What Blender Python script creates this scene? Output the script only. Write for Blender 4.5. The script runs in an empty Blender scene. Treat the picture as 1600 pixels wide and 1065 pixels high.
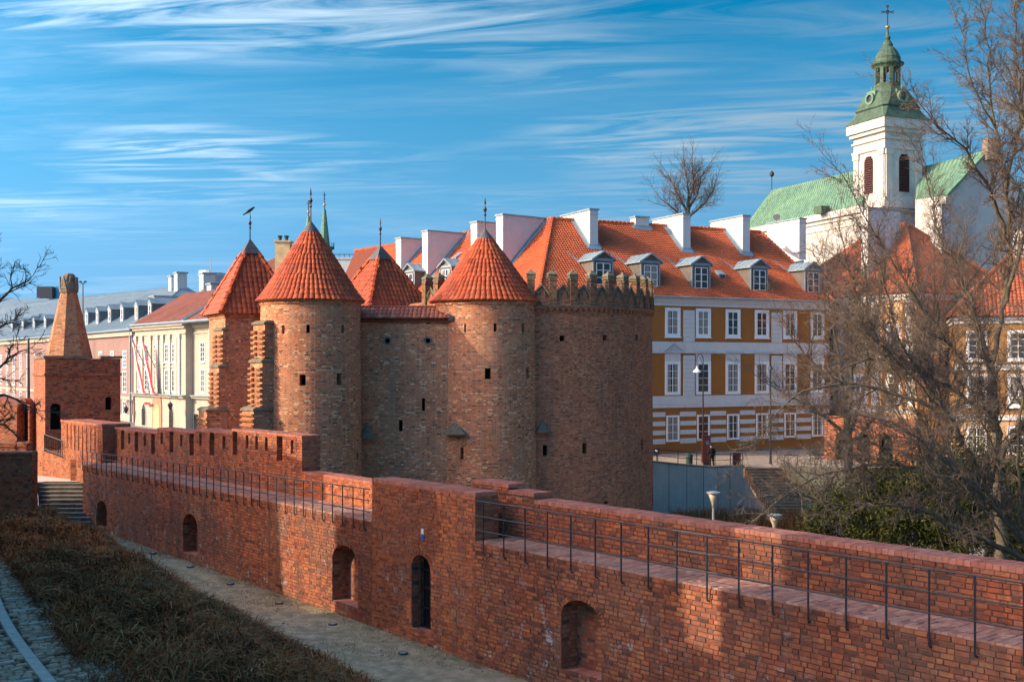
import bpy, bmesh, math, random
import numpy as np
from mathutils import Vector, Matrix

R = math.radians
rnd = random.Random(7)
C = bpy.context.scene.collection
scene = bpy.context.scene

# ------------------------------------------------------------------ camera
F, HOR, EYE = 1778.0, 570.0, 7.5            # focal length in photo pixels, eye-level row, eye height
cd = bpy.data.cameras.new('camera'); cam = bpy.data.objects.new('camera', cd); C.objects.link(cam)
cd.sensor_width = 36; cd.lens = 36 * F / 1600; cd.clip_end = 6000; cd.clip_start = .1
cd.shift_y = (HOR - 532.5) / 1600
cam.location = (0, 0, EYE); cam.rotation_euler = (R(90), 0, 0)
scene.camera = cam

# ------------------------------------------------------------------ sun, sky, exposure
SUN_AZ, SUN_EL = R(75), R(27)               # degrees to the left of straight back towards the camera
SUN = Vector((-math.sin(SUN_AZ) * math.cos(SUN_EL), -math.cos(SUN_AZ) * math.cos(SUN_EL), math.sin(SUN_EL)))
sl = bpy.data.lights.new('sun', 'SUN'); so = bpy.data.objects.new('sun', sl); C.objects.link(so)
sl.energy = 2.35; sl.angle = R(.5); sl.color = (1, .90, .74)
so.rotation_euler = SUN.to_track_quat('Z', 'Y').to_euler(); so.location = (-60, -20, 60)

scene.view_settings.view_transform = 'Standard'; scene.view_settings.look = 'None'
scene.view_settings.exposure = 0.95; scene.view_settings.gamma = 1
scene.view_settings.use_curve_mapping = False

def nd(t, typ, ins=None, **kw):
    n = t.nodes.new(typ)
    for k, v in kw.items(): setattr(n, k, v)
    for k, v in (ins or {}).items():
        if isinstance(v, bpy.types.NodeSocket): t.links.new(v, n.inputs[k])
        else: n.inputs[k].default_value = v
    return n
def math_(t, op, a, b=None, clamp=False):
    n = t.nodes.new('ShaderNodeMath'); n.operation = op; n.use_clamp = clamp
    for i, v in enumerate((a, b)):
        if v is None: continue
        if isinstance(v, bpy.types.NodeSocket): t.links.new(v, n.inputs[i])
        else: n.inputs[i].default_value = v
    return n.outputs[0]
def mix_(t, fac, a, b, mode='MIX'):
    n = t.nodes.new('ShaderNodeMix'); n.data_type = 'RGBA'; n.blend_type = mode; n.clamp_factor = True
    for i, v in ((0, fac), (6, a), (7, b)):
        if isinstance(v, bpy.types.NodeSocket): t.links.new(v, n.inputs[i])
        else: n.inputs[i].default_value = v if i == 0 else (*v[:3], 1)
    return n.outputs[2]
def ramp_(t, fac, stops, interp='LINEAR'):
    n = t.nodes.new('ShaderNodeValToRGB'); n.color_ramp.interpolation = interp
    e = n.color_ramp.elements
    while len(e) < len(stops): e.new(.5)
    for i, (p, c) in enumerate(stops):
        e[i].position = p; e[i].color = (*c, 1) if not isinstance(c, (int, float)) else (c, c, c, 1)
    t.links.new(fac, n.inputs[0]); return n.outputs[0]
def noise_(t, vec, scale, detail=3, rough=.55, dist=0):
    n = nd(t, 'ShaderNodeTexNoise', {'Scale': scale, 'Detail': detail, 'Roughness': rough, 'Distortion': dist})
    if vec is not None: t.links.new(vec, n.inputs['Vector'])
    return n.outputs[0]

wd = bpy.data.worlds.new('World'); scene.world = wd; wd.use_nodes = True
wt = wd.node_tree; bg = wt.nodes['Background']
sky = nd(wt, 'ShaderNodeTexSky', sky_type='NISHITA', sun_disc=False, sun_elevation=SUN_EL,
         sun_rotation=math.atan2(SUN.x, SUN.y), altitude=100, air_density=1.0, dust_density=4.0, ozone_density=2.0)
hs = nd(wt, 'ShaderNodeHueSaturation', {'Hue': .487, 'Saturation': 3.0, 'Value': .70, 'Color': sky.outputs[0]})
tc = nd(wt, 'ShaderNodeTexCoord')
sx = nd(wt, 'ShaderNodeSeparateXYZ', {0: tc.outputs['Generated']})
zz = math_(wt, 'MAXIMUM', sx.outputs[2], .03)
px_ = math_(wt, 'DIVIDE', sx.outputs[0], zz); py_ = math_(wt, 'DIVIDE', sx.outputs[1], zz)
az_ = math_(wt, 'DIVIDE', sx.outputs[0], math_(wt, 'MAXIMUM', math_(wt, 'ABSOLUTE', sx.outputs[1]), .05))
# high cirrus on a flat layer far above: thin rippled bands, and a soft veil; clouds brightened towards the sun as added fill
SKY_FILL = 2.1
SEED_B, SEED_P, SEED_V = 1.1, 6.6, 5.5
pv = nd(wt, 'ShaderNodeCombineXYZ', {0: px_, 1: py_, 2: 0.0}).outputs[0]
pr = nd(wt, 'ShaderNodeVectorRotate', {'Vector': pv, 'Angle': R(9)}, rotation_type='Z_AXIS').outputs[0]
def layer(sx_, sy_, seed, detail, rough, dist, stops):
    v = nd(wt, 'ShaderNodeVectorMath', {0: pr, 1: (sx_, sy_, 0)}, operation='MULTIPLY').outputs[0]
    v = nd(wt, 'ShaderNodeVectorMath', {0: v, 1: (seed, seed * 2, seed * 3)}, operation='ADD').outputs[0]
    return ramp_(wt, noise_(wt, v, 1.0, detail, rough, dist), stops)
band = layer(1.0, 3.4, SEED_B, 7, .56, 1.5, [(.42, 0), (.72, 1)])
patch = layer(.42, .50, SEED_P, 2, .5, .2, [(.44, 0), (.64, 1)])
veil = layer(.34, .62, SEED_V, 6, .62, .6, [(.46, 0), (.80, .65)])
rip = layer(1.9, 8.5, 4.3, 6, .62, 1.0, [(.36, .35), (.66, 1)])
veil = math_(wt, 'MULTIPLY', veil, rip)
hi_ = ramp_(wt, sx.outputs[2], [(.09, 0), (.19, 1)])
cf = math_(wt, 'MULTIPLY', math_(wt, 'MULTIPLY', band, patch), hi_)
cf = math_(wt, 'MAXIMUM', math_(wt, 'MULTIPLY', cf, .9), math_(wt, 'MULTIPLY', veil, .46), True)
low = ramp_(wt, sx.outputs[2], [(0.0, .95), (.12, .85), (.30, .0)])
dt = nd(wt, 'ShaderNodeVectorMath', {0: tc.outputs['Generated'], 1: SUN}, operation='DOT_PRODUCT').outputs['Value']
ph_ = math_(wt, 'POWER', math_(wt, 'MULTIPLY', math_(wt, 'ADD', dt, 1.0), .5), 2.4)
ph_ = math_(wt, 'ADD', math_(wt, 'MULTIPLY', ph_, 7.5), .45)
ccol = nd(wt, 'ShaderNodeVectorMath', {0: (1.75, 2.05, 2.25), 1: nd(wt, 'ShaderNodeCombineXYZ', {0: ph_, 1: ph_, 2: ph_}).outputs[0]}, operation='MULTIPLY').outputs[0]
hz_ = mix_(wt, low, hs.outputs[0], (.72, 2.0, 3.5))
gl = math_(wt, 'ADD', math_(wt, 'MULTIPLY', math_(wt, 'POWER', math_(wt, 'MULTIPLY', math_(wt, 'ADD', dt, 1.0), .5), 3.5), SKY_FILL), .72)   # sky brightened towards the sun, added to fill shaded walls
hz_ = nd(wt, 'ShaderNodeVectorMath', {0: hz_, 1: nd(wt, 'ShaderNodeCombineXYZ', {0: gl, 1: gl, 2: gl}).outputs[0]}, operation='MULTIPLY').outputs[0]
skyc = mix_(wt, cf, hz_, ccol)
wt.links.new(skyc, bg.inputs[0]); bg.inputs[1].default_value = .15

# ------------------------------------------------------------------ small mesh kit
class MB:
    def __init__(s): s.v = []; s.f = []; s.m = []; s.uv = {}
    def add(s, vs, fs, m=0):
        b = len(s.v); s.v.extend([tuple(v) for v in vs])
        for f in fs: s.f.append([b + i for i in f]); s.m.append(m)
    def poly(s, pts, m=0, uv=None):
        b = len(s.v); s.v.extend([tuple(p) for p in pts]); s.f.append(list(range(b, b + len(pts)))); s.m.append(m)
        if uv: s.uv[len(s.f) - 1] = uv
    def box(s, x0, x1, y0, y1, z0, z1, m=0, M=None, top=True):
        vs = [(x0,y0,z0),(x1,y0,z0),(x1,y1,z0),(x0,y1,z0),(x0,y0,z1),(x1,y0,z1),(x1,y1,z1),(x0,y1,z1)]
        if M is not None: vs = [M @ Vector(v) for v in vs]
        fs = [(0,1,5,4),(1,2,6,5),(2,3,7,6),(3,0,4,7),(3,2,1,0)] + ([(4,5,6,7)] if top else [])
        s.add(vs, fs, m)
    def tube(s, pts, rad, n=6, m=0, cap=True):
        pts = [Vector(p) for p in pts]
        if not isinstance(rad, (list, tuple)): rad = [rad] * len(pts)
        b = len(s.v); k = len(pts)
        for i, p in enumerate(pts):
            d = (pts[min(i+1, k-1)] - pts[max(i-1, 0)]); d.normalize()
            u = d.cross(Vector((0, 0, 1)))
            if u.length < .1: u = d.cross(Vector((1, 0, 0)))
            u.normalize(); w = d.cross(u)
            for j in range(n):
                a = 2 * math.pi * j / n
                s.v.append(tuple(p + (u * math.cos(a) + w * math.sin(a)) * rad[i]))
        for i in range(k - 1):
            for j in range(n):
                s.f.append([b+i*n+j, b+i*n+(j+1) % n, b+(i+1)*n+(j+1) % n, b+(i+1)*n+j]); s.m.append(m)
        if cap:
            s.f.append([b+j for j in range(n)]); s.m.append(m)
            s.f.append([b+(k-1)*n+n-1-j for j in range(n)]); s.m.append(m)
    def lathe(s, prof, n=24, cx=0, cy=0, m=0, a0=0, uvr=None, cap=True):
        b = len(s.v); k = len(prof)
        for r, z in prof:
            for j in range(n):
                a = a0 + 2 * math.pi * j / n
                s.v.append((cx + r * math.cos(a), cy + r * math.sin(a), z))
        for i in range(k - 1):
            for j in range(n):
                s.f.append([b+i*n+j, b+i*n+(j+1) % n, b+(i+1)*n+(j+1) % n, b+(i+1)*n+j]); s.m.append(m)
                if uvr:
                    w = 2 * math.pi * uvr / n
                    s.uv[len(s.f)-1] = [(j*w, prof[i][1]), ((j+1)*w, prof[i][1]), ((j+1)*w, prof[i+1][1]), (j*w, prof[i+1][1])]
        if not cap: return
        s.f.append([b+n-1-j for j in range(n)]); s.m.append(m)
        s.f.append([b+(k-1)*n+j for j in range(n)]); s.m.append(m)
    def ringloft(s, rings, m=0, cap=True):
        n = len(rings[0]); b = len(s.v)
        for r in rings: s.v.extend([tuple(p) for p in r])
        for i in range(len(rings) - 1):
            for j in range(n):
                s.f.append([b+i*n+j, b+i*n+(j+1) % n, b+(i+1)*n+(j+1) % n, b+(i+1)*n+j]); s.m.append(m)
        if cap:
            s.f.append([b+n-1-j for j in range(n)]); s.m.append(m)
            k = len(rings) - 1; s.f.append([b+k*n+j for j in range(n)]); s.m.append(m)
    def mesh(s, name, mats, uv=False, smooth=False):
        me = bpy.data.meshes.new(name); me.from_pydata(s.v, [], s.f)
        for m in (mats if isinstance(mats, (list, tuple)) else [mats]): me.materials.append(m)
        if any(s.m): me.polygons.foreach_set('material_index', s.m)
        if uv or s.uv:
            nl = len(me.loops); co = np.empty(len(me.vertices) * 3, np.float32); me.vertices.foreach_get('co', co); co = co.reshape(-1, 3)
            li = np.empty(nl, np.int32); me.loops.foreach_get('vertex_index', li)
            nf = len(me.polygons); nrm = np.empty(nf * 3, np.float32); me.polygons.foreach_get('normal', nrm); nrm = nrm.reshape(-1, 3)
            tot = np.empty(nf, np.int32); me.polygons.foreach_get('loop_total', tot); st = np.empty(nf, np.int32); me.polygons.foreach_get('loop_start', st)
            fi = np.repeat(np.arange(nf), tot); N = nrm[fi]; Pn = co[li]
            L = np.hypot(N[:, 0], N[:, 1]); L[L < 1e-6] = 1
            tx, ty = -N[:, 1] / L, N[:, 0] / L
            U = Pn[:, 0] * tx + Pn[:, 1] * ty; V = Pn[:, 2].copy()
            flat = np.abs(N[:, 2]) > .8; U[flat] = Pn[flat, 0]; V[flat] = Pn[flat, 1]
            for k, q in s.uv.items():
                for j in range(tot[k]): U[st[k]+j], V[st[k]+j] = q[j]
            lay = me.uv_layers.new(name='UVMap'); arr = np.stack([U, V], 1).astype(np.float32).ravel(); lay.data.foreach_set('uv', arr)
        if smooth: me.polygons.foreach_set('use_smooth', [True] * len(me.polygons))
        me.update(); return me

def ob(name, me, parent=None, loc=(0, 0, 0), rot=0, scale=None, label=None, cat=None, group=None, kind=None, mat=None):
    o = bpy.data.objects.new(name, me); C.objects.link(o)
    if parent is not None: o.parent = parent
    if mat is not None: o.matrix_local = mat
    else:
        o.location = loc; o.rotation_euler = (0, 0, rot) if isinstance(rot, (int, float)) else rot
        if scale: o.scale = scale
    for k, v in (('label', label), ('category', cat), ('group', group), ('kind', kind)):
        if v: o[k] = v
    return o
def thing(name, label, cat, loc=(0, 0, 0), rot=0, group=None):
    return ob(name, None, None, loc, rot, None, label, cat, group)
def copy_tree(o, parent=None):
    c = o.copy(); C.objects.link(c); c.parent = parent
    for ch in [x for x in o.children]: copy_tree(ch, c)
    return c
def P(x, y, d): return Vector(((x - 800) / F * d, d, EYE + (HOR - y) / F * d))
def in_view(p, m=30):
    if p[1] < 1: return False
    x = 800 + p[0] / p[1] * F; y = HOR - (p[2] - EYE) / p[1] * F
    return -m < x < 1600 + m and -m < y < 1065 + m

# ------------------------------------------------------------------ materials
def base_mat(name):
    m = bpy.data.materials.new(name); m.use_nodes = True
    t = m.node_tree; return m, t, t.nodes['Principled BSDF']
def wpos(t): return nd(t, 'ShaderNodeNewGeometry').outputs['Position']
def bump_(t, b, h, strength=.4, dist=.02):
    n = nd(t, 'ShaderNodeBump', {'Strength': strength, 'Distance': dist, 'Height': h}); t.links.new(n.outputs[0], b.inputs['Normal']); return n
def plain(name, col, rough=.75, var=.18, scale=2.5, bump=.0, bscale=30, metal=0, spec=.35, dark=None, dscale=.6, streak=False):
    m, t, b = base_mat(name); p = wpos(t)
    n1 = noise_(t, p, scale, 5, .65)
    lo = tuple(c * (1 - var) for c in col); hi = tuple(min(.95, c * (1 + var)) for c in col)
    c = mix_(t, ramp_(t, n1, [(.3, 0), (.7, 1)]), lo, hi)
    if dark is not None:
        if streak:
            mp = nd(t, 'ShaderNodeMapping', {'Vector': p, 'Scale': (3, 3, .35)}); q = mp.outputs[0]
        else: q = p
        c = mix_(t, ramp_(t, noise_(t, q, dscale, 5, .7, .3), [(.52, 0), (.75, .8)]), c, dark)
    t.links.new(c, b.inputs['Base Color'])
    b.inputs['Roughness'].default_value = rough; b.inputs['Metallic'].default_value = metal
    b.inputs['Specular IOR Level'].default_value = spec
    if bump: bump_(t, b, noise_(t, p, bscale, 4, .6), bump, .02)
    return m
def rand_(t):
    g = nd(t, 'ShaderNodeNewGeometry'); o = nd(t, 'ShaderNodeObjectInfo')
    return math_(t, 'FRACT', math_(t, 'ADD', g.outputs['Random Per Island'], o.outputs['Random'])), g.outputs['Position']
def math_v(t, p, amt):
    n = nd(t, 'ShaderNodeTexNoise', {'Vector': p, 'Scale': .6, 'Detail': 5, 'Roughness': .7})
    k = nd(t, 'ShaderNodeVectorMath', {0: n.outputs[1], 1: (amt * 8, amt * 8, amt * 8)}, operation='MULTIPLY').outputs[0]
    return nd(t, 'ShaderNodeVectorMath', {0: p, 1: k}, operation='ADD').outputs[0]
def piece_mat(name, stops, var=.25, nscale=9, rough=.85, dirt=None, dirt_sc=.5, dirt_lim=(.5, .75), lime=None, bump=.5, spec=.25, soot=None):
    """for bricks, tiles and stones that are pieces of their own: every piece its own shade"""
    m, t, b = base_mat(name); r, p = rand_(t)
    c = ramp_(t, r, stops)
    n = noise_(t, p, nscale, 5, .7)
    c = mix_(t, 1.0, c, ramp_(t, n, [(.25, 1 - var), (.75, 1 + var)]), 'MULTIPLY')
    if dirt: c = mix_(t, ramp_(t, noise_(t, p, dirt_sc, 5, .65, .4), [(dirt_lim[0], 0), (dirt_lim[1], .75)]), c, dirt)
    if soot:      # repaired patches of another firing, and rain streaks
        vo = nd(t, 'ShaderNodeTexVoronoi', {'Vector': math_v(t, p, .05), 'Scale': .42})
        c = mix_(t, .8, c, mix_(t, 1.0, c, ramp_(t, nd(t, 'ShaderNodeSeparateColor', {0: vo.outputs['Color']}).outputs[0], [(0, (.55, .50, .50)), (.35, (1, .92, .88)), (.7, (1.15, 1.1, 1.0)), (1, (.8, .86, .9))]), 'MULTIPLY'))
        mp = nd(t, 'ShaderNodeMapping', {'Vector': p, 'Scale': (1.6, 1.6, .17)}).outputs[0]
        c = mix_(t, ramp_(t, noise_(t, mp, 1.3, 5, .65), [(.50, 0), (.72, .75)]), c, tuple(x * 1.3 for x in soot))
        c = mix_(t, ramp_(t, noise_(t, p, 1.7, 6, .75, .2), [(.55, 0), (.8, .7)]), c, soot)
    if lime:
        z = nd(t, 'ShaderNodeSeparateXYZ', {0: p}).outputs[2]
        hz = ramp_(t, math_(t, 'MULTIPLY', z, .25), [(.0, 1), (.35, .75), (.75, .12)])
        l = ramp_(t, noise_(t, p, 1.7, 8, .85), [(.575, 0), (.63, 1)])
        c = mix_(t, math_(t, 'MULTIPLY', math_(t, 'MULTIPLY', l, hz), .8), c, lime)
    t.links.new(c, b.inputs['Base Color']); b.inputs['Roughness'].default_value = rough
    b.inputs['Specular IOR Level'].default_value = spec
    bump_(t, b, noise_(t, p, nscale * 6, 5, .7), bump, .012)
    return m
def brick_tex(name, stops, mortar, bw=.28, rh=.095, ms=.011, dirt=None, streaks=None, pale=None, bump=.6, big=.25, zred=None):
    m, t, b = base_mat(name)
    uv = nd(t, 'ShaderNodeUVMap', uv_map='UVMap').outputs[0]; p = wpos(t)
    jit = nd(t, 'ShaderNodeVectorMath', {0: uv, 1: nd(t, 'ShaderNodeVectorMath', {0: nd(t, 'ShaderNodeTexNoise', {'Scale': 2.0, 'Vector': p, 'Detail': 2}).outputs[1], 1: (.02, .02, 0)}, operation='MULTIPLY').outputs[0]}, operation='ADD').outputs[0]
    br = nd(t, 'ShaderNodeTexBrick', {'Vector': jit, 'Color1': (0, 0, 0, 1), 'Color2': (1, 1, 1, 1), 'Mortar': (.5, .5, .5, 1), 'Scale': 1, 'Mortar Size': ms,
                                      'Mortar Smooth': .25, 'Bias': 0, 'Brick Width': bw, 'Row Height': rh}, offset=.5, squash=.5, squash_frequency=2)
    c = ramp_(t, br.outputs[0], stops)
    c = mix_(t, 1.0, c, ramp_(t, noise_(t, p, 5, 6, .7), [(.25, 1 - big), (.75, 1 + big)]), 'MULTIPLY')
    if pale: c = mix_(t, ramp_(t, noise_(t, p, .45, 6, .7, .5), [(.50, 0), (.78, .6)]), c, pale)
    if zred:
        z = nd(t, 'ShaderNodeSeparateXYZ', {0: math_v(t, p, .6)}).outputs[2]
        f = ramp_(t, z, [(zred[0], 1), (zred[1], 0)])
        c = mix_(t, math_(t, 'MULTIPLY', f, .7), c, zred[2])
    if dirt: c = mix_(t, ramp_(t, noise_(t, p, 1.3, 6, .75, .3), [(.55, 0), (.8, .8)]), c, dirt)
    if streaks:
        mp = nd(t, 'ShaderNodeMapping', {'Vector': p, 'Scale': (2.2, 2.2, .22)}).outputs[0]
        c = mix_(t, ramp_(t, noise_(t, mp, 1.2, 4, .6), [(.52, 0), (.75, .75)]), c, streaks)
    mo = mix_(t, ramp_(t, noise_(t, p, 1.1, 4, .6), [(.35, 0), (.7, 1)]), tuple(x * .6 for x in mortar), mortar)
    c = mix_(t, br.outputs[1], c, mo)
    t.links.new(c, b.inputs['Base Color']); b.inputs['Roughness'].default_value = .9; b.inputs['Specular IOR Level'].default_value = .2
    h = math_(t, 'SUBTRACT', math_(t, 'MULTIPLY', noise_(t, p, 14, 5, .7), .6), br.outputs[1])
    bump_(t, b, h, bump, .02)
    return m

def leafy_(name, stops, rough=.8, tr=.15):
    m, t, b = base_mat(name); r, p = rand_(t)
    c = ramp_(t, r, stops); c = mix_(t, 1.0, c, ramp_(t, noise_(t, p, .9, 4, .6), [(.3, .45), (.7, 1.45)]), 'MULTIPLY')
    t.links.new(c, b.inputs['Base Color']); b.inputs['Roughness'].default_value = rough; b.inputs['Specular IOR Level'].default_value = .2
    return m
leafy = leafy_
RED = [(0, (.12, .05, .035)), (.13, (.27, .080, .042)), (.4, (.39, .112, .050)), (.65, (.45, .135, .056)), (.86, (.50, .18, .07)), (1, (.32, .135, .09))]
M = {}
M['brick'] = piece_mat('old_red_brick', RED, .38, 11, dirt=(.22, .115, .072), dirt_lim=(.44, .70), lime=(.66, .58, .52), soot=(.08, .045, .033), bump=.8)
M['coping'] = piece_mat('coping_brick', [(0, (.34, .12, .08)), (.5, (.43, .15, .095)), (1, (.50, .20, .13))], .25, 8, dirt=(.32, .17, .12), bump=.4)
M['paver'] = piece_mat('paving_brick', [(0, (.33, .145, .10)), (.5, (.44, .21, .14)), (1, (.52, .28, .19))], .25, 7, dirt=(.42, .28, .2), bump=.4)
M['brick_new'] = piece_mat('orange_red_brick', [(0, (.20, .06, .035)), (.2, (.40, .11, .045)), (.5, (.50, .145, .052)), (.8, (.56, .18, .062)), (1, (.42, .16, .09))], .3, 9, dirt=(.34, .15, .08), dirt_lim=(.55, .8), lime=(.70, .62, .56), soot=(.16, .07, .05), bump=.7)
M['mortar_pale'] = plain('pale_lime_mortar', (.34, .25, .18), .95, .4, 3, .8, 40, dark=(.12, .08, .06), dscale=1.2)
M['mortar'] = plain('lime_mortar', (.13, .095, .07), .95, .5, 3, .8, 40, dark=(.04, .03, .024), dscale=1.5)
M['niche'] = brick_tex('niche_brick', RED, (.20, .16, .13), .27, .1, .014, dirt=(.05, .035, .03))
M['redtex'] = brick_tex('red_brickwork', RED, (.19, .14, .11), .27, .1, .013, dirt=(.06, .03, .025))
BARB = [(0, (.10, .055, .042)), (.08, (.17, .08, .055)), (.16, (.40, .115, .05)), (.42, (.47, .145, .062)), (.66, (.57, .215, .095)), (.84, (.56, .155, .05)), (.93, (.66, .36, .19)), (1, (.70, .46, .28))]
M['barb'] = brick_tex('tan_brickwork', BARB, (.60, .385, .25), .28, .096, .014, dirt=(.20, .13, .10), streaks=(.27, .15, .10), pale=(.56, .29, .16), bump=.8, big=.35, zred=(.12, .5, (.30, .105, .06)))
M['bast'] = brick_tex('brown_brickwork', [(0, (.10, .05, .038)), (.10, (.21, .08, .05)), (.5, (.40, .125, .06)), (.8, (.46, .15, .068)), (1, (.50, .235, .125))],
                      (.44, .28, .18), .27, .092, .011, dirt=(.13, .08, .06), streaks=(.13, .08, .06), bump=.8, big=.35, zred=(.12, .45, (.26, .10, .055)))
M['bastO'] = brick_tex('mossy_dark_brickwork', [(0, (.07, .04, .03)), (.2, (.15, .07, .045)), (.6, (.28, .10, .055)), (1, (.33, .16, .09))], (.26, .2, .13), .27, .092, .011, dirt=(.09, .085, .04), streaks=(.11, .12, .045), bump=.8)
M['tower'] = brick_tex('dark_red_brickwork', RED, (.24, .17, .13), .27, .095, .011, dirt=(.10, .04, .03))
M['spire'] = brick_tex('orange_brickwork', [(0, (.18, .07, .04)), (.3, (.42, .15, .06)), (.7, (.48, .19, .08)), (1, (.48, .26, .14))], (.44, .32, .22), .27, .095, .012, dirt=(.2, .10, .055), pale=(.44, .24, .12))
TILE = [(0, (.25, .044, .014)), (.3, (.34, .058, .015)), (.7, (.40, .068, .017)), (1, (.45, .095, .026))]
M['tile'] = piece_mat('terracotta_tile', TILE, .12, 3, .62, dirt=(.25, .085, .04), dirt_sc=.8, dirt_lim=(.52, .82), bump=.08, spec=.35)
M['tile_old'] = piece_mat('weathered_tile', [(0, (.30, .08, .045)), (.5, (.40, .11, .055)), (1, (.48, .18, .10))], .3, 5, .75, dirt=(.20, .13, .10), dirt_sc=1.2, bump=.3)
M['tile_dull'] = plain('dull_red_tile', (.26, .085, .045), .8, .35, 1.2, .4, 14, dark=(.10, .055, .04), dscale=.5)
M['tile_bed'] = plain('roof_underlay', (.16, .04, .018), .9, .3, 6)
M['stone'] = plain('mossy_stone', (.17, .15, .105), .95, .4, 6, .7, 25, dark=(.085, .105, .035), dscale=3)
M['capstone'] = plain('grey_stone', (.21, .17, .13), .9, .35, 5, .6, 25, dark=(.08, .065, .05), dscale=2)
M['iron'] = plain('dark_iron', (.018, .021, .028), .5, .3, 12, metal=.0, spec=.5)
M['lead'] = plain('grey_lead', (.085, .088, .09), .6, .3, 3, metal=.2, spec=.5)
M['white'] = plain('white_render', (.56, .56, .545), .8, .05, 1.5, dark=(.47, .455, .43), dscale=1.2, streak=True)
M['church'] = plain('old_white_render', (.48, .465, .43), .85, .10, .5, dark=(.36, .335, .29), dscale=.35, streak=True)
M['stucco'] = plain('pale_stucco', (.48, .45, .39), .85, .06, 1.5)
M['zinc_d'] = plain('dark_zinc_cladding', (.085, .115, .14), .6, .15, 2)
M['mould'] = plain('grey_moulding', (.45, .47, .48), .8, .08, 3)
M['white_trim'] = plain('white_paint', (.74, .745, .74), .7, .04, 3)
M['ochre'] = plain('ochre_render', (.31, .12, .026), .85, .08, 1.2, .15, 40)
M['peach'] = plain('peach_render', (.56, .36, .20), .85, .12, 1.0, .15, 40, dark=(.42, .25, .13), dscale=.5)
M['pink'] = plain('pink_render', (.245, .16, .145), .85, .1, .6, dark=(.30, .17, .15), dscale=.3)
M['cream'] = plain('cream_render', (.41, .37, .30), .85, .09, .8, dark=(.30, .26, .20), dscale=.5, streak=True)
M['zinc'] = plain('blue_zinc', (.215, .30, .345), .55, .15, 1.5, metal=.15, spec=.5, dark=(.16, .22, .26), dscale=.7)
M['zinc_side'] = plain('slate_cladding', (.13, .115, .105), .7, .2, 3)
M['copper'] = plain('green_copper', (.115, .235, .16), .75, .25, 1.0, dark=(.18, .31, .22), dscale=.25)
M['copper_dk'] = plain('dark_copper', (.058, .105, .07), .7, .35, .9, dark=(.03, .042, .025), dscale=.6, streak=True)
M['gold'] = plain('gilding', (.55, .28, .07), .35, .1, 3, metal=.7)
M['concrete'] = plain('grey_concrete', (.48, .43, .385), .8, .14, .8, .2, 20, dark=(.34, .30, .26), dscale=.5, streak=True)
M['step'] = plain('weathered_step', (.19, .17, .135), .9, .35, 4, .5, 30, dark=(.06, .06, .035), dscale=1.5)
M['beige'] = plain('beige_render', (.55, .42, .22), .85, .2, 1.2, .2, 20, dark=(.26, .2, .12), dscale=.7)
M['stepbrown'] = plain('brown_stair_brick', (.26, .16, .10), .9, .35, 4, .4, 30, dark=(.13, .08, .05), dscale=1.5)
M['navy'] = plain('navy_board', (.012, .02, .05), .4, .1, 3)
M['pathbed'] = brick_tex('far_cobbles', [(0, (.20, .14, .09)), (.5, (.38, .28, .19)), (1, (.5, .38, .27))], (.13, .10, .07), .2, .135, .012, bump=.8)
M['granite'] = plain('light_granite', (.58, .48, .39), .8, .2, 8, .3, 40)
M['cobble'] = piece_mat('cobblestone', [(0, (.26, .16, .10)), (.5, (.47, .31, .20)), (1, (.62, .45, .31))], .3, 14, .8, dirt=(.28, .2, .14), bump=.6)
M['grout'] = plain('sandy_grout', (.13, .10, .07), .95, .4, 8, .5, 50)
M['straw'] = leafy_('dry_grass', [(0, (.22, .16, .07)), (.5, (.36, .28, .14)), (.8, (.20, .20, .06)), (1, (.46, .37, .2))])
M['earth'] = plain('bare_earth', (.44, .315, .175), .95, .4, 2.6, .9, 22, dark=(.19, .165, .07), dscale=.9)
M['pebble'] = plain('pale_pebble', (.33, .26, .18), .95, .4, 9)
M['soil'] = plain('dark_soil', (.09, .05, .028), .95, .4, 4, .6, 20)
M['ground'] = plain('city_ground', (.20, .175, .15), .95, .25, .6, .4, 8)
M['street'] = plain('street_paving', (.30, .25, .20), .9, .3, 2.2, .2, 12, dark=(.20, .165, .13), dscale=.5)
M['bark'] = plain('grey_bark', (.10, .08, .055), .95, .4, 7, .8, 30, dark=(.20, .18, .055), dscale=1.6)
M['twig'] = plain('dark_twig', (.135, .102, .076), .95, .4, 3)
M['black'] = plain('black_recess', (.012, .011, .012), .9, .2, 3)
M['darkpanel'] = plain('dark_panel', (.05, .055, .065), .4, .2, 1)
M['brown_sign'] = plain('brown_painted_metal', (.075, .022, .016), .5, .15, 3)
M['green_bin'] = plain('dark_green_plastic', (.02, .045, .045), .5, .2, 3)
M['blue_sign'] = plain('blue_sign_face', (.03, .13, .34), .4, .05, 3)
M['skin'] = plain('skin', (.45, .27, .2), .6, .08, 8)
M['coat'] = plain('black_cloth', (.012, .012, .014), .9, .3, 12)
M['lampglass'] = plain('frosted_lamp_cup', (.42, .36, .24), .4, .15, 5)
M['alu'] = plain('pale_metal', (.45, .47, .48), .4, .1, 4, metal=.6)
M['flag_red'] = plain('red_banner', (.55, .025, .035), .8, .08, 3)
M['flag_white'] = plain('white_banner', (.75, .73, .72), .8, .05, 3)
M['tower_glass'] = plain('pale_curtain_wall', (.42, .5, .56), .3, .15, .05, spec=.6)
M['blue_glass'] = plain('blue_curtain_wall', (.06, .30, .46), .25, .15, .05, spec=.6)
M['sandst'] = plain('pink_sandstone', (.42, .21, .14), .85, .2, 3)
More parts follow.
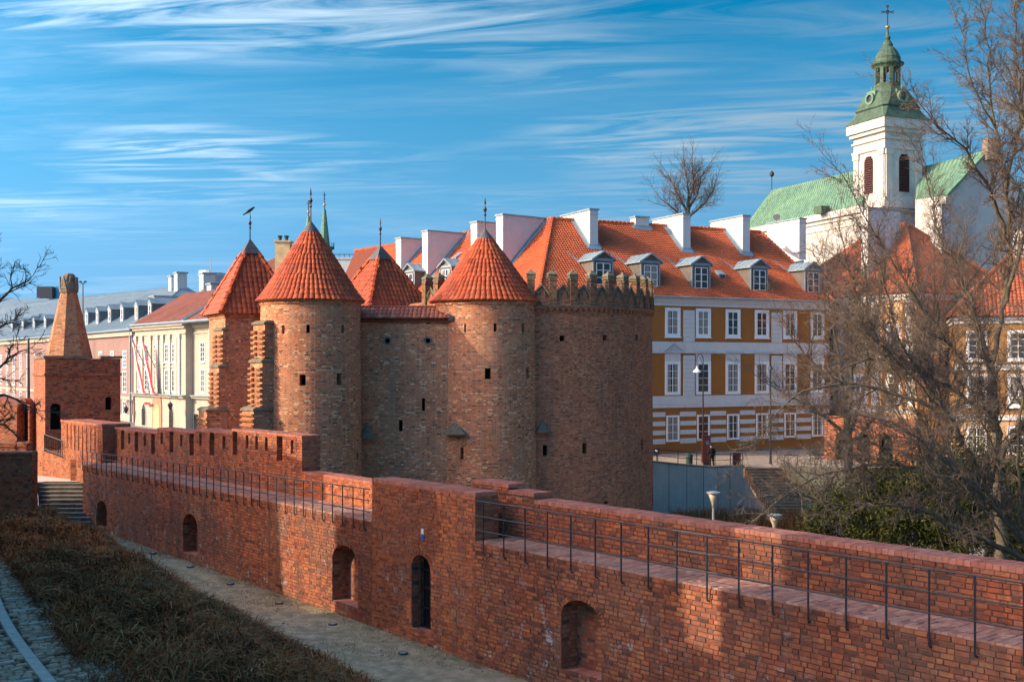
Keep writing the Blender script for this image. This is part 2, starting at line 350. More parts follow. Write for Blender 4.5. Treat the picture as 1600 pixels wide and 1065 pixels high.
def glass():
    m, t, b = base_mat('window_glass'); r, p = rand_(t)
    c = ramp_(t, noise_(t, p, .8, 3), [(.35, (.012, .014, .017)), (.6, (.04, .036, .032)), (.8, (.085, .07, .055))])
    gx = nd(t, 'ShaderNodeSeparateXYZ', {0: nd(t, 'ShaderNodeTexCoord').outputs['Generated']}).outputs[0]
    side = math_(t, 'ABSOLUTE', math_(t, 'SUBTRACT', gx, .5)); lim = math_(t, 'ADD', math_(t, 'MULTIPLY', r, .75), .02)
    c = mix_(t, math_(t, 'MULTIPLY', math_(t, 'GREATER_THAN', side, lim), .75), c, (.30, .27, .23))      # drawn curtains
    t.links.new(c, b.inputs['Base Color']); b.inputs['Roughness'].default_value = .06; b.inputs['Specular IOR Level'].default_value = .55
    bump_(t, b, noise_(t, p, 1.5, 2), .12, .05); return m
M['glass'] = glass()
M['yew'] = leafy('yew_leaf', [(0, (.012, .018, .004)), (.5, (.032, .042, .009)), (1, (.08, .085, .018))])
M['dry'] = leafy('dry_groundcover', [(0, (.16, .052, .018)), (.35, (.33, .098, .030)), (.6, (.38, .12, .038)), (.8, (.22, .115, .028)), (1, (.50, .26, .11))])

# ================================================================== GROUND AND SETTING
A0 = Vector((8.07, 17.94)); DIR = Vector((-.636, .772)); NRM = Vector((-.772, -.636)); WROT = math.atan2(DIR.y, DIR.x)
def W(t, off, z):                        # wall coordinates: t along the moat wall, off behind its face
    p = A0 + DIR * t - NRM * off; return Vector((p.x, p.y, z))
def floor_z(t): return .3 - .0135 * (39.7 - t)
LEDGE = 3.0

def sheet(name, pts, z, mat, kind='structure', thick=0):
    mb = MB(); mb.poly([(p[0], p[1], p[2] if len(p) > 2 else z) for p in pts]); return ob(name, mb.mesh(name, mat), kind=kind)
# one large ground, sunk where the moat runs behind the wall
xs = sorted(set([-2500, -1200, -600, -300, -160] + list(np.arange(-100, 101, 2.5)) + [160, 300, 600, 1200, 2500]))
ys = sorted(set([-400, -100, -30] + list(np.arange(-10, 141, 2.5)) + [180, 260, 400, 800, 1500, 3000]))
def ss(a, b, x):
    x = max(0, min(1, (x - a) / (b - a))); return x * x * (3 - 2 * x)
def ground_h(x, y):
    q = (Vector((x, y)) - A0); t = q.dot(DIR); o = -q.dot(NRM)
    behind = ss(.2, 1.2, o)
    low = behind * (1 - ss(84, 86.5, y - max(0, (x - 18)) * .2)) * ss(-7, 2, x)
    inner = behind * (1 - ss(53, 58, y)) * (1 - ss(-7, 2, x)) * ss(-22, -18, x + (y - 50) * .6)
    moat = 1 - behind
    near = moat * (1 - ss(55, 60, y))
    return .02 - 2.9 * low - 1.2 * inner - .45 * near
mb = MB()
for y in ys:
    for x in xs: mb.v.append((float(x), float(y), ground_h(x, y)))
nx = len(xs)
for j in range(len(ys) - 1):
    for i in range(nx - 1):
        mb.f.append([j*nx+i, j*nx+i+1, (j+1)*nx+i+1, (j+1)*nx+i]); mb.m.append(0)
ob('ground', mb.mesh('ground', M['ground'], smooth=True), kind='structure')

# moat floor: bare trodden earth along the foot of the wall
mb = MB(); nt_, nq = 60, 8
for i in range(nt_ + 1):
    t = -6 + i * 50 / nt_
    for j in range(nq + 1):
        q = j / nq * 6.0
        p = W(t, -q + .3, floor_z(t) + rnd.uniform(-.02, .03) - .02 * (q < .5)); mb.v.append(tuple(p))
for i in range(nt_):
    for j in range(nq):
        a = i * (nq + 1) + j; mb.f.append([a, a + 1, a + nq + 2, a + nq + 1]); mb.m.append(0)
ob('moat_floor', mb.mesh('moat_floor', M['earth'], smooth=True), kind='structure')
# stones pressed into the earth
mb = MB()
for i in range(420):
    t = rnd.uniform(5, 43); q = abs(rnd.gauss(0, 1.6)) + .1
    if q > 4.4: continue
    s = rnd.uniform(.01, .03); c = W(t, -q, floor_z(t) + .01)
    mb.box(-s, s, -s * .7, s * .7, -.01, s * .5, M=Matrix.Translation(c) @ Matrix.Rotation(rnd.uniform(0, 3), 4, 'Z'))
ob('gravel', mb.mesh('gravel', M['pebble']), kind='stuff')

def grass(n, seed):
    g = np.random.default_rng(seed); V = []; F_ = []
    cl = [(g.uniform(5, 43), abs(g.normal(0, 1.3)) + .05, g.uniform(.15, .6)) for _ in range(170)]
    for i in range(n):
        c = cl[g.integers(0, len(cl))]; t = c[0] + g.normal(0, 1) * c[2] * 1.6; q = abs(c[1] + g.normal(0, 1) * c[2] * .6) + .03
        if g.random() < .3: t, q = g.uniform(5, 43), abs(g.normal(0, .25)) + .03
        if q > 4.5: continue
        b = np.array(W(t, -q, floor_z(t))); a = g.uniform(0, 6.28); l = g.uniform(.04, .13); w = np.array([-math.sin(a), math.cos(a), 0]) * g.uniform(.004, .009)
        tip = b + np.array([math.cos(a) * l * .8, math.sin(a) * l * .8, l * g.uniform(.15, .8)]); V += [b - w, b + w, tip]; F_.append((3*(len(V)//3)-3, 3*(len(V)//3)-2, 3*(len(V)//3)-1))
    me = bpy.data.meshes.new('dry_grass'); me.from_pydata([tuple(v) for v in V], [], F_); me.materials.append(M['straw']); return me
ob('dry_grass', grass(26000, 8), kind='stuff')

# ---- the path with its cobbles, two metres above the moat floor
PATHZ = 2.0
def q_path(t): return 7.95 + (25.8 - t) * .17
def q_crest(t): return 2.6 + (35.4 - t) * .073
mb = MB(); n = 40
L = []; Rr = []; R2 = []
for i in range(n + 1):
    t = -8 + i * 50 / n; q = max(6.5, q_path(t)) - .35
    L.append(W(t, -q, PATHZ - .03)); Rr.append(W(t, -q - 5.3, PATHZ - .03)); R2.append(W(t, -q - 11, PATHZ - .03))
for i in range(n):
    mb.poly([L[i], L[i+1], Rr[i+1], Rr[i]], 0 if 16 < i < 33 else 1); mb.poly([Rr[i], Rr[i+1], R2[i+1], R2[i]], 1)
    a, b = L[i], L[i+1]; mb.poly([(a.x, a.y, -.4), (b.x, b.y, -.4), b, a])
path = ob('path', mb.mesh('path', [M['grout'], M['pathbed']], uv=True), kind='structure')
cob = []
def cobble_mesh():
    mb = MB(); a = rnd.uniform(.40, .47); b = rnd.uniform(.38, .46); z = rnd.uniform(.035, .055)
    j = lambda: rnd.uniform(-.05, .05)
    base = [(-.5+j(), -.5+j(), -.02), (.5+j(), -.5+j(), -.02), (.5+j(), .5+j(), -.02), (-.5+j(), .5+j(), -.02)]
    top = [(x * .74, y * .74, z + j() * .15) for x, y, _ in base]
    mid = [(x * .97, y * .97, z * .55) for x, y, _ in base]
    mb.ringloft([base, mid, top], cap=False); mb.poly(top)
    return mb
cms = [cobble_mesh() for _ in range(8)]
cmesh = [c.mesh('cobble', M['cobble']) for c in cms]
# the curb strip runs along the path; flagged bands cross it
def strip_q(t): return q_path(t) + .95 + .12 * math.sin((t - 12) * .35)
def cobble_spots():
    out = []
    t = 9.0
    while t < 33:
        q = q_path(t) + .02
        row = int(round(t / .135))
        if row % 11 == 0: t += .135; continue
        while q < q_path(t) + 5.2:
            l = rnd.uniform(.14, .24)
            if abs(q + l / 2 - strip_q(t)) > .17:
                c = W(t + rnd.uniform(-.012, .012), -(q + l / 2), PATHZ)
                if in_view(c, 20): out.append((c, l, rnd.uniform(.118, .14), WROT + rnd.uniform(-.06, .06)))
            q += l + .015
        t += .135
    return out
spots = cobble_spots(); spots.sort(key=lambda s: s[0].y)
mbs = MB()
for i, (c, l, w, r) in enumerate(spots):
    k = rnd.randrange(8)
    if i < 300: ob('cobble', cmesh[k], path, c, r + math.pi / 2, (l, w, 1))
    else:
        mt = Matrix.Translation(c) @ Matrix.Rotation(r + math.pi / 2, 4, 'Z') @ Matrix.Diagonal((l, w, 1, 1))
        mbs.add([mt @ Vector(v) for v in cms[k].v], cms[k].f)
ob('cobbles', mbs.mesh('cobbles', M['cobble']), path, kind='stuff')
# flagstones of the curb strip and of the cross bands
fm = MB(); fm.ringloft([[(-.5,-.5,-.02),(.5,-.5,-.02),(.5,.5,-.02),(-.5,.5,-.02)], [(-.5,-.5,.045),(.5,-.5,.045),(.5,.5,.045),(-.5,.5,.045)], [(-.47,-.47,.055),(.47,-.47,.055),(.47,.47,.055),(-.47,.47,.055)]])
fme = fm.mesh('flagstone', M['granite'])
t = 9.0
while t < 33:
    a = W(t, -strip_q(t), PATHZ); b = W(t + .48, -strip_q(t + .48), PATHZ); d = b - a
    if in_view(a, 60): ob('flagstone', fme, path, (a + b) / 2, math.atan2(d.y, d.x), (d.length - .012, .21, 1))
    t += .48
row = 0
while row * .135 < 33:
    t = row * .135
    if t > 9:
        q = q_path(t) + .3
        while q < q_path(t) + 5.2:
            l = rnd.uniform(.35, .6)
            if abs(q + l / 2 - strip_q(t)) > .14 + l / 2 and rnd.random() < .8:
                c = W(t, -(q + l / 2), PATHZ - .008)
                if in_view(c, 20): ob('flagstone', fme, path, c, WROT + math.pi / 2, (l, .11, 1))
            q += l + .02
    row += 11

# ---- planted bank between path and moat floor
def bank_h(t, q):
    c, p_ = q_crest(t) - .9, q_path(t) - .1
    u = (q - c) / (p_ - c)
    h = floor_z(t) - .08 + ss(0, .22, u) * .85 + ss(.15, .75, u) * 1.45 - ss(.86, 1.0, u) * .12
    h += .22 * math.sin(t * .7 + q * .9) * math.sin(t * .37 - q * 1.1) * ss(.1, .3, u) * (1 - ss(.9, 1, u))
    h += .13 * math.sin(t * 1.3 + q * 2.1) * ss(.1, .3, u) + .10 * math.sin(t * 2.9 - q * 1.7 + 1) * ss(.1, .3, u) + .07 * math.sin(t * 5.1 + q * 4.3)* ss(.1, .3, u)
    return floor_z(t) - .08 + (h - floor_z(t) + .08) * (1 - ss(31.5, 36.0, t)) - .12
mb = MB(); nt_, nq = 130, 24
for i in range(nt_ + 1):
    t = -4 + i * 41.2 / nt_
    c, p_ = q_crest(t) - .9, q_path(t) - .1
    for j in range(nq + 1):
        q = c + (p_ - c) * j / nq; mb.v.append(tuple(W(t, -q, bank_h(t, q))))
for i in range(nt_):
    for j in range(nq):
        a = i * (nq + 1) + j; mb.f.append([a, a + 1, a + nq + 2, a + nq + 1]); mb.m.append(0)
ob('bank', mb.mesh('bank', M['soil'], smooth=True), kind='structure')
def blades(n, seed):
    """a tangle of fine dry stems: bent slivers in every direction, denser in clumps"""
    g = np.random.default_rng(seed); V = []; F_ = []
    tt = 6 + 30.8 * g.random(n) ** 1.3; uu = g.random(n) * 1.05
    ln = g.uniform(.16, .50, n); wdt = g.uniform(.004, .010, n) * (1 + (tt - 6) / 30)
    th = g.uniform(0, 2 * np.pi, n); el = g.normal(.25, .5, n); hz = g.random(n) ** 1.6 * .26
    for i in range(n):
        t, u = tt[i], uu[i]; c, p_ = q_crest(t) - .95, q_path(t)
        q = c + (p_ - c) * u; b = np.array(W(t, -q, bank_h(t, q) + hz[i]))
        e = min(max(el[i], -.3), 1.4); ce, se = math.cos(e), math.sin(e); cx_, sy_ = math.cos(th[i]), math.sin(th[i])
        d = np.array([cx_ * ce, sy_ * ce, se]); s = np.array([-sy_, cx_, .4]) * wdt[i]
        L = ln[i]; m1 = b + d * L * .5 + np.array([0, 0, .05 * L]); tip = b + d * L + np.array([s[0] * 6, s[1] * 6, -L * .28])
        V += [b - s, b + s, m1 + s, m1 - s, tip]; o = 5 * i; F_ += [(o, o+1, o+2, o+3), (o+3, o+2, o+4)]
    me = bpy.data.meshes.new('groundcover'); me.from_pydata([tuple(v) for v in V], [], F_); me.materials.append(M['dry']); return me
ob('groundcover', blades(120000, 3), kind='stuff')
# arching bare stems along the crest
mb = MB()
for i in range(420):
    t = rnd.uniform(8, 40); q = q_crest(t) + rnd.uniform(-.5, .5) if rnd.random() < .55 else rnd.uniform(q_crest(t), q_path(t))
    z = bank_h(t, q); p = W(t, -q, z); a = rnd.uniform(0, 6.28); l = rnd.uniform(.3, .8); pts = [p]
    for k in range(1, 5):
        s = k / 4; pts.append(p + Vector((math.cos(a) * l * s * .7, math.sin(a) * l * s * .7, l * (s - .75 * s * s) * 1.1)))
    mb.tube(pts, [.008, .007, .006, .005, .003], 3, cap=False)
ob('bramble_stems', mb.mesh('bramble_stems', M['twig']), kind='stuff')

# ================================================================== BRICK WALLS OF THE MOAT
unit_bricks = []
def brick_unit():
    mb = MB(); j = lambda s=.03: rnd.uniform(-s, s); c = .045
    b = [(-.5, -.04, -.5), (.5, -.04, -.5), (.5, -.04, .5), (-.5, -.04, .5)]
    f0 = [(-.5+j(.01), .0, -.5+j(.02)), (.5+j(.01), .0, -.5+j(.02)), (.5+j(.01), .0, .5+j(.02)), (-.5+j(.01), .0, .5+j(.02))]
    f1 = [(x * .965 + j(.008), .008 + j(.003), z * .88 + j(.022)) for x, y, z in f0]
    if rnd.random() < .25:
        k = rnd.randrange(4); x, y, z = f1[k]; f1[k] = (x * .86, y - .008, z * .7)
    mb.ringloft([b[::-1], f0[::-1], f1[::-1]], cap=False); mb.poly(f1[::-1]); return mb
UB = [brick_unit() for _ in range(10)]
UBM = [u.mesh('brick', M['brick']) for u in UB]
UBN = [u.mesh('brick', M['brick_new']) for u in UB]
def arch_z(o, x):
    u = (x - (o['x0'] + o['x1']) / 2) / ((o['x1'] - o['x0']) / 2); u = max(-1, min(1, u))
    return o['sp'] + (o['top'] - o['sp']) * (1 - abs(u) ** 2.0) ** .5
def open_span(o, z, grow):
    """x range taken by an opening at height z (or None)"""
    if z < o['z0'] or z > o['top'] + grow: return None
    c, h = (o['x0'] + o['x1']) / 2, (o['x1'] - o['x0']) / 2
    if z <= o['sp']: return (c - h - .004, c + h + .004)
    k = (z - o['sp']) / (o['top'] - o['sp'] + grow)
    if k >= 1: return None
    w = (h + grow) * math.sqrt(1 - k * k); return (c - w, c + w)
def lay_bricks(x0, x1, zb, zt, opens, course=.1, grow=.135):
    out = []; zmax = max(zt(x0), zt(x1), zt((x0 + x1) / 2)); zmin = min(zb(x0), zb(x1)); k = 0
    z = zmax - course / 2
    while z > zmin - course / 2:
        segs = [(x0, x1)]
        for o in opens:
            s = open_span(o, z, grow if o['top'] > o['sp'] + .03 else 0)
            if s:
                ns = []
                for a, b in segs:
                    if s[1] <= a or s[0] >= b: ns.append((a, b)); continue
                    if s[0] > a: ns.append((a, s[0]))
                    if s[1] < b: ns.append((s[1], b))
                segs = ns
        for a, b in segs:
            x = a; i = k
            off = rnd.uniform(.0, .14) if a == x0 else 0
            first = True
            while x < b - .02:
                l = (.262 if (i % 3) else .128) * rnd.uniform(.93, 1.06)
                if first and off > .05: l = off
                first = False; i += 1
                e = min(x + l, b)
                if b - e < .05: e = b
                xc = (x + e) / 2
                if z + course * .3 < zt(xc) + .02 and z > zb(xc) - course * .4:
                    out.append((xc, z + rnd.uniform(-.0018, .0018), e - x - .006, course - rnd.uniform(.014, .018), rnd.uniform(-.007, .007)))
                x = e + .011
        k += 1; z -= course * rnd.uniform(.985, 1.015)
    return out
def core(mb, x0, x1, zb, zt, th, opens, step=2.0, y=-.012):
    xs = {x0, x1}
    n = max(1, int((x1 - x0) / step))
    for i in range(n + 1): xs.add(x0 + (x1 - x0) * i / n)
    for o in opens:
        m = 10 if o['top'] > o['sp'] + .03 else 1
        for i in range(m + 1): xs.add(o['x0'] + (o['x1'] - o['x0']) * (.5 - .5 * math.cos(math.pi * i / m)))
    xs = sorted(xs); xs = [x for i, x in enumerate(xs) if i == 0 or x - xs[i-1] > 1e-4]
    for a, b in zip(xs, xs[1:]):
        mid = (a + b) / 2; cur = [o for o in opens if o['x0'] - 1e-5 < mid < o['x1'] + 1e-5]
        cur.sort(key=lambda o: o['z0'])
        la, lb = zb(a), zb(b)
        for o in cur:
            d = o['d']; ta, tb = arch_z(o, a), arch_z(o, b)
            mb.poly([(a, y, la), (a, y, o['z0']), (b, y, o['z0']), (b, y, lb)], 0)
            mb.poly([(a, y - d, o['z0']), (a, y - d, ta), (b, y - d, tb), (b, y - d, o['z0'])], o.get('bm', 1))
            mb.poly([(a, y, ta), (a, y - d, ta), (b, y - d, tb), (b, y, tb)][::-1], 1)
            mb.poly([(a, y, o['z0']), (a, y - d, o['z0']), (b, y - d, o['z0']), (b, y, o['z0'])], 2)
            la, lb = ta, tb
        mb.poly([(a, y, la), (a, y, zt(a)), (b, y, zt(b)), (b, y, lb)], 0)
        mb.poly([(a, y, zt(a)), (a, -th, zt(a)), (b, -th, zt(b)), (b, y, zt(b))], 2)
        mb.poly([(a, -th, zb(a) - 3), (b, -th, zb(b) - 3), (b, -th, zt(b)), (a, -th, zt(a))], 1)
    for o in opens:
        for x in (o['x0'], o['x1']):
            s = 1 if x == o['x0'] else -1
            q = [(x, y, o['z0']), (x, y, o['sp']), (x, y - o['d'], o['sp']), (x, y - o['d'], o['z0'])]
            mb.poly(q if s > 0 else q[::-1], 1)
    for x, s in ((x0, 1), (x1, -1)):
        q = [(x, y, zb(x)), (x, y, zt(x)), (x, -th, zt(x)), (x, -th, zb(x) - 3)]
        mb.poly(q[::-1] if s > 0 else q, 1)
def place_pieces(parent, name, plural, bricks, meshes, units, mat, frame, limit, keepall=True, local=None):
    """bricks: (matrix) list in parent space; the nearest in view become parts, the rest one stuff part"""
    def vis(mt):
        p = frame @ mt.translation
        return (0 if in_view(p, 10) else 1, p.y)
    order = sorted(bricks, key=lambda b: vis(b[0]))
    rest = MB()
    for i, (mt, k) in enumerate(order):
        if i < limit and vis(mt)[0] == 0: ob(name, meshes[k], parent, mat=mt)
        else: rest.add([mt @ Vector(v) for v in units[k].v], units[k].f)
    if rest.v: ob(plural, rest.mesh(plural, mat), parent, kind='stuff')
def brick_mats(lst, x_shift):
    out = []
    for xc, z, l, h, y in lst:
        mt = Matrix.Translation((xc - x_shift, y, z)) @ Matrix.Rotation(rnd.uniform(-.004, .004), 4, 'Y') @ Matrix.Diagonal((l, 1, h, 1))
        out.append((mt, rnd.randrange(10)))
    return out
def arch_bricks(o, x_shift, w=.125):
    """voussoirs standing round an arched head"""
    out = []; c, h, r = (o['x0'] + o['x1']) / 2, (o['x1'] - o['x0']) / 2, o['top'] - o['sp']
    n = max(8, int((h + r) * 1.57 / .085))
    for i in range(n):
        a = math.pi * (i + .5) / n
        x, z = c + (h + w / 2) * math.cos(a), o['sp'] + (r + w / 2) * math.sin(a)
        t = Vector((-(h + w / 2) * math.sin(a), (r + w / 2) * math.cos(a))); ang = math.atan2(t.y, t.x)
        mt = Matrix.Translation((x - x_shift, rnd.uniform(0, .012), z)) @ Matrix.Rotation(-ang, 4, 'Y') @ Matrix.Diagonal((t.length * math.pi / n - .012, 1, w, 1))
        out.append((mt, rnd.randrange(10)))
    return out
def build_wall(label, t0, t1, off, zb, zt, th, opens=[], limit=300, cat='wall', name='brick_wall', group=None, coping=None, course=.1, extra=None, bm='brick', mm='mortar'):
    tm = (t0 + t1) / 2; z0 = 0
    th_ = thing(name, label, cat, W(tm, off, 0), WROT, group); fr = Matrix.Translation(W(tm, off, 0)) @ Matrix.Rotation(WROT, 4, 'Z')
    ops = [dict(o, x0=o['x0'] - tm, x1=o['x1'] - tm) for o in opens]
    sb = lambda x: zb(x + tm); st = lambda x: zt(x + tm)
    mb = MB(); core(mb, t0 - tm, t1 - tm, sb, st, th, ops)
    ob('wall_core', mb.mesh('wall_core', [M[mm], M['niche'], M['coping'], M['black']], uv=True), th_)
    bl = brick_mats(lay_bricks(t0 - tm, t1 - tm, sb, st, ops, course), 0)
    for o in ops:
        if o['top'] > o['sp'] + .03: bl += arch_bricks(o, 0)
    if extra: bl += extra(tm)
    place_pieces(th_, 'brick', 'brickwork', bl, UBN if bm == 'brick_new' else UBM, UB, M[bm], fr, limit)
    if coping:                                      # coping bricks on edge, laid across the top
        cb = []; w0, w1, ch, pitch = coping           # front overhang, depth, height, pitch
        nrow = max(1, round((w0 + w1) / .34)); rw = (w0 + w1) / nrow
        x = t0 - tm
        while x < t1 - tm - .03:
            for r_ in range(nrow):
                yc = w0 - rw * (r_ + .5)
                mt = Matrix.Translation((x + pitch / 2, yc, st(x) + ch / 2 + rnd.uniform(-.004, .006))) @ Matrix.Rotation(rnd.uniform(-.01, .01), 4, 'Z') @ Matrix.Diagonal((pitch - .009, rw - .009, ch, 1))
                cb.append((mt, 0))
            x += pitch
        place_pieces(th_, 'coping_brick', 'coping_bricks', cb, [CPM], [CPU], M['coping'], fr, 300)
    return th_, fr
CPU = MB(); CPU.ringloft([[(-.5,-.5,-.5),(.5,-.5,-.5),(.5,.5,-.5),(-.5,.5,-.5)], [(-.5,-.5,.42),(.5,-.5,.42),(.5,.5,.42),(-.5,.5,.42)], [(-.46,-.48,.5),(.46,-.48,.5),(.46,.48,.5),(-.46,.48,.5)]])
CPM = CPU.mesh('coping_brick', M['coping'])
lz = lambda t: LEDGE
fz = lambda t: floor_z(t) - .15

niche = lambda x0, x1, z0, sp, top, d=.5: dict(x0=x0, x1=x1, z0=z0, sp=sp, top=top, d=d)
# right length of the moat wall, with its ledge walk
rw, rfr = build_wall('long red brick moat wall nearest the viewer, with one arched niche and a railed ledge', -6, 14.15, 0, fz, lz, 1.25,
           [niche(9.56, 10.9, .45, 1.72, 2.15)])
# gate block in the middle, standing up to parapet height
GT = EYE - 3.24
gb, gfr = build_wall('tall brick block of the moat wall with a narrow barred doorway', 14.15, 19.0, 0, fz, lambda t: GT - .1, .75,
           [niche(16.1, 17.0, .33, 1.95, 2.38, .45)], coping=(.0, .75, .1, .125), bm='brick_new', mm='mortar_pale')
# left length
lw, lfr = build_wall('receding red brick moat wall with three arched niches, from the stair to the doorway block', 19.0, 43, 0, fz, lz, 1.5,
           [niche(19.75, 21.2, .42, 1.65, 2.15), niche(30.8, 32.1, .5, 1.5, 1.98), niche(40.05, 41.2, .45, 1.25, 1.62)])
# parapets and the loopholed wall behind the ledges
PT = EYE - 3.43
build_wall('long low brick parapet behind the near ledge walk', -6, 13.3, 1.25, lambda t: LEDGE - .1, lambda t: PT - .1, .66, coping=(.02, .64, .1, .135), name='parapet_wall')
build_wall('short raised stepped parapet between the doorway block and the near parapet', 13.3, 15.9, 1.25, lambda t: LEDGE - .1, lambda t: (EYE - 3.12 if t > 14.3 else EYE - 3.27) - .1, .62, coping=(.02, .60, .1, .13), name='parapet_wall')
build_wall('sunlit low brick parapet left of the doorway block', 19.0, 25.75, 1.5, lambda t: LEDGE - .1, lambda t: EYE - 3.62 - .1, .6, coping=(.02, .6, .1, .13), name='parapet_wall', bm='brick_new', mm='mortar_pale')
def loop_wall(label, t0, t1, top, slots, limit):
    ops = []
    for c, w, za, zb_ in slots:
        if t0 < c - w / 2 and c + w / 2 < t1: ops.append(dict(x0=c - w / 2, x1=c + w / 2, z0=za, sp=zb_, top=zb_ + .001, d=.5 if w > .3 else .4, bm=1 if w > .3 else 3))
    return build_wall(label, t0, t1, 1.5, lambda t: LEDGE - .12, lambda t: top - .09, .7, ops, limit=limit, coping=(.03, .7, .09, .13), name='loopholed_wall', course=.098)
slots = []
for c, w, kind in ((27.35, .42, 's'), (26.45, .2, 'h'), (28.35, .2, 'h'), (29.1, .2, 'h'), (29.85, .2, 'h'), (30.85, .36, 's'), (31.8, .22, 'h'), (32.85, .42, 's'), (33.9, .22, 'h'),
                   (34.75, .42, 's'), (35.75, .22, 'h'), (36.75, .4, 's'), (37.75, .24, 'h'), (38.7, .4, 's'), (39.6, .24, 'h'), (40.55, .4, 's'), (41.4, .24, 'h'), (42.2, .4, 's')):
    top = (EYE - 2.40, EYE - 2.54, EYE - 2.66, EYE - 2.85)[0 if c < 31.1 else 1 if c < 34.3 else 2 if c < 38.2 else 3]
    slots.append((c, w, top - (.98 if kind == 's' else .66), top - (.10 if kind == 's' else .20)))
loop_wall('highest loopholed brick wall section, its end face beside the round turret', 25.75, 31.1, EYE - 2.40, slots, 300)
loop_wall('second loopholed brick wall section behind the railed ledge, one step lower', 31.1, 34.3, EYE - 2.54, slots, 160)
loop_wall('third loopholed brick wall section, between the second and the last', 34.3, 38.2, EYE - 2.66, slots, 120)
loop_wall('last loopholed brick wall section, next to the jutting slotted wall', 38.2, 43.2, EYE - 2.85, slots, 100)

# paving on the ledges
pm = CPU.mesh('paving_brick', M['paver'])
def ledge_paving(parent, fr, tm, t0, t1, width, lim):
    lst = []; t = t0
    while t < t1:
        y = -.0; k = int(round(t / .137))
        yy = .01
        while yy < width - .02:
            l = .13 if (yy < .02 and k % 2) else .272
            l = min(l, width - yy)
            mt = Matrix.Translation((t + .068 - tm, -(yy + l / 2), LEDGE + .012 + rnd.uniform(-.006, .010))) @ Matrix.Rotation(rnd.uniform(-.03, .03), 4, 'Z') @ Matrix.Rotation(rnd.uniform(-.02, .02), 4, 'Y') @ Matrix.Diagonal((.128, l - .009, .06, 1))
            lst.append((mt, 0)); yy += l + .004
        t += .137
    place_pieces(parent, 'paving_brick', 'brick_paving', lst, [pm], [CPU], M['paver'], fr, lim)
ledge_paving(rw, rfr, 4.075, -2, 14.1, 1.23, 300)
ledge_paving(lw, lfr, 31.0, 19.05, 42.9, 1.48, 150)

# barred door in the gate block
t_ = 16.55
gd = thing('barred_gate', 'black iron barred gate set in the narrow arched doorway', 'gate', W(t_, .30, .33), WROT)
for z in (.04, .55, 1.1, 1.6): mb = MB(); mb.box(-.44, .44, -.012, .012, z - .02, z + .02); ob('crossbar', mb.mesh('crossbar', M['iron']), gd)
for i in range(7):
    x = -.39 + i * .13; h = 1.6 + .42 * math.sqrt(max(0, 1 - (x / .45) ** 2))
    mb = MB(); mb.tube([(x, .02, 0), (x, .02, h)], .011, 5); ob('bar', mb.mesh('bar', M['iron']), gd)
mb = MB(); mb.box(-.445, .445, -.11, -.09, 0, 2.0); ob('door_leaf', mb.mesh('door_leaf', M['black']), gd)
# little information plate over the doorway
pl = thing('wall_plate', 'small white and blue plate on the brick above the barred doorway', 'sign', W(16.45, -.02, 2.78), WROT)
mb = MB(); mb.box(-.06, .06, -.012, .012, 0, .17); ob('lower_field', mb.mesh('lower_field', plain('plate_blue', (.02, .13, .42), .5, .05)), pl)
mb = MB(); mb.box(-.06, .06, -.012, .012, .172, .32); ob('upper_field', mb.mesh('upper_field', M['white_trim']), pl)

# ---- iron railings
def railing(label, ts, off, zf, heights, drop, group=None, frame=None, z_is_abs=False, name='iron_railing', rad=.017, foot=True):
    tm = ts[len(ts) // 2]; z0 = zf(tm)
    r = thing(name, label, 'railing', W(tm, off, z0), WROT, group)
    hp = max(heights(t)[-1] for t in ts)
    for t in ts:
        h = heights(t)[-1]
        mb = MB(); pts = [(0, 0, -drop), (0, 0, h)]
        mb.tube([(0, 0, -drop + .04), (0, 0, h + .012)], rad * 1.15, 6)
        if foot: mb.tube([(0, 0, -drop + .05), (0, -.02, -drop + .01), (.0, -.11, -drop - .02)], rad * 1.1, 5)
        ob('post', mb.mesh('post', M['iron']), r, (t - tm, 0, zf(t) - z0))
    for k in range(len(heights(ts[0]))):
        mb = MB(); ext = .32
        pts = [(ts[0] - ext - tm, 0, zf(ts[0]) - z0 + heights(ts[0])[k])] + [(t - tm, 0, zf(t) - z0 + heights(t)[k]) for t in ts] + [(ts[-1] + ext - tm, 0, zf(ts[-1]) - z0 + heights(ts[-1])[k])]
        mb.tube(pts, rad, 6); ob('rail', mb.mesh('rail', M['iron']), r)
    return r
railing('black iron railing with three rails along the near ledge', [-4.9 + .81 * k for k in range(24)], -.075, lz, lambda t: (.34, .70, 1.08), .24)
railing('black iron railing on the far ledge, running to the stair', [19.32 + .588 * k for k in range(41)], -.07, lz,
        lambda t: tuple(a * (1.0 - .0135 * (t - 19)) for a in (.30, .62, .95)), .24)

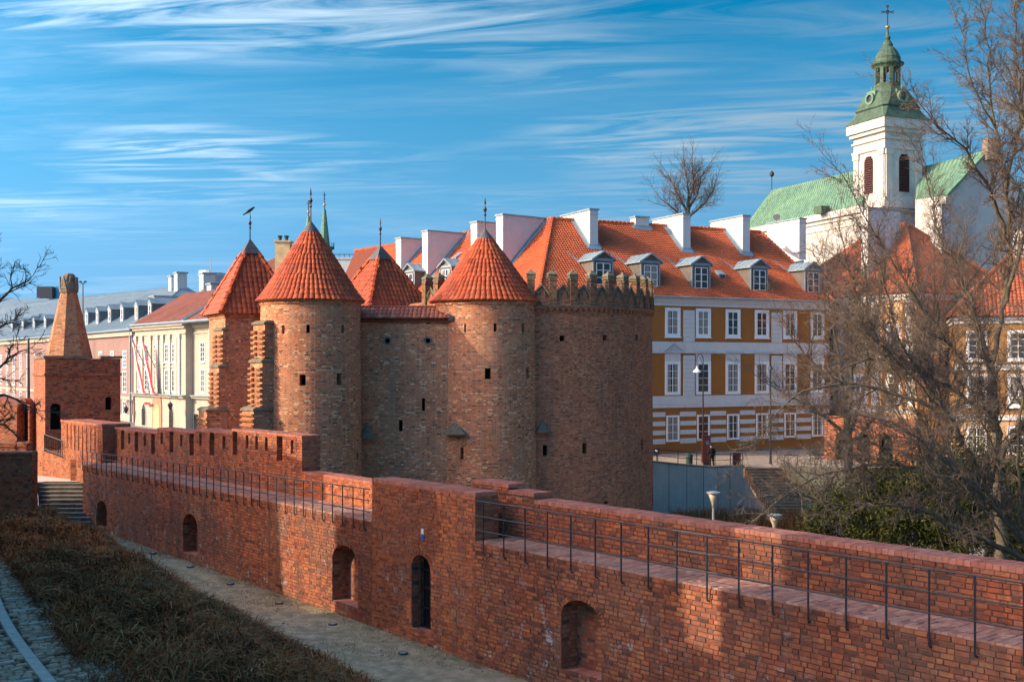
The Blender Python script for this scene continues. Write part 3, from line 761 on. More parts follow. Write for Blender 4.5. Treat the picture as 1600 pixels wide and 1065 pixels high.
# spotlights let into the earth along the wall foot
sp0 = None
for k, (x, y) in enumerate([(762, 1053), (630, 1003), (520, 962), (436, 932), (360, 905), (297, 881), (239, 862), (192, 846), (149, 833)]):
    d = F * 7.22 / (y - HOR); c = P(x, y, d); q = Vector((c.x, c.y)) - A0; t = q.dot(DIR)
    if sp0 is None:
        sp0 = thing('ground_spotlight', '', 'ground light', (0, 0, 0), 0, 'round spotlights in the earth along the moat wall')
        mb = MB(); mb.lathe([(.13, -.05), (.13, .025), (.115, .035), (.09, .03)], 16); ob('rim', mb.mesh('rim', M['lead']), sp0)
        mb = MB(); mb.lathe([(.088, .02), (.088, .03), (.05, .04)], 16); ob('lens', mb.mesh('lens', M['alu']), sp0); s_ = sp0
    else: s_ = copy_tree(sp0)
    s_.location = (c.x, c.y, floor_z(t) + .01)
    s_['label'] = ['round spotlight in the earth, right of and below the barred doorway', 'round spotlight in the earth just left of the barred doorway', 'round spotlight in the earth before the niche left of the doorway',
                   'round spotlight on the earth at the left edge of the sunlit brick', 'fourth spotlight from the stair along the wall foot, counting five as the sunlit one', 'round spotlight in the earth under the tall middle niche',
                   'round spotlight in the earth just left of the middle niche', 'second round spotlight from the foot of the stair', 'round spotlight nearest the foot of the stair'][k]
    if k == 4: s_['label'] = 'round spotlight between the middle niche and the sunlit brick'

# ================================================================== BARBICAN
def cyl_wall(mb, R0, R1, z0, z1, opens, n=72, dep=.55):
    """brick drum round the origin; opens = (centre angle from -Y in rad, half width m, za, zb, round?)"""
    ang = set(i * 2 * math.pi / n for i in range(n)); zs = {z0, z1, (z0 + z1) / 2}
    ol = []
    for a, hw, za, zb in opens:
        a = (a - math.pi / 2) % (2 * math.pi); da = hw / R0; ol.append((a - da, a + da, za, zb)); ang |= {a - da, a + da}; zs |= {za, zb}
        ang = {x for x in ang if not (a - da + 1e-6 < x < a + da - 1e-6)}
    ang = sorted(ang); ang = [a for i, a in enumerate(ang) if i == 0 or a - ang[i-1] > 1e-5]; zs = sorted(zs)
    r = lambda z: R1 + (R0 - R1) * (z - z0) / (z1 - z0)
    pt = lambda a, z, d=0: (math.cos(a) * (r(z) - d), math.sin(a) * (r(z) - d), z)
    for i, a in enumerate(ang):
        b = ang[(i + 1) % len(ang)]; b2 = b if b > a else b + 2 * math.pi
        for za, zb in zip(zs, zs[1:]):
            m_ = ((a + b2) / 2); zm = (za + zb) / 2
            if any(o[0] < m_ < o[1] and o[2] < zm < o[3] for o in ol): continue
            mb.poly([pt(a, za), pt(b2, za), pt(b2, zb), pt(a, zb)], 0, uv=[(a * R0, za), (b2 * R0, za), (b2 * R0, zb), (a * R0, zb)])
    for a, b, za, zb in ol:
        q = [pt(a, za), pt(b, za), pt(b, zb), pt(a, zb)]; k = [pt(a, za, dep), pt(b, za, dep), pt(b, zb, dep), pt(a, zb, dep)]
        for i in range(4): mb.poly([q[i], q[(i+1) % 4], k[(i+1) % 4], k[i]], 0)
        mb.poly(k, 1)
def cone_tile(R_b, R_t, zb, zt, n, h):
    mb = MB(); da = 2 * math.pi / n; sl = math.atan2(R_b - R_t, zt - zb); nr, nz = math.cos(sl), math.sin(sl)
    K = 5
    for (rr, z, up) in ((R_b, zb, .028), (R_t, zt, .0)):
        for j in range(K):
            u = j / (K - 1); a = (u - .5) * da * 1.04; e = up + h * math.sin(math.pi * u) ** .8
            mb.v.append(((rr + e * nr) * math.cos(a), (rr + e * nr) * math.sin(a), z + e * nz))
    for j in range(K):
        u = j / (K - 1); a = (u - .5) * da * 1.04
        mb.v.append((R_b * math.cos(a) * .998, R_b * math.sin(a) * .998, zb - .015))
    for j in range(K - 1):
        mb.f.append([j, j+1, K+j+1, K+j]); mb.m.append(0)
        mb.f.append([2*K+j, 2*K+j+1, j+1, j]); mb.m.append(0)
    return mb
def cone_roof(parent, Rb, zb, Rt, zt, cap_z, rows, tiers, name='turret_roof'):
    """conical tiled roof; tiers: list of (row limit, tiles round)"""
    bed = MB(); bed.lathe([(Rb - .10, zb - .05), (Rb - .02, zb), (Rt, zt)], 48)
    roof = ob(name, bed.mesh('turret_roof', M['tile_bed']), parent)
    items = []
    prof = lambda k: (Rb + (Rt - Rb) * k + .10 * max(0, 1 - k * 5) ** 2, zb + (zt - zb) * k)
    for i in range(rows):
        n = [c for lim, c in tiers if i < lim][0]
        r0, z0 = prof(i / rows); r1, z1 = prof((i + 1.18) / rows)
        mb = cone_tile(r0, r1, z0, z1, n, .062 * (1 if n > 20 else .8)); me = mb.mesh('roof_tile', M['tile'])
        for j in range(n):
            a = 2 * math.pi * (j + .5) / n + rnd.uniform(-.006, .006)
            f = math.cos(a + math.pi / 2); items.append((f * r0, a, me, mb, z0))
    items.sort(key=lambda q: -q[0])
    rest = MB()
    for i, (f, a, me, mb, z0) in enumerate(items):
        if i < 300: ob('roof_tile', me, roof, (0, 0, rnd.uniform(-.003, .003)), a)
        else:
            mt = Matrix.Rotation(a, 4, 'Z'); rest.add([mt @ Vector(v) for v in mb.v], mb.f)
    ob('roof_tiles', rest.mesh('roof_tiles', M['tile']), roof, kind='stuff')
    c = MB(); c.lathe([(Rt + .10, zt - .06), (Rt + .08, zt), (.05, cap_z), (.02, cap_z + .02)], 20)
    ob('roof_cap', c.mesh('roof_cap', M['lead'], smooth=False), roof)
    return roof
def finial(parent, z, h, vane=False):
    mb = MB(); mb.tube([(0, 0, z - .2), (0, 0, z + h * .95)], [.045, .02], 6)
    for k, r in ((.45, .075), (.62, .11), (.55, .06)):
        mb.lathe([(.01, z + h * k - r * 1.6), (r, z + h * k), (.01, z + h * k + r * 1.9)], 8)
    if not vane: mb.lathe([(.06, z + h * .80), (.012, z + h)], 6)
    ob('finial', mb.mesh('finial', M['iron']), parent)

# ---- left round turret
def round_turret(label, x, y, R_, top, opens, roof):
    t = thing('round_turret', label, 'tower', (x, y, 0))
    mb = MB(); cyl_wall(mb, R_, R_ + .12, -1.2, top, opens)
    ob('turret_wall', mb.mesh('turret_wall', [M['barb'], M['black']], uv=True), t)
    e = MB(); e.lathe([(R_ + .01, top - .30), (R_ + .06, top - .28), (R_ + .06, top - .16), (R_ + .13, top - .14), (R_ + .13, top + .02), (R_, top + .02)], 56, uvr=R_)
    ob('brick_cornice', e.mesh('brick_cornice', M['barb'], uv=True), t)
    rf = cone_roof(t, *roof); finial(t, roof[4], 1.75); return t
def a_of(px, cx, Rpx): return math.asin(max(-.99, min(.99, (px - cx) / Rpx)))
d1 = 60.0; s1 = F / d1; Z = lambda y, d: EYE + (HOR - y) / F * d
cx1 = 485.5; R1p = 76.5
ol = [(a_of(457, cx1, R1p), .085, Z(521, d1 - 2.4), Z(508, d1 - 2.4)), (a_of(495, cx1, R1p), .085, Z(520, d1 - 2.5), Z(507, d1 - 2.5)), (a_of(543, cx1, R1p), .10, Z(520, d1 - 2), Z(507, d1 - 2)),
      (a_of(487, cx1, R1p), .155, Z(602, d1 - 2.5), Z(585, d1 - 2.5)), (a_of(538, cx1, R1p), .15, Z(601, d1 - 2), Z(583, d1 - 2)), (a_of(563, cx1, R1p * 1.05), .12, Z(716, d1), Z(700, d1))]
def cone_args(rb, zb, rt, zt, cz): return (rb, zb, rt, zt, cz, 14, [(5, 62), (9, 46), (11, 32), (14, 20)])
t1 = round_turret('left round brick turret with a tall orange tiled cone, sunlit on its left side', (cx1 - 800) / s1, d1, R1p / s1, Z(471, d1) + .05, ol, cone_args(80.5 / s1, Z(472, d1), 10.5 / s1, Z(361, d1), Z(346, d1)))
d2 = 63.4; s2 = F / d2; cx2 = 758; R2p = 80.5
ol = [(a_of(729, cx2, R2p), .085, Z(519, d2 - 2.6), Z(506, d2 - 2.6)), (a_of(775, cx2, R2p), .085, Z(518, d2 - 2.8), Z(505, d2 - 2.8)), (a_of(816.5, cx2, R2p), .10, Z(519, d2 - 2), Z(505, d2 - 2)),
      (a_of(764, cx2, R2p), .16, Z(592, d2 - 2.8), Z(575, d2 - 2.8)), (a_of(823.5, cx2, R2p), .15, Z(591, d2 - 2), Z(574, d2 - 2)), (a_of(726, cx2, R2p), .10, Z(717, d2 - 2.5), Z(698, d2 - 2.5))]
t2 = round_turret('right round brick turret with an orange tiled cone, beside the crenellated bastion', (cx2 - 800) / s2, d2, R2p / s2, Z(472, d2) + .05, ol, cone_args(84.5 / s2, Z(473, d2), 10.5 / s2, Z(372, d2), Z(358, d2)))

# ---- toothed buttresses
def buttress(name, label, org, az, tiers, depth_back):
    """end face looks along az (radians left of straight back to the camera)"""
    b = thing(name, label, 'buttress', (org[0], org[1], 0), -az)      # local -Y is the end face direction
    tooth = MB(); tooth.ringloft([[(-.5, 0, -.5), (.5, 0, -.5), (.5, 0, .5), (-.5, 0, .5)], [(-.5, -.55, -.34), (.5, -.55, -.34), (.5, -.55, .40), (-.5, -.55, .40)], [(-.46, -1, .02), (.46, -1, .02), (.46, -1, .36), (-.46, -1, .36)]])
    tm = tooth.mesh('toothed_brick', M['brickO'])
    for k, (w, y, z0, z1, cols) in enumerate(tiers):
        mb = MB(); mb.box(-w / 2, w / 2, y, depth_back, z0, z1)
        ob('pier', mb.mesh('pier', M['barb'], uv=True), b)
        if k < len(tiers) - 1 or True:
            c = MB(); c.ringloft([[(-w/2-.06, y-.08, z1), (w/2+.06, y-.08, z1), (w/2+.06, depth_back, z1), (-w/2-.06, depth_back, z1)], [(-w/2-.06, y-.08, z1+.09), (w/2+.06, y-.08, z1+.09), (w/2+.06, depth_back, z1+.09), (-w/2-.06, depth_back, z1+.09)],
                                  [(-w/2+.02, y+.12, z1+.2), (w/2-.02, y+.12, z1+.2), (w/2-.02, depth_back, z1+.22), (-w/2+.02, depth_back, z1+.22)]])
            ob('capping', c.mesh('capping', M['stone']), b)
        pitch = .275; n = int((z1 - z0 - .1) / pitch)
        for i in range(n):
            z = z0 + .18 + i * pitch
            if cols == 2:
                tw = w * .36
                for sx_ in (-1, 1):
                    ob('toothed_brick', tm, b, (sx_ * (w / 2 - tw / 2 + .03), y + .005, z), 0, (tw, .16, .20))
            else: ob('toothed_brick', tm, b, (0, y + .005, z), 0, (w + .08, .15, .21))
        if cols == 2:
            mb = MB(); iw = w * .28; pts = [(-iw/2, z0+.1), (iw/2, z0+.1), (iw/2, z1-.45)] + [(iw/2*math.cos(a), z1-.45+.22*math.sin(a)) for a in (.6, 1.2, 1.94, 2.54)] + [(-iw/2, z1-.45)]
            mb.poly([(x, y - .006, z) for x, z in pts]); ob('painted_recess', mb.mesh('painted_recess', M['brickshade'], uv=True), b)  # flat panel on the face, its darker colour painted as recess shade
    return b
M['brickO'] = piece_mat('weathered_moulded_brick', [(0, (.26, .12, .065)), (.5, (.40, .18, .085)), (1, (.46, .25, .13))], .3, 9, dirt=(.16, .12, .06), dirt_lim=(.5, .75), bump=.5)
M['brickshade'] = brick_tex('recess_shade_brickwork', BARB[:4] + [(1, (.30, .15, .09))], (.25, .19, .14), .27, .092, .012)  # darker copy of the brickwork, shade of a recess put into its colour
X1, Y1 = (cx1 - 800) / s1, d1
az = R(50); dv = Vector((-math.sin(az), -math.cos(az)))
def bt(r): return -r     # local y of an end face r metres out from the turret axis
buttress('toothed_buttress', 'stepped brick buttress with toothed courses on the left round turret', (X1, Y1), az,
         [(1.3, -3.62, -1, Z(642, 57.2), 1), (1.3, -3.16, Z(642, 57.2), Z(566, 57.3), 2), (1.25, -3.0, Z(560, 57.3) + .05, Z(506, 57.4), 2)], -1.2)

# ---- square towers with pyramid roofs
def plane_tile(w, l, h):
    mb = MB(); K = 5
    for (y, up) in ((0, .03), (l, 0)):
        for j in range(K):
            u = j / (K - 1); mb.v.append(((u - .5) * w * 1.03, y, up + h * math.sin(math.pi * u) ** .8))
    for j in range(K): mb.v.append(((j / (K - 1) - .5) * w * 1.03, 0.01, -.01))
    for j in range(K - 1):
        mb.f.append([j, j+1, K+j+1, K+j]); mb.m.append(0); mb.f.append([2*K+j, 2*K+j+1, j+1, j]); mb.m.append(0)
    return mb
PT_ = plane_tile(.285, .40, .055); PTM = PT_.mesh('roof_tile', M['tile'])
def pyramid_roof(parent, half, zb, apex, caph, vis_faces, label=None):
    bed = MB(); b = [(-half, -half, zb), (half, -half, zb), (half, half, zb), (-half, half, zb)]
    bed.ringloft([b, [(x * .02, y * .02, apex) for x, y, z in b]]); roof = ob('tower_roof', bed.mesh('tower_roof', M['tile_bed']), parent)
    slant = math.hypot(half, apex - zb); rows = int(slant / .335); lst = []
    for f in range(4):
        rz = Matrix.Rotation(f * math.pi / 2, 4, 'Z')
        O = Vector((0, -half, zb)); up = Vector((0, half, apex - zb)).normalized(); nn = Vector((0, -(apex - zb), half)).normalized()
        for i in range(rows):
            y = i * slant / rows
            if y > slant * (1 - caph / (apex - zb)) - .12: continue
            wid = 2 * half * (1 - (y + .12) / slant)
            n = int(wid / .285); 
            for j in range(-(n // 2 + 1), n // 2 + 2):
                x = j * .285 + (.0)
                if abs(x) > wid / 2 + .02: continue
                p = O + up * y + nn * .0 + Vector((x, 0, 0))
                mt = rz @ Matrix.Translation(p) @ Matrix((( 1, 0, 0, 0), (0, up.y, nn.y, 0), (0, up.z, nn.z, 0), (0, 0, 0, 1)))
                lst.append((mt, f))
    rest = MB(); cnt = 0
    for mt, f in lst:
        if f in vis_faces and cnt < 285: ob('roof_tile', PTM, roof, mat=mt); cnt += 1
        else: rest.add([mt @ Vector(v) for v in PT_.v], PT_.f)
    ob('roof_tiles', rest.mesh('roof_tiles', M['tile']), roof, kind='stuff')
    for k in range(4):
        c = Vector(b[k]); a = Vector((0, 0, apex)); a = c.lerp(a, 1 - caph * .9 / (apex - zb)); d = a - c; n = int(d.length / .42)
        for i in range(n):
            p0 = c + d * (i / n) + Vector((0, 0, .06)); p1 = c + d * ((i + 1.15) / n) + Vector((0, 0, .03))
            mb = MB(); mb.tube([p0, p1], [.17, .13], 7); ob('ridge_tile', mb.mesh('ridge_tile', M['tile']), roof)
    s = 1 - caph / (apex - zb)
    cp = MB(); k0 = (1 - s) * half + .17
    cp.ringloft([[(-k0, -k0, apex - caph), (k0, -k0, apex - caph), (k0, k0, apex - caph), (-k0, k0, apex - caph)], [(-.03, -.03, apex + .14), (.03, -.03, apex + .14), (.03, .03, apex + .14), (-.03, .03, apex + .14)]])
    ob('roof_cap', cp.mesh('roof_cap', M['lead']), roof)
    return roof
def square_tower(label, corner, theta, w, top, apex, fin, over=.32, name='square_tower'):
    rt = Vector((math.cos(theta), math.sin(theta))); bk = Vector((-math.sin(theta), math.cos(theta)))
    c = Vector(corner) + rt * w / 2 + bk * w / 2
    t = thing(name, label, 'tower', (c.x, c.y, 0), theta)
    mb = MB(); mb.box(-w/2, w/2, -w/2, w/2, -1.2, top); ob('tower_wall', mb.mesh('tower_wall', M['barb'], uv=True), t)
    mb = MB(); mb.box(-w/2-.06, w/2+.06, -w/2-.06, w/2+.06, top - .26, top - .12); mb.box(-w/2-.13, w/2+.13, -w/2-.13, w/2+.13, top - .12, top + .03)
    ob('brick_cornice', mb.mesh('brick_cornice', M['barb'], uv=True), t)
    pyramid_roof(t, w / 2 + over, top - .02, apex, .75, (0, 3)); finial(t, apex + .1, fin); return t, c, rt, bk
dT = 65.0
tl, cL, rL, bL = square_tower('left square brick tower with a hipped orange tiled roof behind the round turret', ((352 - 800) / F * dT, dT), R(28), 3.9, Z(489, dT), Z(377, 67.5), 1.6)
square_tower('far square tower whose tiled roof shows between the two cones', ((579 - 800) / F * 68, 68), R(40), 4.1, Z(483, 68), Z(387, 70.8), 1.75)
azL = R(90 - 28); nL = Vector((-math.sin(azL), -math.cos(azL)))
cb = Vector(((352 - 800) / F * dT, dT)) + bL * 1.0
buttress('toothed_buttress', 'stepped brick buttress with toothed courses on the left square tower', (cb.x, cb.y), azL,
         [(2.1, -1.05, -1, Z(642, 65), 1), (2.05, -.36, Z(642, 65), Z(574, 65), 2), (2.0, -.14, Z(568, 65), Z(516, 65), 2)], .1)
# bird on the left finial
bd = thing('bird', 'small dark bird perched on the finial of the left square tower', 'bird', (cL.x, cL.y, Z(377, 67.5) + 1.72))
mb = MB(); mb.tube([(.30, 0, .34), (.22, 0, .30), (.12, 0, .22), (-.05, 0, .10), (-.22, 0, -.02), (-.42, 0, -.14)], [.012, .05, .075, .095, .05, .03], 8)
mb.tube([(0, .02, .1), (0, .02, -.06)], .012, 4); ob('body', mb.mesh('body', M['coat'], smooth=True), bd)

# ---- curtain wall between the turrets, with a lean-to tiled coping
ca, cb_ = Vector((-8.85, 61.2)), Vector((-2.9, 61.25)); dd = cb_ - ca; cl = dd.length; crot = math.atan2(dd.y, dd.x)
cw = thing('curtain_wall', 'tall brick curtain wall between the two round turrets, tiled along its top', 'wall', (ca.x, ca.y, 0), crot)
fr = Matrix.Translation((ca.x, ca.y, 0)) @ Matrix.Rotation(crot, 4, 'Z')
mb = MB()
xw = lambda px: ((px - 800) / F * 61.2 - ca.x)
ops = [dict(x0=xw(c) - w, x1=xw(c) + w, z0=Z(b, 61.2), sp=Z(a, 61.2), top=Z(a, 61.2) + .001, d=.5, bm=3) for c, a, b, w in ((605.5, 528, 536, .14), (668.5, 528, 536, .14), (661.5, 622, 642, .085), (626, 656, 674, .10))]
core(mb, 0, cl, lambda x: -1.2, lambda x: Z(496, 61.2), .9, ops, y=0)
ob('wall_face', mb.mesh('wall_face', [M['barb'], M['barb'], M['barb'], M['black']], uv=True), cw, mat=Matrix.Diagonal((1, -1, 1, 1)))
for c in (605.5, 668.5):
    mb = MB(); mb.lathe([(.14, .05), (.14, 0), (.24, .0), (.24, .05), (.14, .05)], 16, cap=False)
    ob('stone_ring', mb.mesh('stone_ring', M['capstone']), cw, mat=Matrix.Translation((xw(c), .0, Z(532, 61.2))) @ Matrix.Rotation(R(90), 4, 'X'))
rz0, rz1, ry = Z(497, 61), Z(480, 62), 1.15
up = Vector((0, ry + .22, rz1 - rz0)); sl_ = up.length; up.normalize(); nn = Vector((0, -up.z, up.y))
mb = MB(); mb.add([(0, -.22, rz0 - .03), (cl, -.22, rz0 - .03), (cl, ry, rz1 - .03), (0, ry, rz1 - .03)], [(0, 1, 2, 3)]); mb.box(0, cl, -.12, .0, rz0 - .22, rz0 - .06)
rf = ob('wall_roof', mb.mesh('wall_roof', M['tile_bed']), cw)
small = plane_tile(.235, sl_ / 3 * 1.15, .05); sm = small.mesh('roof_tile', M['tile_old'])
for i in range(3):
    for j in range(int(cl / .235) + 1):
        p = Vector((j * .235 + .1, -.22, rz0)) + up * (sl_ / 3 * i)
        ob('roof_tile', sm, rf, mat=Matrix.Translation(p) @ Matrix(((1, 0, 0, 0), (0, up.y, nn.y, 0), (0, up.z, nn.z, 0), (0, 0, 0, 1))))
mb = MB(); mb.tube([(0, ry, rz1 + .03), (cl - .6, ry, rz1 + .03)], .09, 8); ob('ridge_roll', mb.mesh('ridge_roll', M['tile_old']), rf)
xe = xw(706); mb = MB(); mb.add([(xe - .42, ry - .1, rz1 - .04), (xe - .15, ry - .1, rz1 - .04), (xe + .06, -.3, rz0 - .12), (xe - .16, -.3, rz0 - .12), (xe - .42, ry - .1, rz1 + .12), (xe - .15, ry - .1, rz1 + .12), (xe + .06, -.3, rz0 + .10), (xe - .16, -.3, rz0 + .10)],
                                [(0,1,2,3), (4,5,6,7), (0,1,5,4), (1,2,6,5), (2,3,7,6), (3,0,4,7)]); ob('verge_flashing', mb.mesh('verge_flashing', M['lead']), rf)

# little tiled corner roofs low in the angles between curtain and drums
def squinch(label, x, y, rot, w, h, d, z):
    s = thing('corner_roof', label, 'roof', (x, y, z), rot)
    mb = MB(); n = 7; rows = 4
    for r_ in range(rows):
        for j in range(n):
            a0, a1 = -1 + 2 * j / n, -1 + 2 * (j + 1) / n; k0, k1 = r_ / rows, (r_ + 1) / rows
            f = lambda a, k: (a * w / 2 * (1 - k), -d * (1 - k) * math.sqrt(max(.05, 1 - .75 * a * a)) - .02 * (1 - k), h * k)
            m_ = MB(); q = [f(a0, k0), f(a1, k0), f(a1, k1), f(a0, k1)]; c_ = f((a0 + a1) / 2, (k0 + k1) / 2)
            q = [(c_[0] + (p[0] - c_[0]) * .9, p[1] - .03, p[2] + (.02 if i < 2 else 0)) for i, p in enumerate(q)]; mb.poly(q)
            mb.poly([q[0], q[1], (q[1][0], q[1][1], q[1][2] - .06), (q[0][0], q[0][1], q[0][2] - .06)])
    ob('shingles', mb.mesh('shingles', M['stone']), s, kind='stuff')
    mb = MB(); mb.poly([(-w/2, -.0, 0), (0, -d, -.02), (w/2, 0, 0), (0, .05, h)]); mb.poly([(-w/2, 0, 0), (-w/4, -d * .9, 0), (w/4, -d * .9, 0), (w/2, 0, 0)]); ob('bed', mb.mesh('bed', M['stone']), s)
squinch('small mossy tiled corner roof low between curtain wall and right turret', (712 - 800) / F * 60.9, 60.85, R(-28), 1.55, .62, .55, Z(677, 60.9))
squinch('small mossy corner roof low between left turret and curtain wall', (573 - 800) / F * 61.1, 61.12, R(25), .95, .7, .4, Z(684, 61.1))
squinch('small mossy corner roof between right turret and bastion', (847 - 800) / F * 62.7, 62.55, R(25), .8, .62, .35, Z(674, 62.5))

# ---- great bastion with pinnacles
BX, BY, BR = 1.14, 70.0, 7.42
bs = thing('bastion', 'great round brown brick bastion crowned with pinnacles and pointed gables', 'bastion', (BX, BY, 0))
db = 64.2; rp = 189.
fa = lambda px: math.asin(max(-.99, min(.99, (px - 829) / rp)))
def bd_(a): return BY - BR * math.cos(a)
ol = []
for px, y0, y1, hw in ((870.5, 524, 533, .15), (932.5, 523, 532, .15), (983, 522, 532, .15), (902, 692, 708, .14), (991.5, 686, 702, .16), (933, 782, 787, .14), (1013, 772, 788, .2), (846, 695, 712, .12)):
    a = fa(px); d = bd_(a); ol.append((a, hw, Z(y1, d), Z(y0, d)))
zr = Z(480, 63.5)
mb = MB(); cyl_wall(mb, BR, BR + .10, -3.2, zr, ol, 120)
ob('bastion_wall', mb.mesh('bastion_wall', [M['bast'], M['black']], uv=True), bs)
e = MB(); e.lathe([(BR, zr - .36), (BR + .05, zr - .34), (BR + .05, zr - .30), (BR - .02, zr - .30), (BR - .02, zr - .10), (BR + .10, zr - .10), (BR + .16, zr - .02), (BR + .16, zr + .04), (BR + .02, zr + .10)], 120, uvr=BR)
e.lathe([(BR + .02, zr + .05), (BR + .02, zr + .42), (BR - .5, zr + .42), (BR - .5, zr - .8)], 120, uvr=BR)
ob('string_course', e.mesh('string_course', M['bast'], uv=True), bs)
e = MB(); e.lathe([(BR + .02, zr + .035), (BR + .19, zr + .035), (BR + .19, zr + .075), (BR + .02, zr + .11)], 120); ob('mossy_ledge', e.mesh('mossy_ledge', M['stone']), bs)
cbm = MB(); cbm.add([(-.09, -.13, 0), (.09, -.13, 0), (.09, .02, 0), (-.09, .02, 0), (-.09, -.13, -.09), (.09, -.13, -.09), (0, .0, -.24)], [(0, 1, 2, 3), (0, 1, 5, 4), (1, 2, 6, 5), (3, 0, 4, 6), (4, 5, 6)])
cm = cbm.mesh('corbel', M['bast'], uv=True)
for i in range(140):
    a = 2 * math.pi * i / 140
    if math.cos(a) > -.2: ob('corbel', cm, bs, (BR * math.sin(a), -BR * math.cos(a), zr - .09), a)
NP = 39
ph = Z(437, db) - zr; pw = .21
pm_ = MB(); pm_.box(-pw, pw, -.12, .42, .05, ph); pme = pm_.mesh('pinnacle', M['bastO'] if 'bastO' in M else M['bast'], uv=True)
cap = MB(); cap.ringloft([[(-s, .15 - s, z), (s, .15 - s, z), (s, .15 + s, z), (-s, .15 + s, z)] for s, z in ((.27, ph), (.27, ph + .06), (.21, ph + .08), (.25, ph + .14), (.27, ph + .20), (.23, ph + .27), (.16, ph + .33), (.08, ph + .37), (.09, ph + .41), (.02, ph + .47))])
cpm = cap.mesh('cap', M['stone'])
gw = 2 * math.pi * BR / NP - 2 * pw; gh = Z(449, db) - zr
def gable_mesh():
    g = MB(); h0 = .42; out = [(-gw/2, h0), (gw/2, h0), (gw/2, gh * .62), (gw*.30, gh * .80), (0, gh), (-gw*.30, gh * .80), (-gw/2, gh * .62)]
    n = len(out)
    g.poly([(x, .02, z) for x, z in out]); g.poly([(x, .34, z) for x, z in out][::-1])
    for i in range(n):
        (xa, za), (xb, zb) = out[i], out[(i+1) % n]; g.poly([(xa, .02, za), (xb, .02, zb), (xb, .34, zb), (xa, .34, za)][::-1])
    return g
gme = gable_mesh().mesh('gable', M['bastO'], uv=True)
rc = MB(); iw = gw * .26; pts = [(-iw, .46), (iw, .46), (iw, gh * .55), (iw * .55, gh * .70), (0, gh * .80), (-iw * .55, gh * .70), (-iw, gh * .55)]
rc.poly([(x, .012, z) for x, z in pts]); rcm = rc.mesh('blind_arch', M['brickshade'], uv=True)  # flat panel, niche shade put into its colour
hd = MB(); k = [(-gw/2-.03, gh*.60), (-gw*.30, gh*.82), (0, gh + .05), (gw*.30, gh*.82), (gw/2+.03, gh*.60)]
hd.tube([(x, .0, z) for x, z in k], .07, 5); hd.tube([(-iw-.03, -.01, gh*.5), (-iw*.55-.02, -.01, gh*.72), (0, -.01, gh*.83), (iw*.55+.02, -.01, gh*.72), (iw+.03, -.01, gh*.5)], .035, 4); hdm = hd.mesh('hood_mould', M['stone'])
off0 = fa(857)
for i in range(NP):
    a = off0 + 2 * math.pi * (i) / NP
    if not (-R(58) < (a + math.pi) % (2 * math.pi) - math.pi < R(112)): continue
    p = ob('pinnacle', pme, bs, (BR * math.sin(a), -BR * math.cos(a), zr), a); ob('cap', cpm, p)
    a += math.pi / NP
    g = ob('gable', gme, bs, (BR * math.sin(a), -BR * math.cos(a), zr), a); ob('blind_arch', rcm, g); ob('hood_mould', hdm, g)

# ---- low square tower with an octagonal brick spire, far left
th = R(31); dq = 62.5; cq = Vector(((70.5 - 800) / F * dq, dq)); wq = 4.0
rt = Vector((math.cos(th), math.sin(th))); bk = Vector((-math.sin(th), math.cos(th))); cc = cq + rt * wq / 2 + bk * wq / 2
st = thing('spired_tower', 'squat dark red brick tower carrying an eight-sided brick spire', 'tower', (cc.x, cc.y, 0), th)
zt_ = Z(560, dq); h = wq / 2
mb = MB()
def xloc(px):     # front face x from photo column
    k = (px - 800) / F; # point cq + rt*u : (x)/(y)=k
    return (k * cq.y - cq.x) / (rt.x - k * rt.y) - h
def ylev(y, u): return Z(y, (cq + rt * (u + h)).y)
ops = []
u = xloc(87); ops.append(dict(x0=u - .28, x1=u + .28, z0=ylev(671, u), sp=ylev(636, u), top=ylev(630, u), d=.6, bm=3))
u = xloc(169.5); ops.append(dict(x0=u - .17, x1=u + .17, z0=ylev(640, u), sp=ylev(622, u), top=ylev(620, u), d=.5, bm=3))
core(mb, -h, h, lambda x: -1.0, lambda x: zt_, wq, ops, y=-0.0)
tw = ob('tower_wall', mb.mesh('tower_wall', [M['tower'], M['tower'], M['capstone'], M['black']], uv=True), st, mat=Matrix.Translation((0, -h, 0)) @ Matrix.Rotation(math.pi, 4, 'Z') @ Matrix.Diagonal((-1, 1, 1, 1)))
zp = ylev(575, 0) + .62
mb = MB()
def ringbox(mb, a, z0, z1, t=.35):
    for (x0, x1, y0, y1) in ((-a, a, -a, -a + t), (-a, a, a - t, a), (-a, -a + t, -a + t, a - t), (a - t, a, -a + t, a - t)): mb.box(x0, x1, y0, y1, z0, z1)
ringbox(mb, h + .07, zt_ - .95, zt_ - .82)
ob('string_course', mb.mesh('string_course', M['tower'], uv=True), st)
mb = MB(); gx = xloc(146)
mb.box(-h, gx - .35, -h, -h + .4, zt_, zt_ + .02); mb.box(-h - .09, gx - .3, -h - .09, -h + .5, zt_ + .02, zt_ + .16); mb.box(gx + .35, h + .09, -h - .09, -h + .5, zt_ + .02, zt_ + .16)
mb.box(-h - .09, -h + .5, -h + .5, h + .09, zt_ + .02, zt_ + .16); mb.box(h - .5, h + .09, -h + .5, h + .09, zt_ + .02, zt_ + .16)
ob('parapet_coping', mb.mesh('parapet_coping', M['capstone']), st)
dS = cc.y; a8 = R(22.5)
px2m = dS / F
sxo, syo = -.45 * math.cos(th), .45 * math.sin(th)
mb = MB(); mb.lathe([(36 * px2m, zt_ + .02), (12.2 * px2m, Z(456, dS))], 8, sxo, syo, a0=a8, uvr=1.0)
ob('spire', mb.mesh('spire', M['spire'], uv=True), st)
mb = MB(); z5, z4 = Z(457, dS), Z(427, dS)
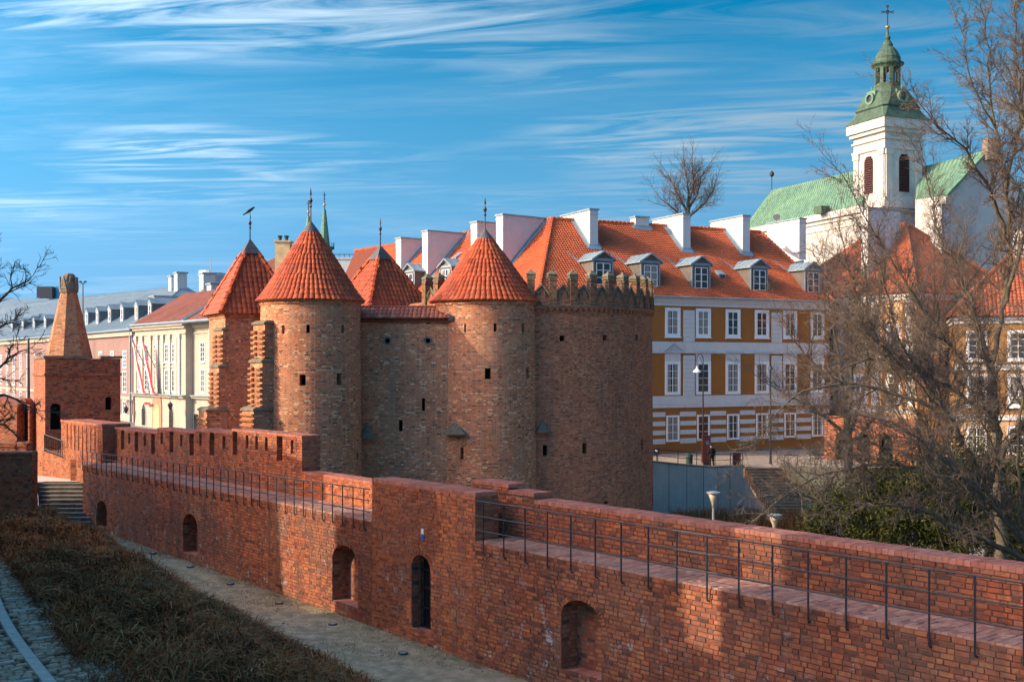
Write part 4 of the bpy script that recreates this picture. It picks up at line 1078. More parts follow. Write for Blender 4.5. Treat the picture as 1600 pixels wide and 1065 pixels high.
mb.lathe([(14.2 * px2m, z5), (14.6 * px2m, z5 + .18), (13.4 * px2m, z5 + .22), (13.8 * px2m, z5 + .55), (11.2 * px2m, z5 + .62), (9.6 * px2m, z4 - .16), (7.5 * px2m, z4 - .04), (4 * px2m, z4)], 8, sxo, syo, a0=a8)
for j in range(8):
    a = a8 + math.pi / 8 + j * math.pi / 4; r_ = 13.6 * px2m * math.cos(math.pi / 8)
    mt = Matrix.Translation((sxo, syo, 0)) @ Matrix.Rotation(a, 4, 'Z') @ Matrix.Translation((r_, 0, z5 + .2))
    mb.add([mt @ Vector(v) for v in ((.0, -.19, 0), (.05, -.19, 0), (.05, .19, 0), (0, .19, 0), (-.05, 0, .72), (.04, 0, .68))], [(0, 1, 5, 4), (1, 2, 5), (2, 3, 4, 5), (0, 1, 2, 3)])
ob('spire_cap', mb.mesh('spire_cap', M['capstone']), st)

# ================================================================== WINDOWS AND ROOF SHEETS
_wc = {}
def window(parent, loc, w, h, cols, rows, casing=.14, rot=0, proud=.07, frame_m='white_trim', sill=False, bar=.035, arched=False, reveal=None):
    """window on a wall whose outside is local -Y"""
    key = (w, h, cols, rows, casing, proud, frame_m, sill, arched, bar)
    if key not in _wc:
        mb = MB(); c = casing
        if c > 0:
            mb.box(-w/2-c, -w/2, -proud, .0, -c, h + c); mb.box(w/2, w/2+c, -proud, .0, -c, h + c)
            mb.box(-w/2, w/2, -proud, .0, h, h + c); mb.box(-w/2, w/2, -proud, .0, -c, 0)
        if sill: mb.box(-w/2-c-.06, w/2+c+.06, -proud-.09, .0, -c-.07, -c-.002)
        f = .055; y0, y1 = -.035, -.012
        mb.box(-w/2, -w/2+f, y0, y1, 0, h); mb.box(w/2-f, w/2, y0, y1, 0, h); mb.box(-w/2+f, w/2-f, y0, y1, h-f, h); mb.box(-w/2+f, w/2-f, y0, y1, 0, f)
        for i in range(1, cols):
            x = -w/2 + w * i / cols; b = bar * (1.9 if (cols % 2 == 0 and i == cols // 2) else 1); mb.box(x-b/2*1, x+b/2, y0 - .004, y1 - .002, f, h-f)
        for i in range(1, rows):
            z = h * i / rows; mb.box(-w/2+f, w/2-f, y0 + .003, y1 - .001, z-bar/2, z+bar/2)
        g = MB(); g.box(-w/2+.01, w/2-.01, -.012, -.006, .01, h-.01)
        _wc[key] = (mb.mesh('window', M[frame_m]), g.mesh('pane', M['glass']))
    a, b = _wc[key]; o = ob('window', a, parent, loc, rot); ob('pane', b, o); return o
def tile_sheet(parent, O, ux, up, wid, length, tw, tl, mat, clips=(), name='roof_tiles', h=.05):
    """a whole roof slope of small pantiles as one real relief: O lower left corner, ux along the eave, up up the slope"""
    nn = ux.cross(up).normalized(); nc = max(1, int(wid / tw)); nr = max(1, int(length / tl)); K = 4
    V = []; Fq = []
    us = [(i + k / K) / nc for i in range(nc) for k in range(K)] + [1.0]
    prof = [math.sin(math.pi * k / K) ** .8 * h if k else 0 for k in range(K)]
    n = len(us)
    for r in range(nr):
        for (v, e) in ((r / nr, .045), ((r + 1) / nr, 0)):
            for i, u in enumerate(us): V.append(O + ux * (u * wid) + up * (v * length) + nn * (e + prof[i % K] * (1 if i < n - 1 else 0)))
    for r in range(nr):
        a = 2 * r * n
        for i in range(n - 1):
            Fq.append((a+i, a+i+1, a+n+i+1, a+n+i))
            if r < nr - 1: Fq.append((a+n+i, a+n+i+1, a+2*n+i+1, a+2*n+i))
    me = bpy.data.meshes.new(name); me.from_pydata([tuple(v) for v in V], [], Fq)
    if clips:
        bm = bmesh.new(); bm.from_mesh(me)
        for co, no in clips:
            bmesh.ops.bisect_plane(bm, geom=bm.verts[:] + bm.edges[:] + bm.faces[:], plane_co=co, plane_no=no, clear_outer=True)
        bm.to_mesh(me); bm.free()
    me.materials.append(mat); return ob(name, me, parent, kind='stuff')
def roof_tex(name, stops):
    m, t, b = base_mat(name); p = wpos(t)
    n = noise_(t, p, 3.5, 5, .75); n2 = noise_(t, p, .35, 4, .6)
    c = ramp_(t, n, stops); c = mix_(t, 1.0, c, ramp_(t, n2, [(.3, .72), (.7, 1.2)]), 'MULTIPLY')
    t.links.new(c, b.inputs['Base Color']); b.inputs['Roughness'].default_value = .7; return m
M['tiles_far'] = roof_tex('orange_pantile', [(.25, (.30, .062, .022)), (.5, (.46, .10, .03)), (.75, (.56, .14, .04))])
M['tiles_house'] = roof_tex('red_pantile', [(.25, (.22, .06, .03)), (.5, (.36, .095, .04)), (.75, (.46, .14, .06))])
M['tiles_brown'] = roof_tex('brown_red_pantile', [(.25, (.13, .055, .04)), (.5, (.22, .075, .05)), (.75, (.30, .12, .08))])

# ================================================================== OCHRE AND WHITE TOWNHOUSE
ex = Vector((.897, .441)); ey = Vector((-.441, .897)); CR = Vector((2.2, 87.5)); HR = math.atan2(ex.y, ex.x)
th1 = thing('townhouse', 'ochre and white townhouse with a long orange tiled roof and white slab chimneys', 'building', (CR.x, CR.y, 0), HR)
LH, ZG, DEP, ZR = 28.6, 13.0, 7.0, 19.75
def Hpx(px): k = (px - 800) / F; return (k * CR.y - CR.x) / (ex.x - k * ex.y)
def Hz(y, px): u = Hpx(px); return Z(y, (CR + ex * u).y)
mb = MB(); mb.box(0, LH, 0, 14, -1, ZG); ob('wall', mb.mesh('wall', M['ochre']), th1)
mb = MB()
mb.box(-.06, LH + .06, -.10, 0, 12.32, 12.62); mb.box(-.12, LH + .12, -.22, 0, 12.62, 12.82); mb.box(-.2, LH + .2, -.36, 0, 12.82, 12.98)
ob('cornice', mb.mesh('cornice', M['white']), th1)
mb = MB(); mb.tube([(-.2, -.46, ZG + .02), (LH + .2, -.46, ZG + .02)], .09, 6); ob('gutter', mb.mesh('gutter', M['zinc']), th1)
def band(z0, z1, pr=.05, nm='white_band'):
    mb = MB(); mb.box(-.02, LH + .02, -pr, 0, z0, z1); ob(nm, mb.mesh(nm, M['white']), th1)
band(8.46, 9.40); band(4.28, 4.98); band(4.02, 4.27, .14, 'string_course')
win_x = [12.15 + 3.03 * k for k in range(-3, 6)]
low_x = win_x
segs = []
for z0, z1 in ((3.29, 3.68), (2.55, 2.92), (1.82, 2.19), (1.09, 1.5)):
    x = 0
    edges = [0] + [e for w in low_x for e in (w - .72, w + .72)] + [LH]
    for a, b in zip(edges[::2], edges[1::2]):
        if z0 > 3.2 and False: pass
        if b - a > .1:
            mb = MB(); mb.box(a, b, -.045, 0, z0, z1); ob('rusticated_band', mb.mesh('rusticated_band', M['white']), th1)
mb = MB(); mb.box(-.03, LH + .03, -.06, 0, -1, .42); ob('plinth', mb.mesh('plinth', M['capstone']), th1)
for x in (Hpx(1076), Hpx(1213), Hpx(1076) - 9.1):
    for k in range(20):
        z = 4.98 + k * .37
        if z + .36 > 12.3: break
        if 8.2 < z + .18 < 9.5: continue
        mb = MB(); mb.box(x - .55, x + .55, -.085, 0, z, z + .355); ob('pilaster_block', mb.mesh('pilaster_block', M['white']), th1)
for i, x in enumerate(win_x):
    window(th1, (x, 0, 10.0), 1.05, 1.95, 2, 3, .22, sill=True)
    window(th1, (x, 0, 5.25), 1.10, 2.35, 2, 4, .20)
    mb = MB(); mb.box(x - .75, x + .75, -.06, 0, 7.8, 8.45); ob('window_apron', mb.mesh('window_apron', M['white']), th1)
    mb = MB()
    if i in (2, 3, 1, 7, 8) and x < 14.5:
        mb.poly([(x - 1.02, -.10, 8.62), (x + 1.02, -.10, 8.62), (x, -.10, 9.30)]); 
        for s in (-1, 1): mb.tube([(x + s * 1.05, -.14, 8.6), (x, -.14, 9.34)], .075, 5)
        mb.box(x - 1.08, x + 1.08, -.2, 0, 8.5, 8.62)
        ob('pediment', mb.mesh('pediment', M['mould']), th1)
    else:
        mb.box(x - 1.0, x + 1.0, -.22, 0, 8.5, 8.66); mb.box(x - .9, x + .9, -.14, 0, 8.42, 8.5); ob('window_hood', mb.mesh('window_hood', M['mould']), th1)
    window(th1, (x, -.02, 1.35), 1.05, 1.95, 2, 3, .10)
# roofs: the front slope and the slope of the rear wing
apex = Vector((Vector((3.4, 95.9)) - CR).dot(ex), (Vector((3.4, 95.9)) - CR).dot(ey)) if False else None
ap = Vector((3.4, 95.9)) - CR; ap = Vector((ap.dot(ex), ap.dot(ey)))
V3 = lambda a, z: Vector((a.x, a.y, z))
D2 = Vector((-.6, .8)); d2l = Vector((D2.dot(ex), D2.dot(ey)))
rz_end = V3(Vector((LH - 1.9, ap.y)), ZR)
c0 = Vector((-.35, -.40, ZG)); c1 = Vector((LH + .35, -.40, ZG)); A3 = V3(ap, ZR)
front = thing; bed = MB()
wl = V3(ap + d2l * 34, ZR); nl = Vector((-.8, -.6)); nl = Vector((nl.dot(ex), nl.dot(ey)))
e0 = V3(Vector((c0.x, c0.y)) + d2l * 34, ZG)
back_r = Vector((LH + .35, 2 * ap.y, ZG))
bed.poly([c0, c1, rz_end, A3]); bed.poly([c0, A3, wl, e0]); bed.poly([c1, back_r, rz_end]); bed.poly([A3, rz_end, back_r, Vector((ap.x, 2 * ap.y, ZG))])
roof1 = ob('roof', bed.mesh('roof', M['tile_bed']), th1)
up = Vector((0, A3.y - c0.y, ZR - ZG)); L_ = up.length; up.normalize()
def side_plane(p0, p1, keep):
    """vertical plane through two points; keeps the side of the point"""
    d = (p1 - p0); no = Vector((-d.y, d.x, 0)).normalized()
    if (keep - p0).dot(no) > 0: no = -no
    return (p0, no)
tile_sheet(roof1, Vector((c0.x, c0.y, ZG + .01)), Vector((1, 0, 0)), up, LH + .7, L_, .25, .27, M['tiles_far'],
           [side_plane(c0, A3, Vector((12, 2, 0))), side_plane(c1, rz_end, Vector((12, 2, 0)))])
upl = (A3 - c0) - V3(d2l, 0) * ((A3 - c0).dot(V3(d2l, 0))); Ll = upl.length; upl.normalize()
tile_sheet(roof1, e0 + Vector((0, 0, .01)), -V3(d2l, 0), upl, 35.5, Ll, .25, .27, M['tiles_far'], [side_plane(c0, A3, V3(d2l * 20, 0) + c0 + upl * 2)])
uph = (rz_end - c1) - Vector((0, 1, 0)) * (rz_end - c1).y; Lh = uph.length; uph.normalize()
tile_sheet(roof1, c1 + Vector((0, 0, .01)), Vector((0, 1, 0)), uph, back_r.y - c1.y, Lh, .25, .27, M['tiles_far'], [side_plane(c1, rz_end, Vector((LH + .35, 7, 0))), side_plane(back_r, rz_end, Vector((LH + .35, 7, 0)))])
for a, b in ((c0, A3), (c1, rz_end), (A3, rz_end), (A3, wl)):
    mb = MB(); n = int((b - a).length / .4)
    for i in range(n): mb.tube([a.lerp(b, i / n) + Vector((0, 0, .10)), a.lerp(b, (i + 1.1) / n) + Vector((0, 0, .06))], [.16, .13], 6)
    ob('ridge', mb.mesh('ridge', M['tiles_far']), roof1)
# wing wall under the left slope
mb = MB(); q0 = Vector((.0, .0, 0)); k = V3(d2l * 33.5, 0); bk2 = V3(-nl * 11.5, 0)
mb.add([q0 - Vector((0, 0, 1)), q0 + k - Vector((0, 0, 1)), q0 + k + bk2, q0 + bk2 + V3(d2l * 4, 0), q0 + Vector((0, 0, ZG)), q0 + k + Vector((0, 0, ZG)), q0 + k + bk2 + Vector((0, 0, ZG)), q0 + bk2 + V3(d2l * 4, 0) + Vector((0, 0, ZG))],
       [(0, 1, 5, 4), (1, 2, 6, 5), (2, 3, 7, 6), (3, 0, 4, 7)])
ob('wing_wall', mb.mesh('wing_wall', M['ochre']), th1)
# slab chimneys: u along the ridge, from the ridge down the slope to o
def chimney(org, along, down, th, o0, o1, ztop, fall, flash=True):
    mb = MB(); A, D = V3(along, 0), V3(down, 0)
    zl = lambda o: ZR - o * fall - .4
    pts = []
    for s in (-1, 1):
        p = org + A * (s * th / 2); pts.append([p + D * o0 + Vector((0, 0, zl(max(o0, 0)) - org.z)), p + D * o1 + Vector((0, 0, zl(o1) - org.z)), p + D * o1 + Vector((0, 0, ztop - org.z)), p + D * o0 + Vector((0, 0, ztop - org.z))])
    mb.ringloft(pts); ch = ob('chimney', mb.mesh('chimney', M['white']), roof1)
    mb = MB(); e = .09
    for z0, z1, g, mm in ((ztop - .32, ztop - .24, .04, 0), (ztop, ztop + .13, e, 1)):
        q = []
        for zz_ in (z0, z1): q.append([org + A * (sx_ * (th / 2 + g)) + D * oo + Vector((0, 0, zz_ - org.z)) for sx_, oo in ((-1, o0 - g), (1, o0 - g), (1, o1 + g), (-1, o1 + g))])
        mb.ringloft(q, mm)
    ob('chimney_cap', mb.mesh('chimney_cap', [M['white'], M['zinc']]), ch)
    if not flash: return
    mb = MB(); zs = lambda o: ZR - o * fall
    for s in (-1, 1):
        p = org + A * (s * (th / 2 + .02)); q = A * (s * .34); b_ = max(o0, 0)
        mb.add([p + D * b_ + Vector((0, 0, zs(b_) + .14 - org.z)), p + D * (o1 + .2) + Vector((0, 0, zs(o1 + .2) + .14 - org.z)), p + q + D * (o1 + .2) + Vector((0, 0, zs(o1 + .2) + .1 - org.z)), p + q + D * b_ + Vector((0, 0, zs(b_) + .1 - org.z)),
                p + D * b_ + Vector((0, 0, zs(b_) + .32 - org.z)), p + D * (o1 + .0) + Vector((0, 0, zs(o1) + .34 - org.z))], [(0, 1, 2, 3), (0, 1, 5, 4)])
    p = org + D * o1; mb.add([p - A * (th/2 + .15) + D * .35 + Vector((0, 0, zs(o1 + .35) + .12 - org.z)), p + A * (th/2 + .15) + D * .35 + Vector((0, 0, zs(o1 + .35) + .12 - org.z)), p + A * (th/2 + .1) + D * .02 + Vector((0, 0, zs(o1) + .25 - org.z)), p - A * (th/2 + .1) + D * .02 + Vector((0, 0, zs(o1) + .25 - org.z))], [(0, 1, 2, 3)])
    ob('flashing', mb.mesh('flashing', M['zinc']), ch)
fall1 = (ZR - ZG) / (A3.y - c0.y)
def ridge_at(px, o):    # ridge coordinate whose point o down the front slope lies at photo column px
    k = (px - 800) / F; b = CR + ey * (ap.y - o); return (k * b.y - b.x) / (ex.x - k * ex.y)
for px, o, zt in ((928, 2.75, 20.35), (1073, 2.6, 20.55), (1166, 2.6, 20.75), (1254, 2.4, 20.9)):
    chimney(Vector((ridge_at(px, o), ap.y, ZR)), Vector((1, 0)), Vector((0, -1)), .78, -2.2, o, zt, fall1, px < 1200)
u = ridge_at(1000, 0); chimney(Vector((u, ap.y, ZR)), Vector((1, 0)), Vector((0, -1)), 1.35, -.5, .35, 20.35, fall1)
nlo = (A3 - c0) - V3(d2l, 0) * ((A3 - c0).dot(V3(d2l, 0))); fall2 = (ZR - ZG) / math.hypot(nlo.x, nlo.y)
def wing_at(px, o):
    for i in range(4000):
        s = i * .01; p = Vector((3.4, 95.9)) + D2 * s + Vector((-.8, -.6)) * o
        if 800 + p.x / p.y * F <= px: return s, p
    return 30, p
for px, o, ytop in ((780.5, 4.6, 337), (740.5, 3.6, 348), (664, 4.4, 362), (622.5, 3.3, 373)):
    s, p = wing_at(px, o); zt = Z(ytop, p.y)
    chimney(V3(ap + d2l * s, ZR), d2l, nl, .95, -1.6, o, zt, fall2)
# dormers
def dormer(u, label=None, org=None, ax=None, bk=None, fall=fall1, set_=1.0, w=1.3, h=1.75):
    """front face of the dormer stands set_ metres up-slope from the eave"""
    z0 = ZG + fall * (set_ + .0)
    A, B = (Vector((1, 0, 0)), Vector((0, 1, 0))) if ax is None else (ax, bk)
    o = (Vector((u, c0.y + set_, z0)) if org is None else org)
    m = Matrix(((A.x, B.x, 0, o.x), (A.y, B.y, 0, o.y), (0, 0, 1, o.z), (0, 0, 0, 1)))
    mb = MB(); W2 = w / 2 + .28; run = (h + .35) / fall
    mb.add([(-W2, 0, -.2), (W2, 0, -.2), (W2, 0, h + .3), (-W2, 0, h + .3), (-W2, run, h + .3), (W2, run, h + .3), (-W2, .1, -.2), (W2, .1, -.2)],
           [(0, 1, 2, 3), (0, 3, 4), (1, 5, 2), (0, 4, 6), (1, 7, 5)])
    mb.add([(-W2, -.002, h + .3), (W2, -.002, h + .3), (0, -.002, h + .3 + W2 * .62)], [(0, 1, 2)])
    dm = ob('dormer', mb.mesh('dormer', M['zinc_side']), roof1, mat=m)
    mb = MB(); e = .26; zr_ = h + .36 + W2 * .66; r2 = (zr_ ) / fall + .4
    for s in (-1, 1):
        p = [(0, -e, zr_), (s * (W2 + .22), -e, h + .26), (s * (W2 + .22), run + .15, h + .26), (0, r2, zr_)]
        mb.poly(p); mb.poly([(x, y, z - .09) for x, y, z in p]); mb.poly([p[0], p[1], (p[1][0], p[1][1], p[1][2] - .12), (0, -e, zr_ - .12)]); mb.poly([p[1], p[2], (p[2][0], p[2][1], p[2][2] - .1), (p[1][0], p[1][1], p[1][2] - .1)])
        for k in range(4):
            y = -e + .1 + k * .75
            if y < run: mb.tube([(0, y, zr_ + .02), (s * (W2 + .2), y, h + .285)], .018, 4, cap=False)
    for s in (-1, 1): mb.poly([(s * (W2 - .1), run * .55, fall * run * .55 + .05), (s * (W2 + .1), run - .1, fall * run + .03), (0, r2 + .1, zr_ + .12), (s * (W2 + 1.0), r2 + .1, fall * (r2 + .1) + .07)])
    ob('dormer_roof', mb.mesh('dormer_roof', M['zinc']), dm)
    mb = MB(); mb.box(-W2 - .05, W2 + .05, -.06, -.003, h + .16, h + .36); mb.box(-W2, -W2 + .12, -.05, -.003, -.1, h + .16); mb.box(W2 - .12, W2, -.05, -.003, -.1, h + .16)
    mb.add([(-W2 - .45, -.02, -.12), (W2 + .45, -.02, -.12), (W2 + .3, -.55, -.12 - .5 * fall), (-W2 - .3, -.55, -.12 - .5 * fall)], [(0, 1, 2, 3)])
    ob('dormer_trim', mb.mesh('dormer_trim', M['zinc']), dm)
    window(dm, (0, -.05, 0), w, h, 2, 3, 0, bar=.05)
    return dm
for px in (942, 1016, 1095, 1186, 1270):
    b = CR + ey * (.55); k = (px - 800) / F; u = (k * b.y - b.x) / (ex.x - k * ex.y)
    dormer(u, set_=.95)
# dormers of the rear wing
upn = Vector((upl.x, upl.y)); upn.normalize(); upn3 = V3(upn, 0)
for px, hh in ((697, 0), (640, 0)):
    for i in range(4000):
        s = i * .01; q = CR.copy(); loc = Vector((c0.x, c0.y)) + d2l * s + upn * 1.0
        wp = CR + ex * loc.x + ey * loc.y
        if 800 + wp.x / wp.y * F <= px: break
    o = V3(loc, ZG + fall2 * 1.0)
    if hh == 0: dormer(0, org=o, ax=-V3(d2l, 0), bk=upn3, fall=fall2)
# small roof lights
def rooflight(org, A, B, fall):
    m = Matrix(((A.x, B.x, 0, org.x), (A.y, B.y, 0, org.y), (0, 0, 1, org.z), (0, 0, 0, 1)))
    mb = MB(); w, l = .35, .75; f = lambda y: y * fall
    mb.add([(-w, 0, .06), (w, 0, .06), (w, 0, .42), (-w, 0, .42), (-w, l, f(l) + .12), (w, l, f(l) + .12)], [(0, 1, 2, 3), (3, 2, 5, 4), (0, 3, 4), (1, 5, 2)])
    r_ = ob('rooflight', mb.mesh('rooflight', M['zinc']), roof1, mat=m)
    mb = MB(); mb.box(-w * .7, w * .7, -.01, -.004, .12, .36); ob('pane', mb.mesh('pane', M['glass']), r_)
b = CR + ey * 1.6; k = (1129 - 800) / F; u = (k * b.y - b.x) / (ex.x - k * ex.y)
rooflight(Vector((u, 1.6, ZG + fall1 * 2.0)), Vector((1, 0, 0)), Vector((0, 1, 0)), fall1)
for px, o in ((803, 3.3), (709, 3.2), (632, 2.6)):
    for i in range(4000):
        s = i * .01; loc = ap + d2l * s + nl * (6 - o); wp = CR + ex * loc.x + ey * loc.y
        if 800 + wp.x / wp.y * F <= px: break
    rooflight(V3(loc, ZR - (6 - o) * fall2), -V3(d2l, 0), upn3, fall2)
mb = MB(); mb.lathe([(.01, 0), (.22, .04), (.34, .13)], 14); c = CR + ex * (ridge_at(1222, -.5)) + ey * (ap.y + .8)
dish = thing('satellite_dish', 'small grey satellite dish beside the last white slab chimney of the orange roof', 'satellite dish', (c.x - .3, c.y, 20.9))
ob('reflector', mb.mesh('reflector', M['lead']), dish, (0, 0, .5), (R(70), 0, R(-20))); mb = MB(); mb.tube([(0, .05, 0), (0, .05, .55)], .03, 5); ob('mast', mb.mesh('mast', M['lead']), dish)

# ================================================================== CHURCH
TW = Vector((.330 * 170, 170)); angR = R(22.7); Rn = Vector((math.sin(angR), -math.cos(angR))); Ln = Vector((-math.cos(angR), -math.sin(angR)))
tw = thing('church_tower', 'white church bell tower with a green copper helm, lantern and cross', 'church tower', (TW.x, TW.y, 0), angR)   # local -Y looks along Rn, local -X along Ln
zc = lambda y: Z(y, 168.0)
sq = lambda hw, z: [(-hw, -hw, z), (hw, -hw, z), (hw, hw, z), (-hw, hw, z)]
hw = 3.45
mb = MB(); mb.box(-hw, hw, -hw, hw, 0, zc(196)); ob('shaft', mb.mesh('shaft', M['church']), tw)
def courses(mb, lst):
    for y0, y1, e in lst: mb.box(-hw - e, hw + e, -hw - e, hw + e, zc(y0), zc(y1))
for q in [(204, 189, .75), (210, 204.3, .45), (221, 218, .25), (236, 232, .22), (328, 318, .9), (333, 328.3, .55), (318.2, 311, .3)]: mb = MB(); courses(mb, [q]); ob('cornice', mb.mesh('cornice', M['church']), tw)
for f in range(2):
    for s in (-1, 1):
        mb = MB()
        for (x0, x1, z0, z1, e) in ((hw - 1.25, hw - .15, 318, 245, .16), (hw - 1.4, hw - .02, 245, 236, .28), (hw - 1.25, hw - .15, 520, 333, .16)):
            a, b = (x0, x1) if s > 0 else (-x1, -x0)
            if f == 0: mb.box(a, b, -hw - e, -hw, zc(z0), zc(z1))
            else: mb.box(-hw - e, -hw, a, b, zc(z0), zc(z1))
        ob('pilaster', mb.mesh('pilaster', M['church']), tw)
for f in range(2):
    mb = MB(); w, z0, zs, zt = .95, zc(302), zc(254), zc(243)
    prof = [(-w, z0), (w, z0), (w, zs)] + [(w * math.cos(a), zs + (zt - zs) * math.sin(a)) for a in [i * math.pi / 10 for i in range(1, 10)]] + [(-w, zs)]
    mt = Matrix.Rotation(-f * math.pi / 2, 4, 'Z') @ Matrix.Translation((0, -hw, 0))
    fr_ = [(x * 1.35, (z - z0) * 1.04 + z0 - .2) for x, z in prof]
    mb.poly([mt @ Vector((x, -.06, z)) for x, z in fr_], 0)
    for i in range(len(fr_)):
        a, b = fr_[i], fr_[(i+1) % len(fr_)]; mb.poly([mt @ Vector((a[0], -.06, a[1])), mt @ Vector((b[0], -.06, b[1])), mt @ Vector((b[0], 0, b[1])), mt @ Vector((a[0], 0, a[1]))], 0)
    mb.poly([mt @ Vector((x, -.08, z)) for x, z in prof], 1)
    op = ob('belfry_window', mb.mesh('belfry_window', [M['church'], M['black']]), tw)
    mb = MB(); n = 17
    for i in range(n):
        z = z0 + (zt - z0) * (i + .3) / n; ww = w * (1 if z < zs else math.sqrt(max(0, 1 - ((z - zs) / (zt - zs)) ** 2)))
        mb.add([mt @ Vector(v) for v in ((-ww, -.09, z + .2), (ww, -.09, z + .2), (ww, -.20, z), (-ww, -.20, z))], [(0, 1, 2, 3)])
    ob('louvres', mb.mesh('louvres', M['louv'] if 'louv' in M else M['brown_sign']), op)
def oct_(hw, ch, z):
    a, c = hw, hw - ch
    return [(-c, -a, z), (c, -a, z), (a, -c, z), (a, c, z), (c, a, z), (-c, a, z), (-a, c, z), (-a, -c, z)]
px = 168 / F
mb = MB(); helm = [(4.35, .15, 189), (4.0, .3, 183), (3.7, .4, 177), (3.45, .5, 171), (3.32, .55, 170), (3.5, .5, 168), (3.5, .6, 167), (3.3, .8, 160), (3.05, .95, 152), (2.75, 1.0, 145), (2.4, .95, 138), (2.05, .85, 134)]
mb.ringloft([oct_(a, c, zc(y)) for a, c, y in helm]); ob('copper_helm', mb.mesh('copper_helm', M['copper_dk']), tw)
mb = MB()
r8 = R(22.5)
mb.lathe([(2.1, zc(136)), (2.15, zc(131)), (1.9, zc(129)), (1.85, zc(127))], 8, a0=r8)
mb.lathe([(1.85, zc(103)), (2.0, zc(100)), (2.35, zc(97)), (2.4, zc(95)), (1.95, zc(93)), (1.85, zc(88)), (1.9, zc(86)), (1.75, zc(83)), (1.5, zc(77)), (1.15, zc(71.5)), (.75, zc(68)), (.8, zc(65)), (.6, zc(61)), (.35, zc(57)), (.42, zc(55)), (.45, zc(53)), (.22, zc(49)), (.15, zc(40)), (.12, zc(37))], 16, a0=r8)
ob('lantern_cap', mb.mesh('lantern_cap', M['copper_dk']), tw)
mb = MB()
for j in range(8):
    a = r8 + j * math.pi / 4; mb.box(-.24, .24, -.26, .26, zc(128), zc(102), M=Matrix.Rotation(a, 4, 'Z') @ Matrix.Translation((1.62, 0, 0)))
    a += math.pi / 8; d_ = 1.62 * math.cos(math.pi / 8); zt, zs = zc(103), zc(108); mt = Matrix.Rotation(a, 4, 'Z') @ Matrix.Translation((d_, 0, 0))
    for s in (-1, 1): mb.add([mt @ Vector(v) for v in ((.12, 0, zt), (.12, 0, zs + .45), (.12, s * .3, zs + .2), (.12, s * .55, zs - .2), (.12, s * .62, zt))], [(0, 1, 2, 3, 4)])
ob('lantern', mb.mesh('lantern', M['copper_dk']), tw)
for f in range(4):
    mt = Matrix.Rotation(f * math.pi / 2, 4, 'Z') @ Matrix.Translation((0, -2.98, zc(153)))
    mb = MB(); mb.lathe([(.58, .12), (.58, .5), (.92, .5), (.92, -.4)], 18, cap=False); mb.v = [tuple(mt @ (Matrix.Rotation(R(90), 4, 'X') @ Vector(v))) for v in mb.v]
    mb.box(-.9, .9, -.1, .9, .35, 1.15, M=mt); mb.tube([mt @ Vector((0, 0, 1.1)), mt @ Vector((0, 0, 1.75))], .1, 6)
    oc = ob('oculus', mb.mesh('oculus', M['copper']), tw)
    mb = MB(); mb.lathe([(.6, .2), (.01, .24)], 16); mb.v = [tuple(mt @ (Matrix.Rotation(R(90), 4, 'X') @ Vector(v))) for v in mb.v]; ob('oculus_plate', mb.mesh('oculus_plate', M['darkpanel']), oc)
mb = MB(); mb.lathe([(.05, zc(39.5)), (.28, zc(38.5)), (.36, zc(36.5)), (.28, zc(34.5)), (.05, zc(33.5))], 12); ob('gilded_ball', mb.mesh('gilded_ball', M['gold'], smooth=True), tw)
mb = MB(); z0, z1, zm = zc(34), zc(5), zc(12.5)
mb.tube([(0, 0, z0), (0, 0, z1 + .2)], .09, 6)
ca_ = math.cos(-angR); sa_ = math.sin(-angR); hx = lambda x, z: (x * ca_, x * sa_, z)
mb.tube([hx(-.7, zm), hx(.7, zm)], .08, 6)
for x, z in ((-.78, zm), (.78, zm), (0, z1 + .15), (0, zm)):
    r_ = .17 if (x or z != zm) else .26; mb.tube([hx(x + r_ * math.cos(a), z + r_ * math.sin(a)) for a in [i * math.pi / 5 for i in range(11)]], .055, 5)
ob('cross', mb.mesh('cross', M['iron']), tw)
# nave
def seam_roof(parent, name, pts, mat, n, h=.06, w=.05):
    """standing-seam slope: four corners eave-left, eave-right, ridge-right, ridge-left; n seams"""
    a, b, c, d = [Vector(p) for p in pts]; mb = MB(); mb.poly([a, b, c, d]); nn = (b - a).cross(d - a).normalized()
    if nn.z < 0: nn = -nn
    s = ob(name, mb.mesh(name, mat), parent); mb = MB()
    for i in range(n + 1):
        p, q = a.lerp(b, i / n), d.lerp(c, i / n); dr = (b - a).normalized() * w
        mb.add([p - dr, p + dr, q + dr, q - dr, p + nn * h, q + nn * h], [(0, 4, 5, 3), (1, 4, 5, 2), (0, 1, 4)])
    ob('roof_seams', mb.mesh('roof_seams', mat), s, kind='stuff'); return s
nv = thing('church_nave', 'long white church nave under a pale green copper roof, left of the bell tower', 'church', (0, 0, 0))
e1 = P(1340, 325, 169); r1 = P(1342, 275, 176); r0 = P(1206, 300, 196); e0_ = P(1160, 350, 199); e1.z = e0_.z = 31.0; r1.z = r0.z = 37.6; hipb = Vector((r0.x - 4, r0.y + 8, 31))
e1b = e1 + (e1 - e0_).normalized() * 1.2; r1b = r1 + (r1 - r0).normalized() * 1.2
seam_roof(nv, 'nave_roof', [e0_, e1b, r1b, r0], M['copper'], 46)
mb = MB(); mb.poly([e0_, r0, hipb]); nb = Vector((e1b.x + 14, e1b.y + 10, 31)); mb.poly([r0, r1b, nb, hipb]); ob('hip_roof', mb.mesh('hip_roof', M['copper']), nv)
mb = MB(); mb.ringloft([[Vector((p.x, p.y, z)) for p in (e0_, e1b, nb, hipb)] for z in (0, 30.7)]); mb2 = MB()
off_ = (e1 - e0_).cross(Vector((0, 0, 1))).normalized(); off_ = -off_ if off_.y > 0 else off_
ob('nave_wall', mb.mesh('nave_wall', M['church']), nv)
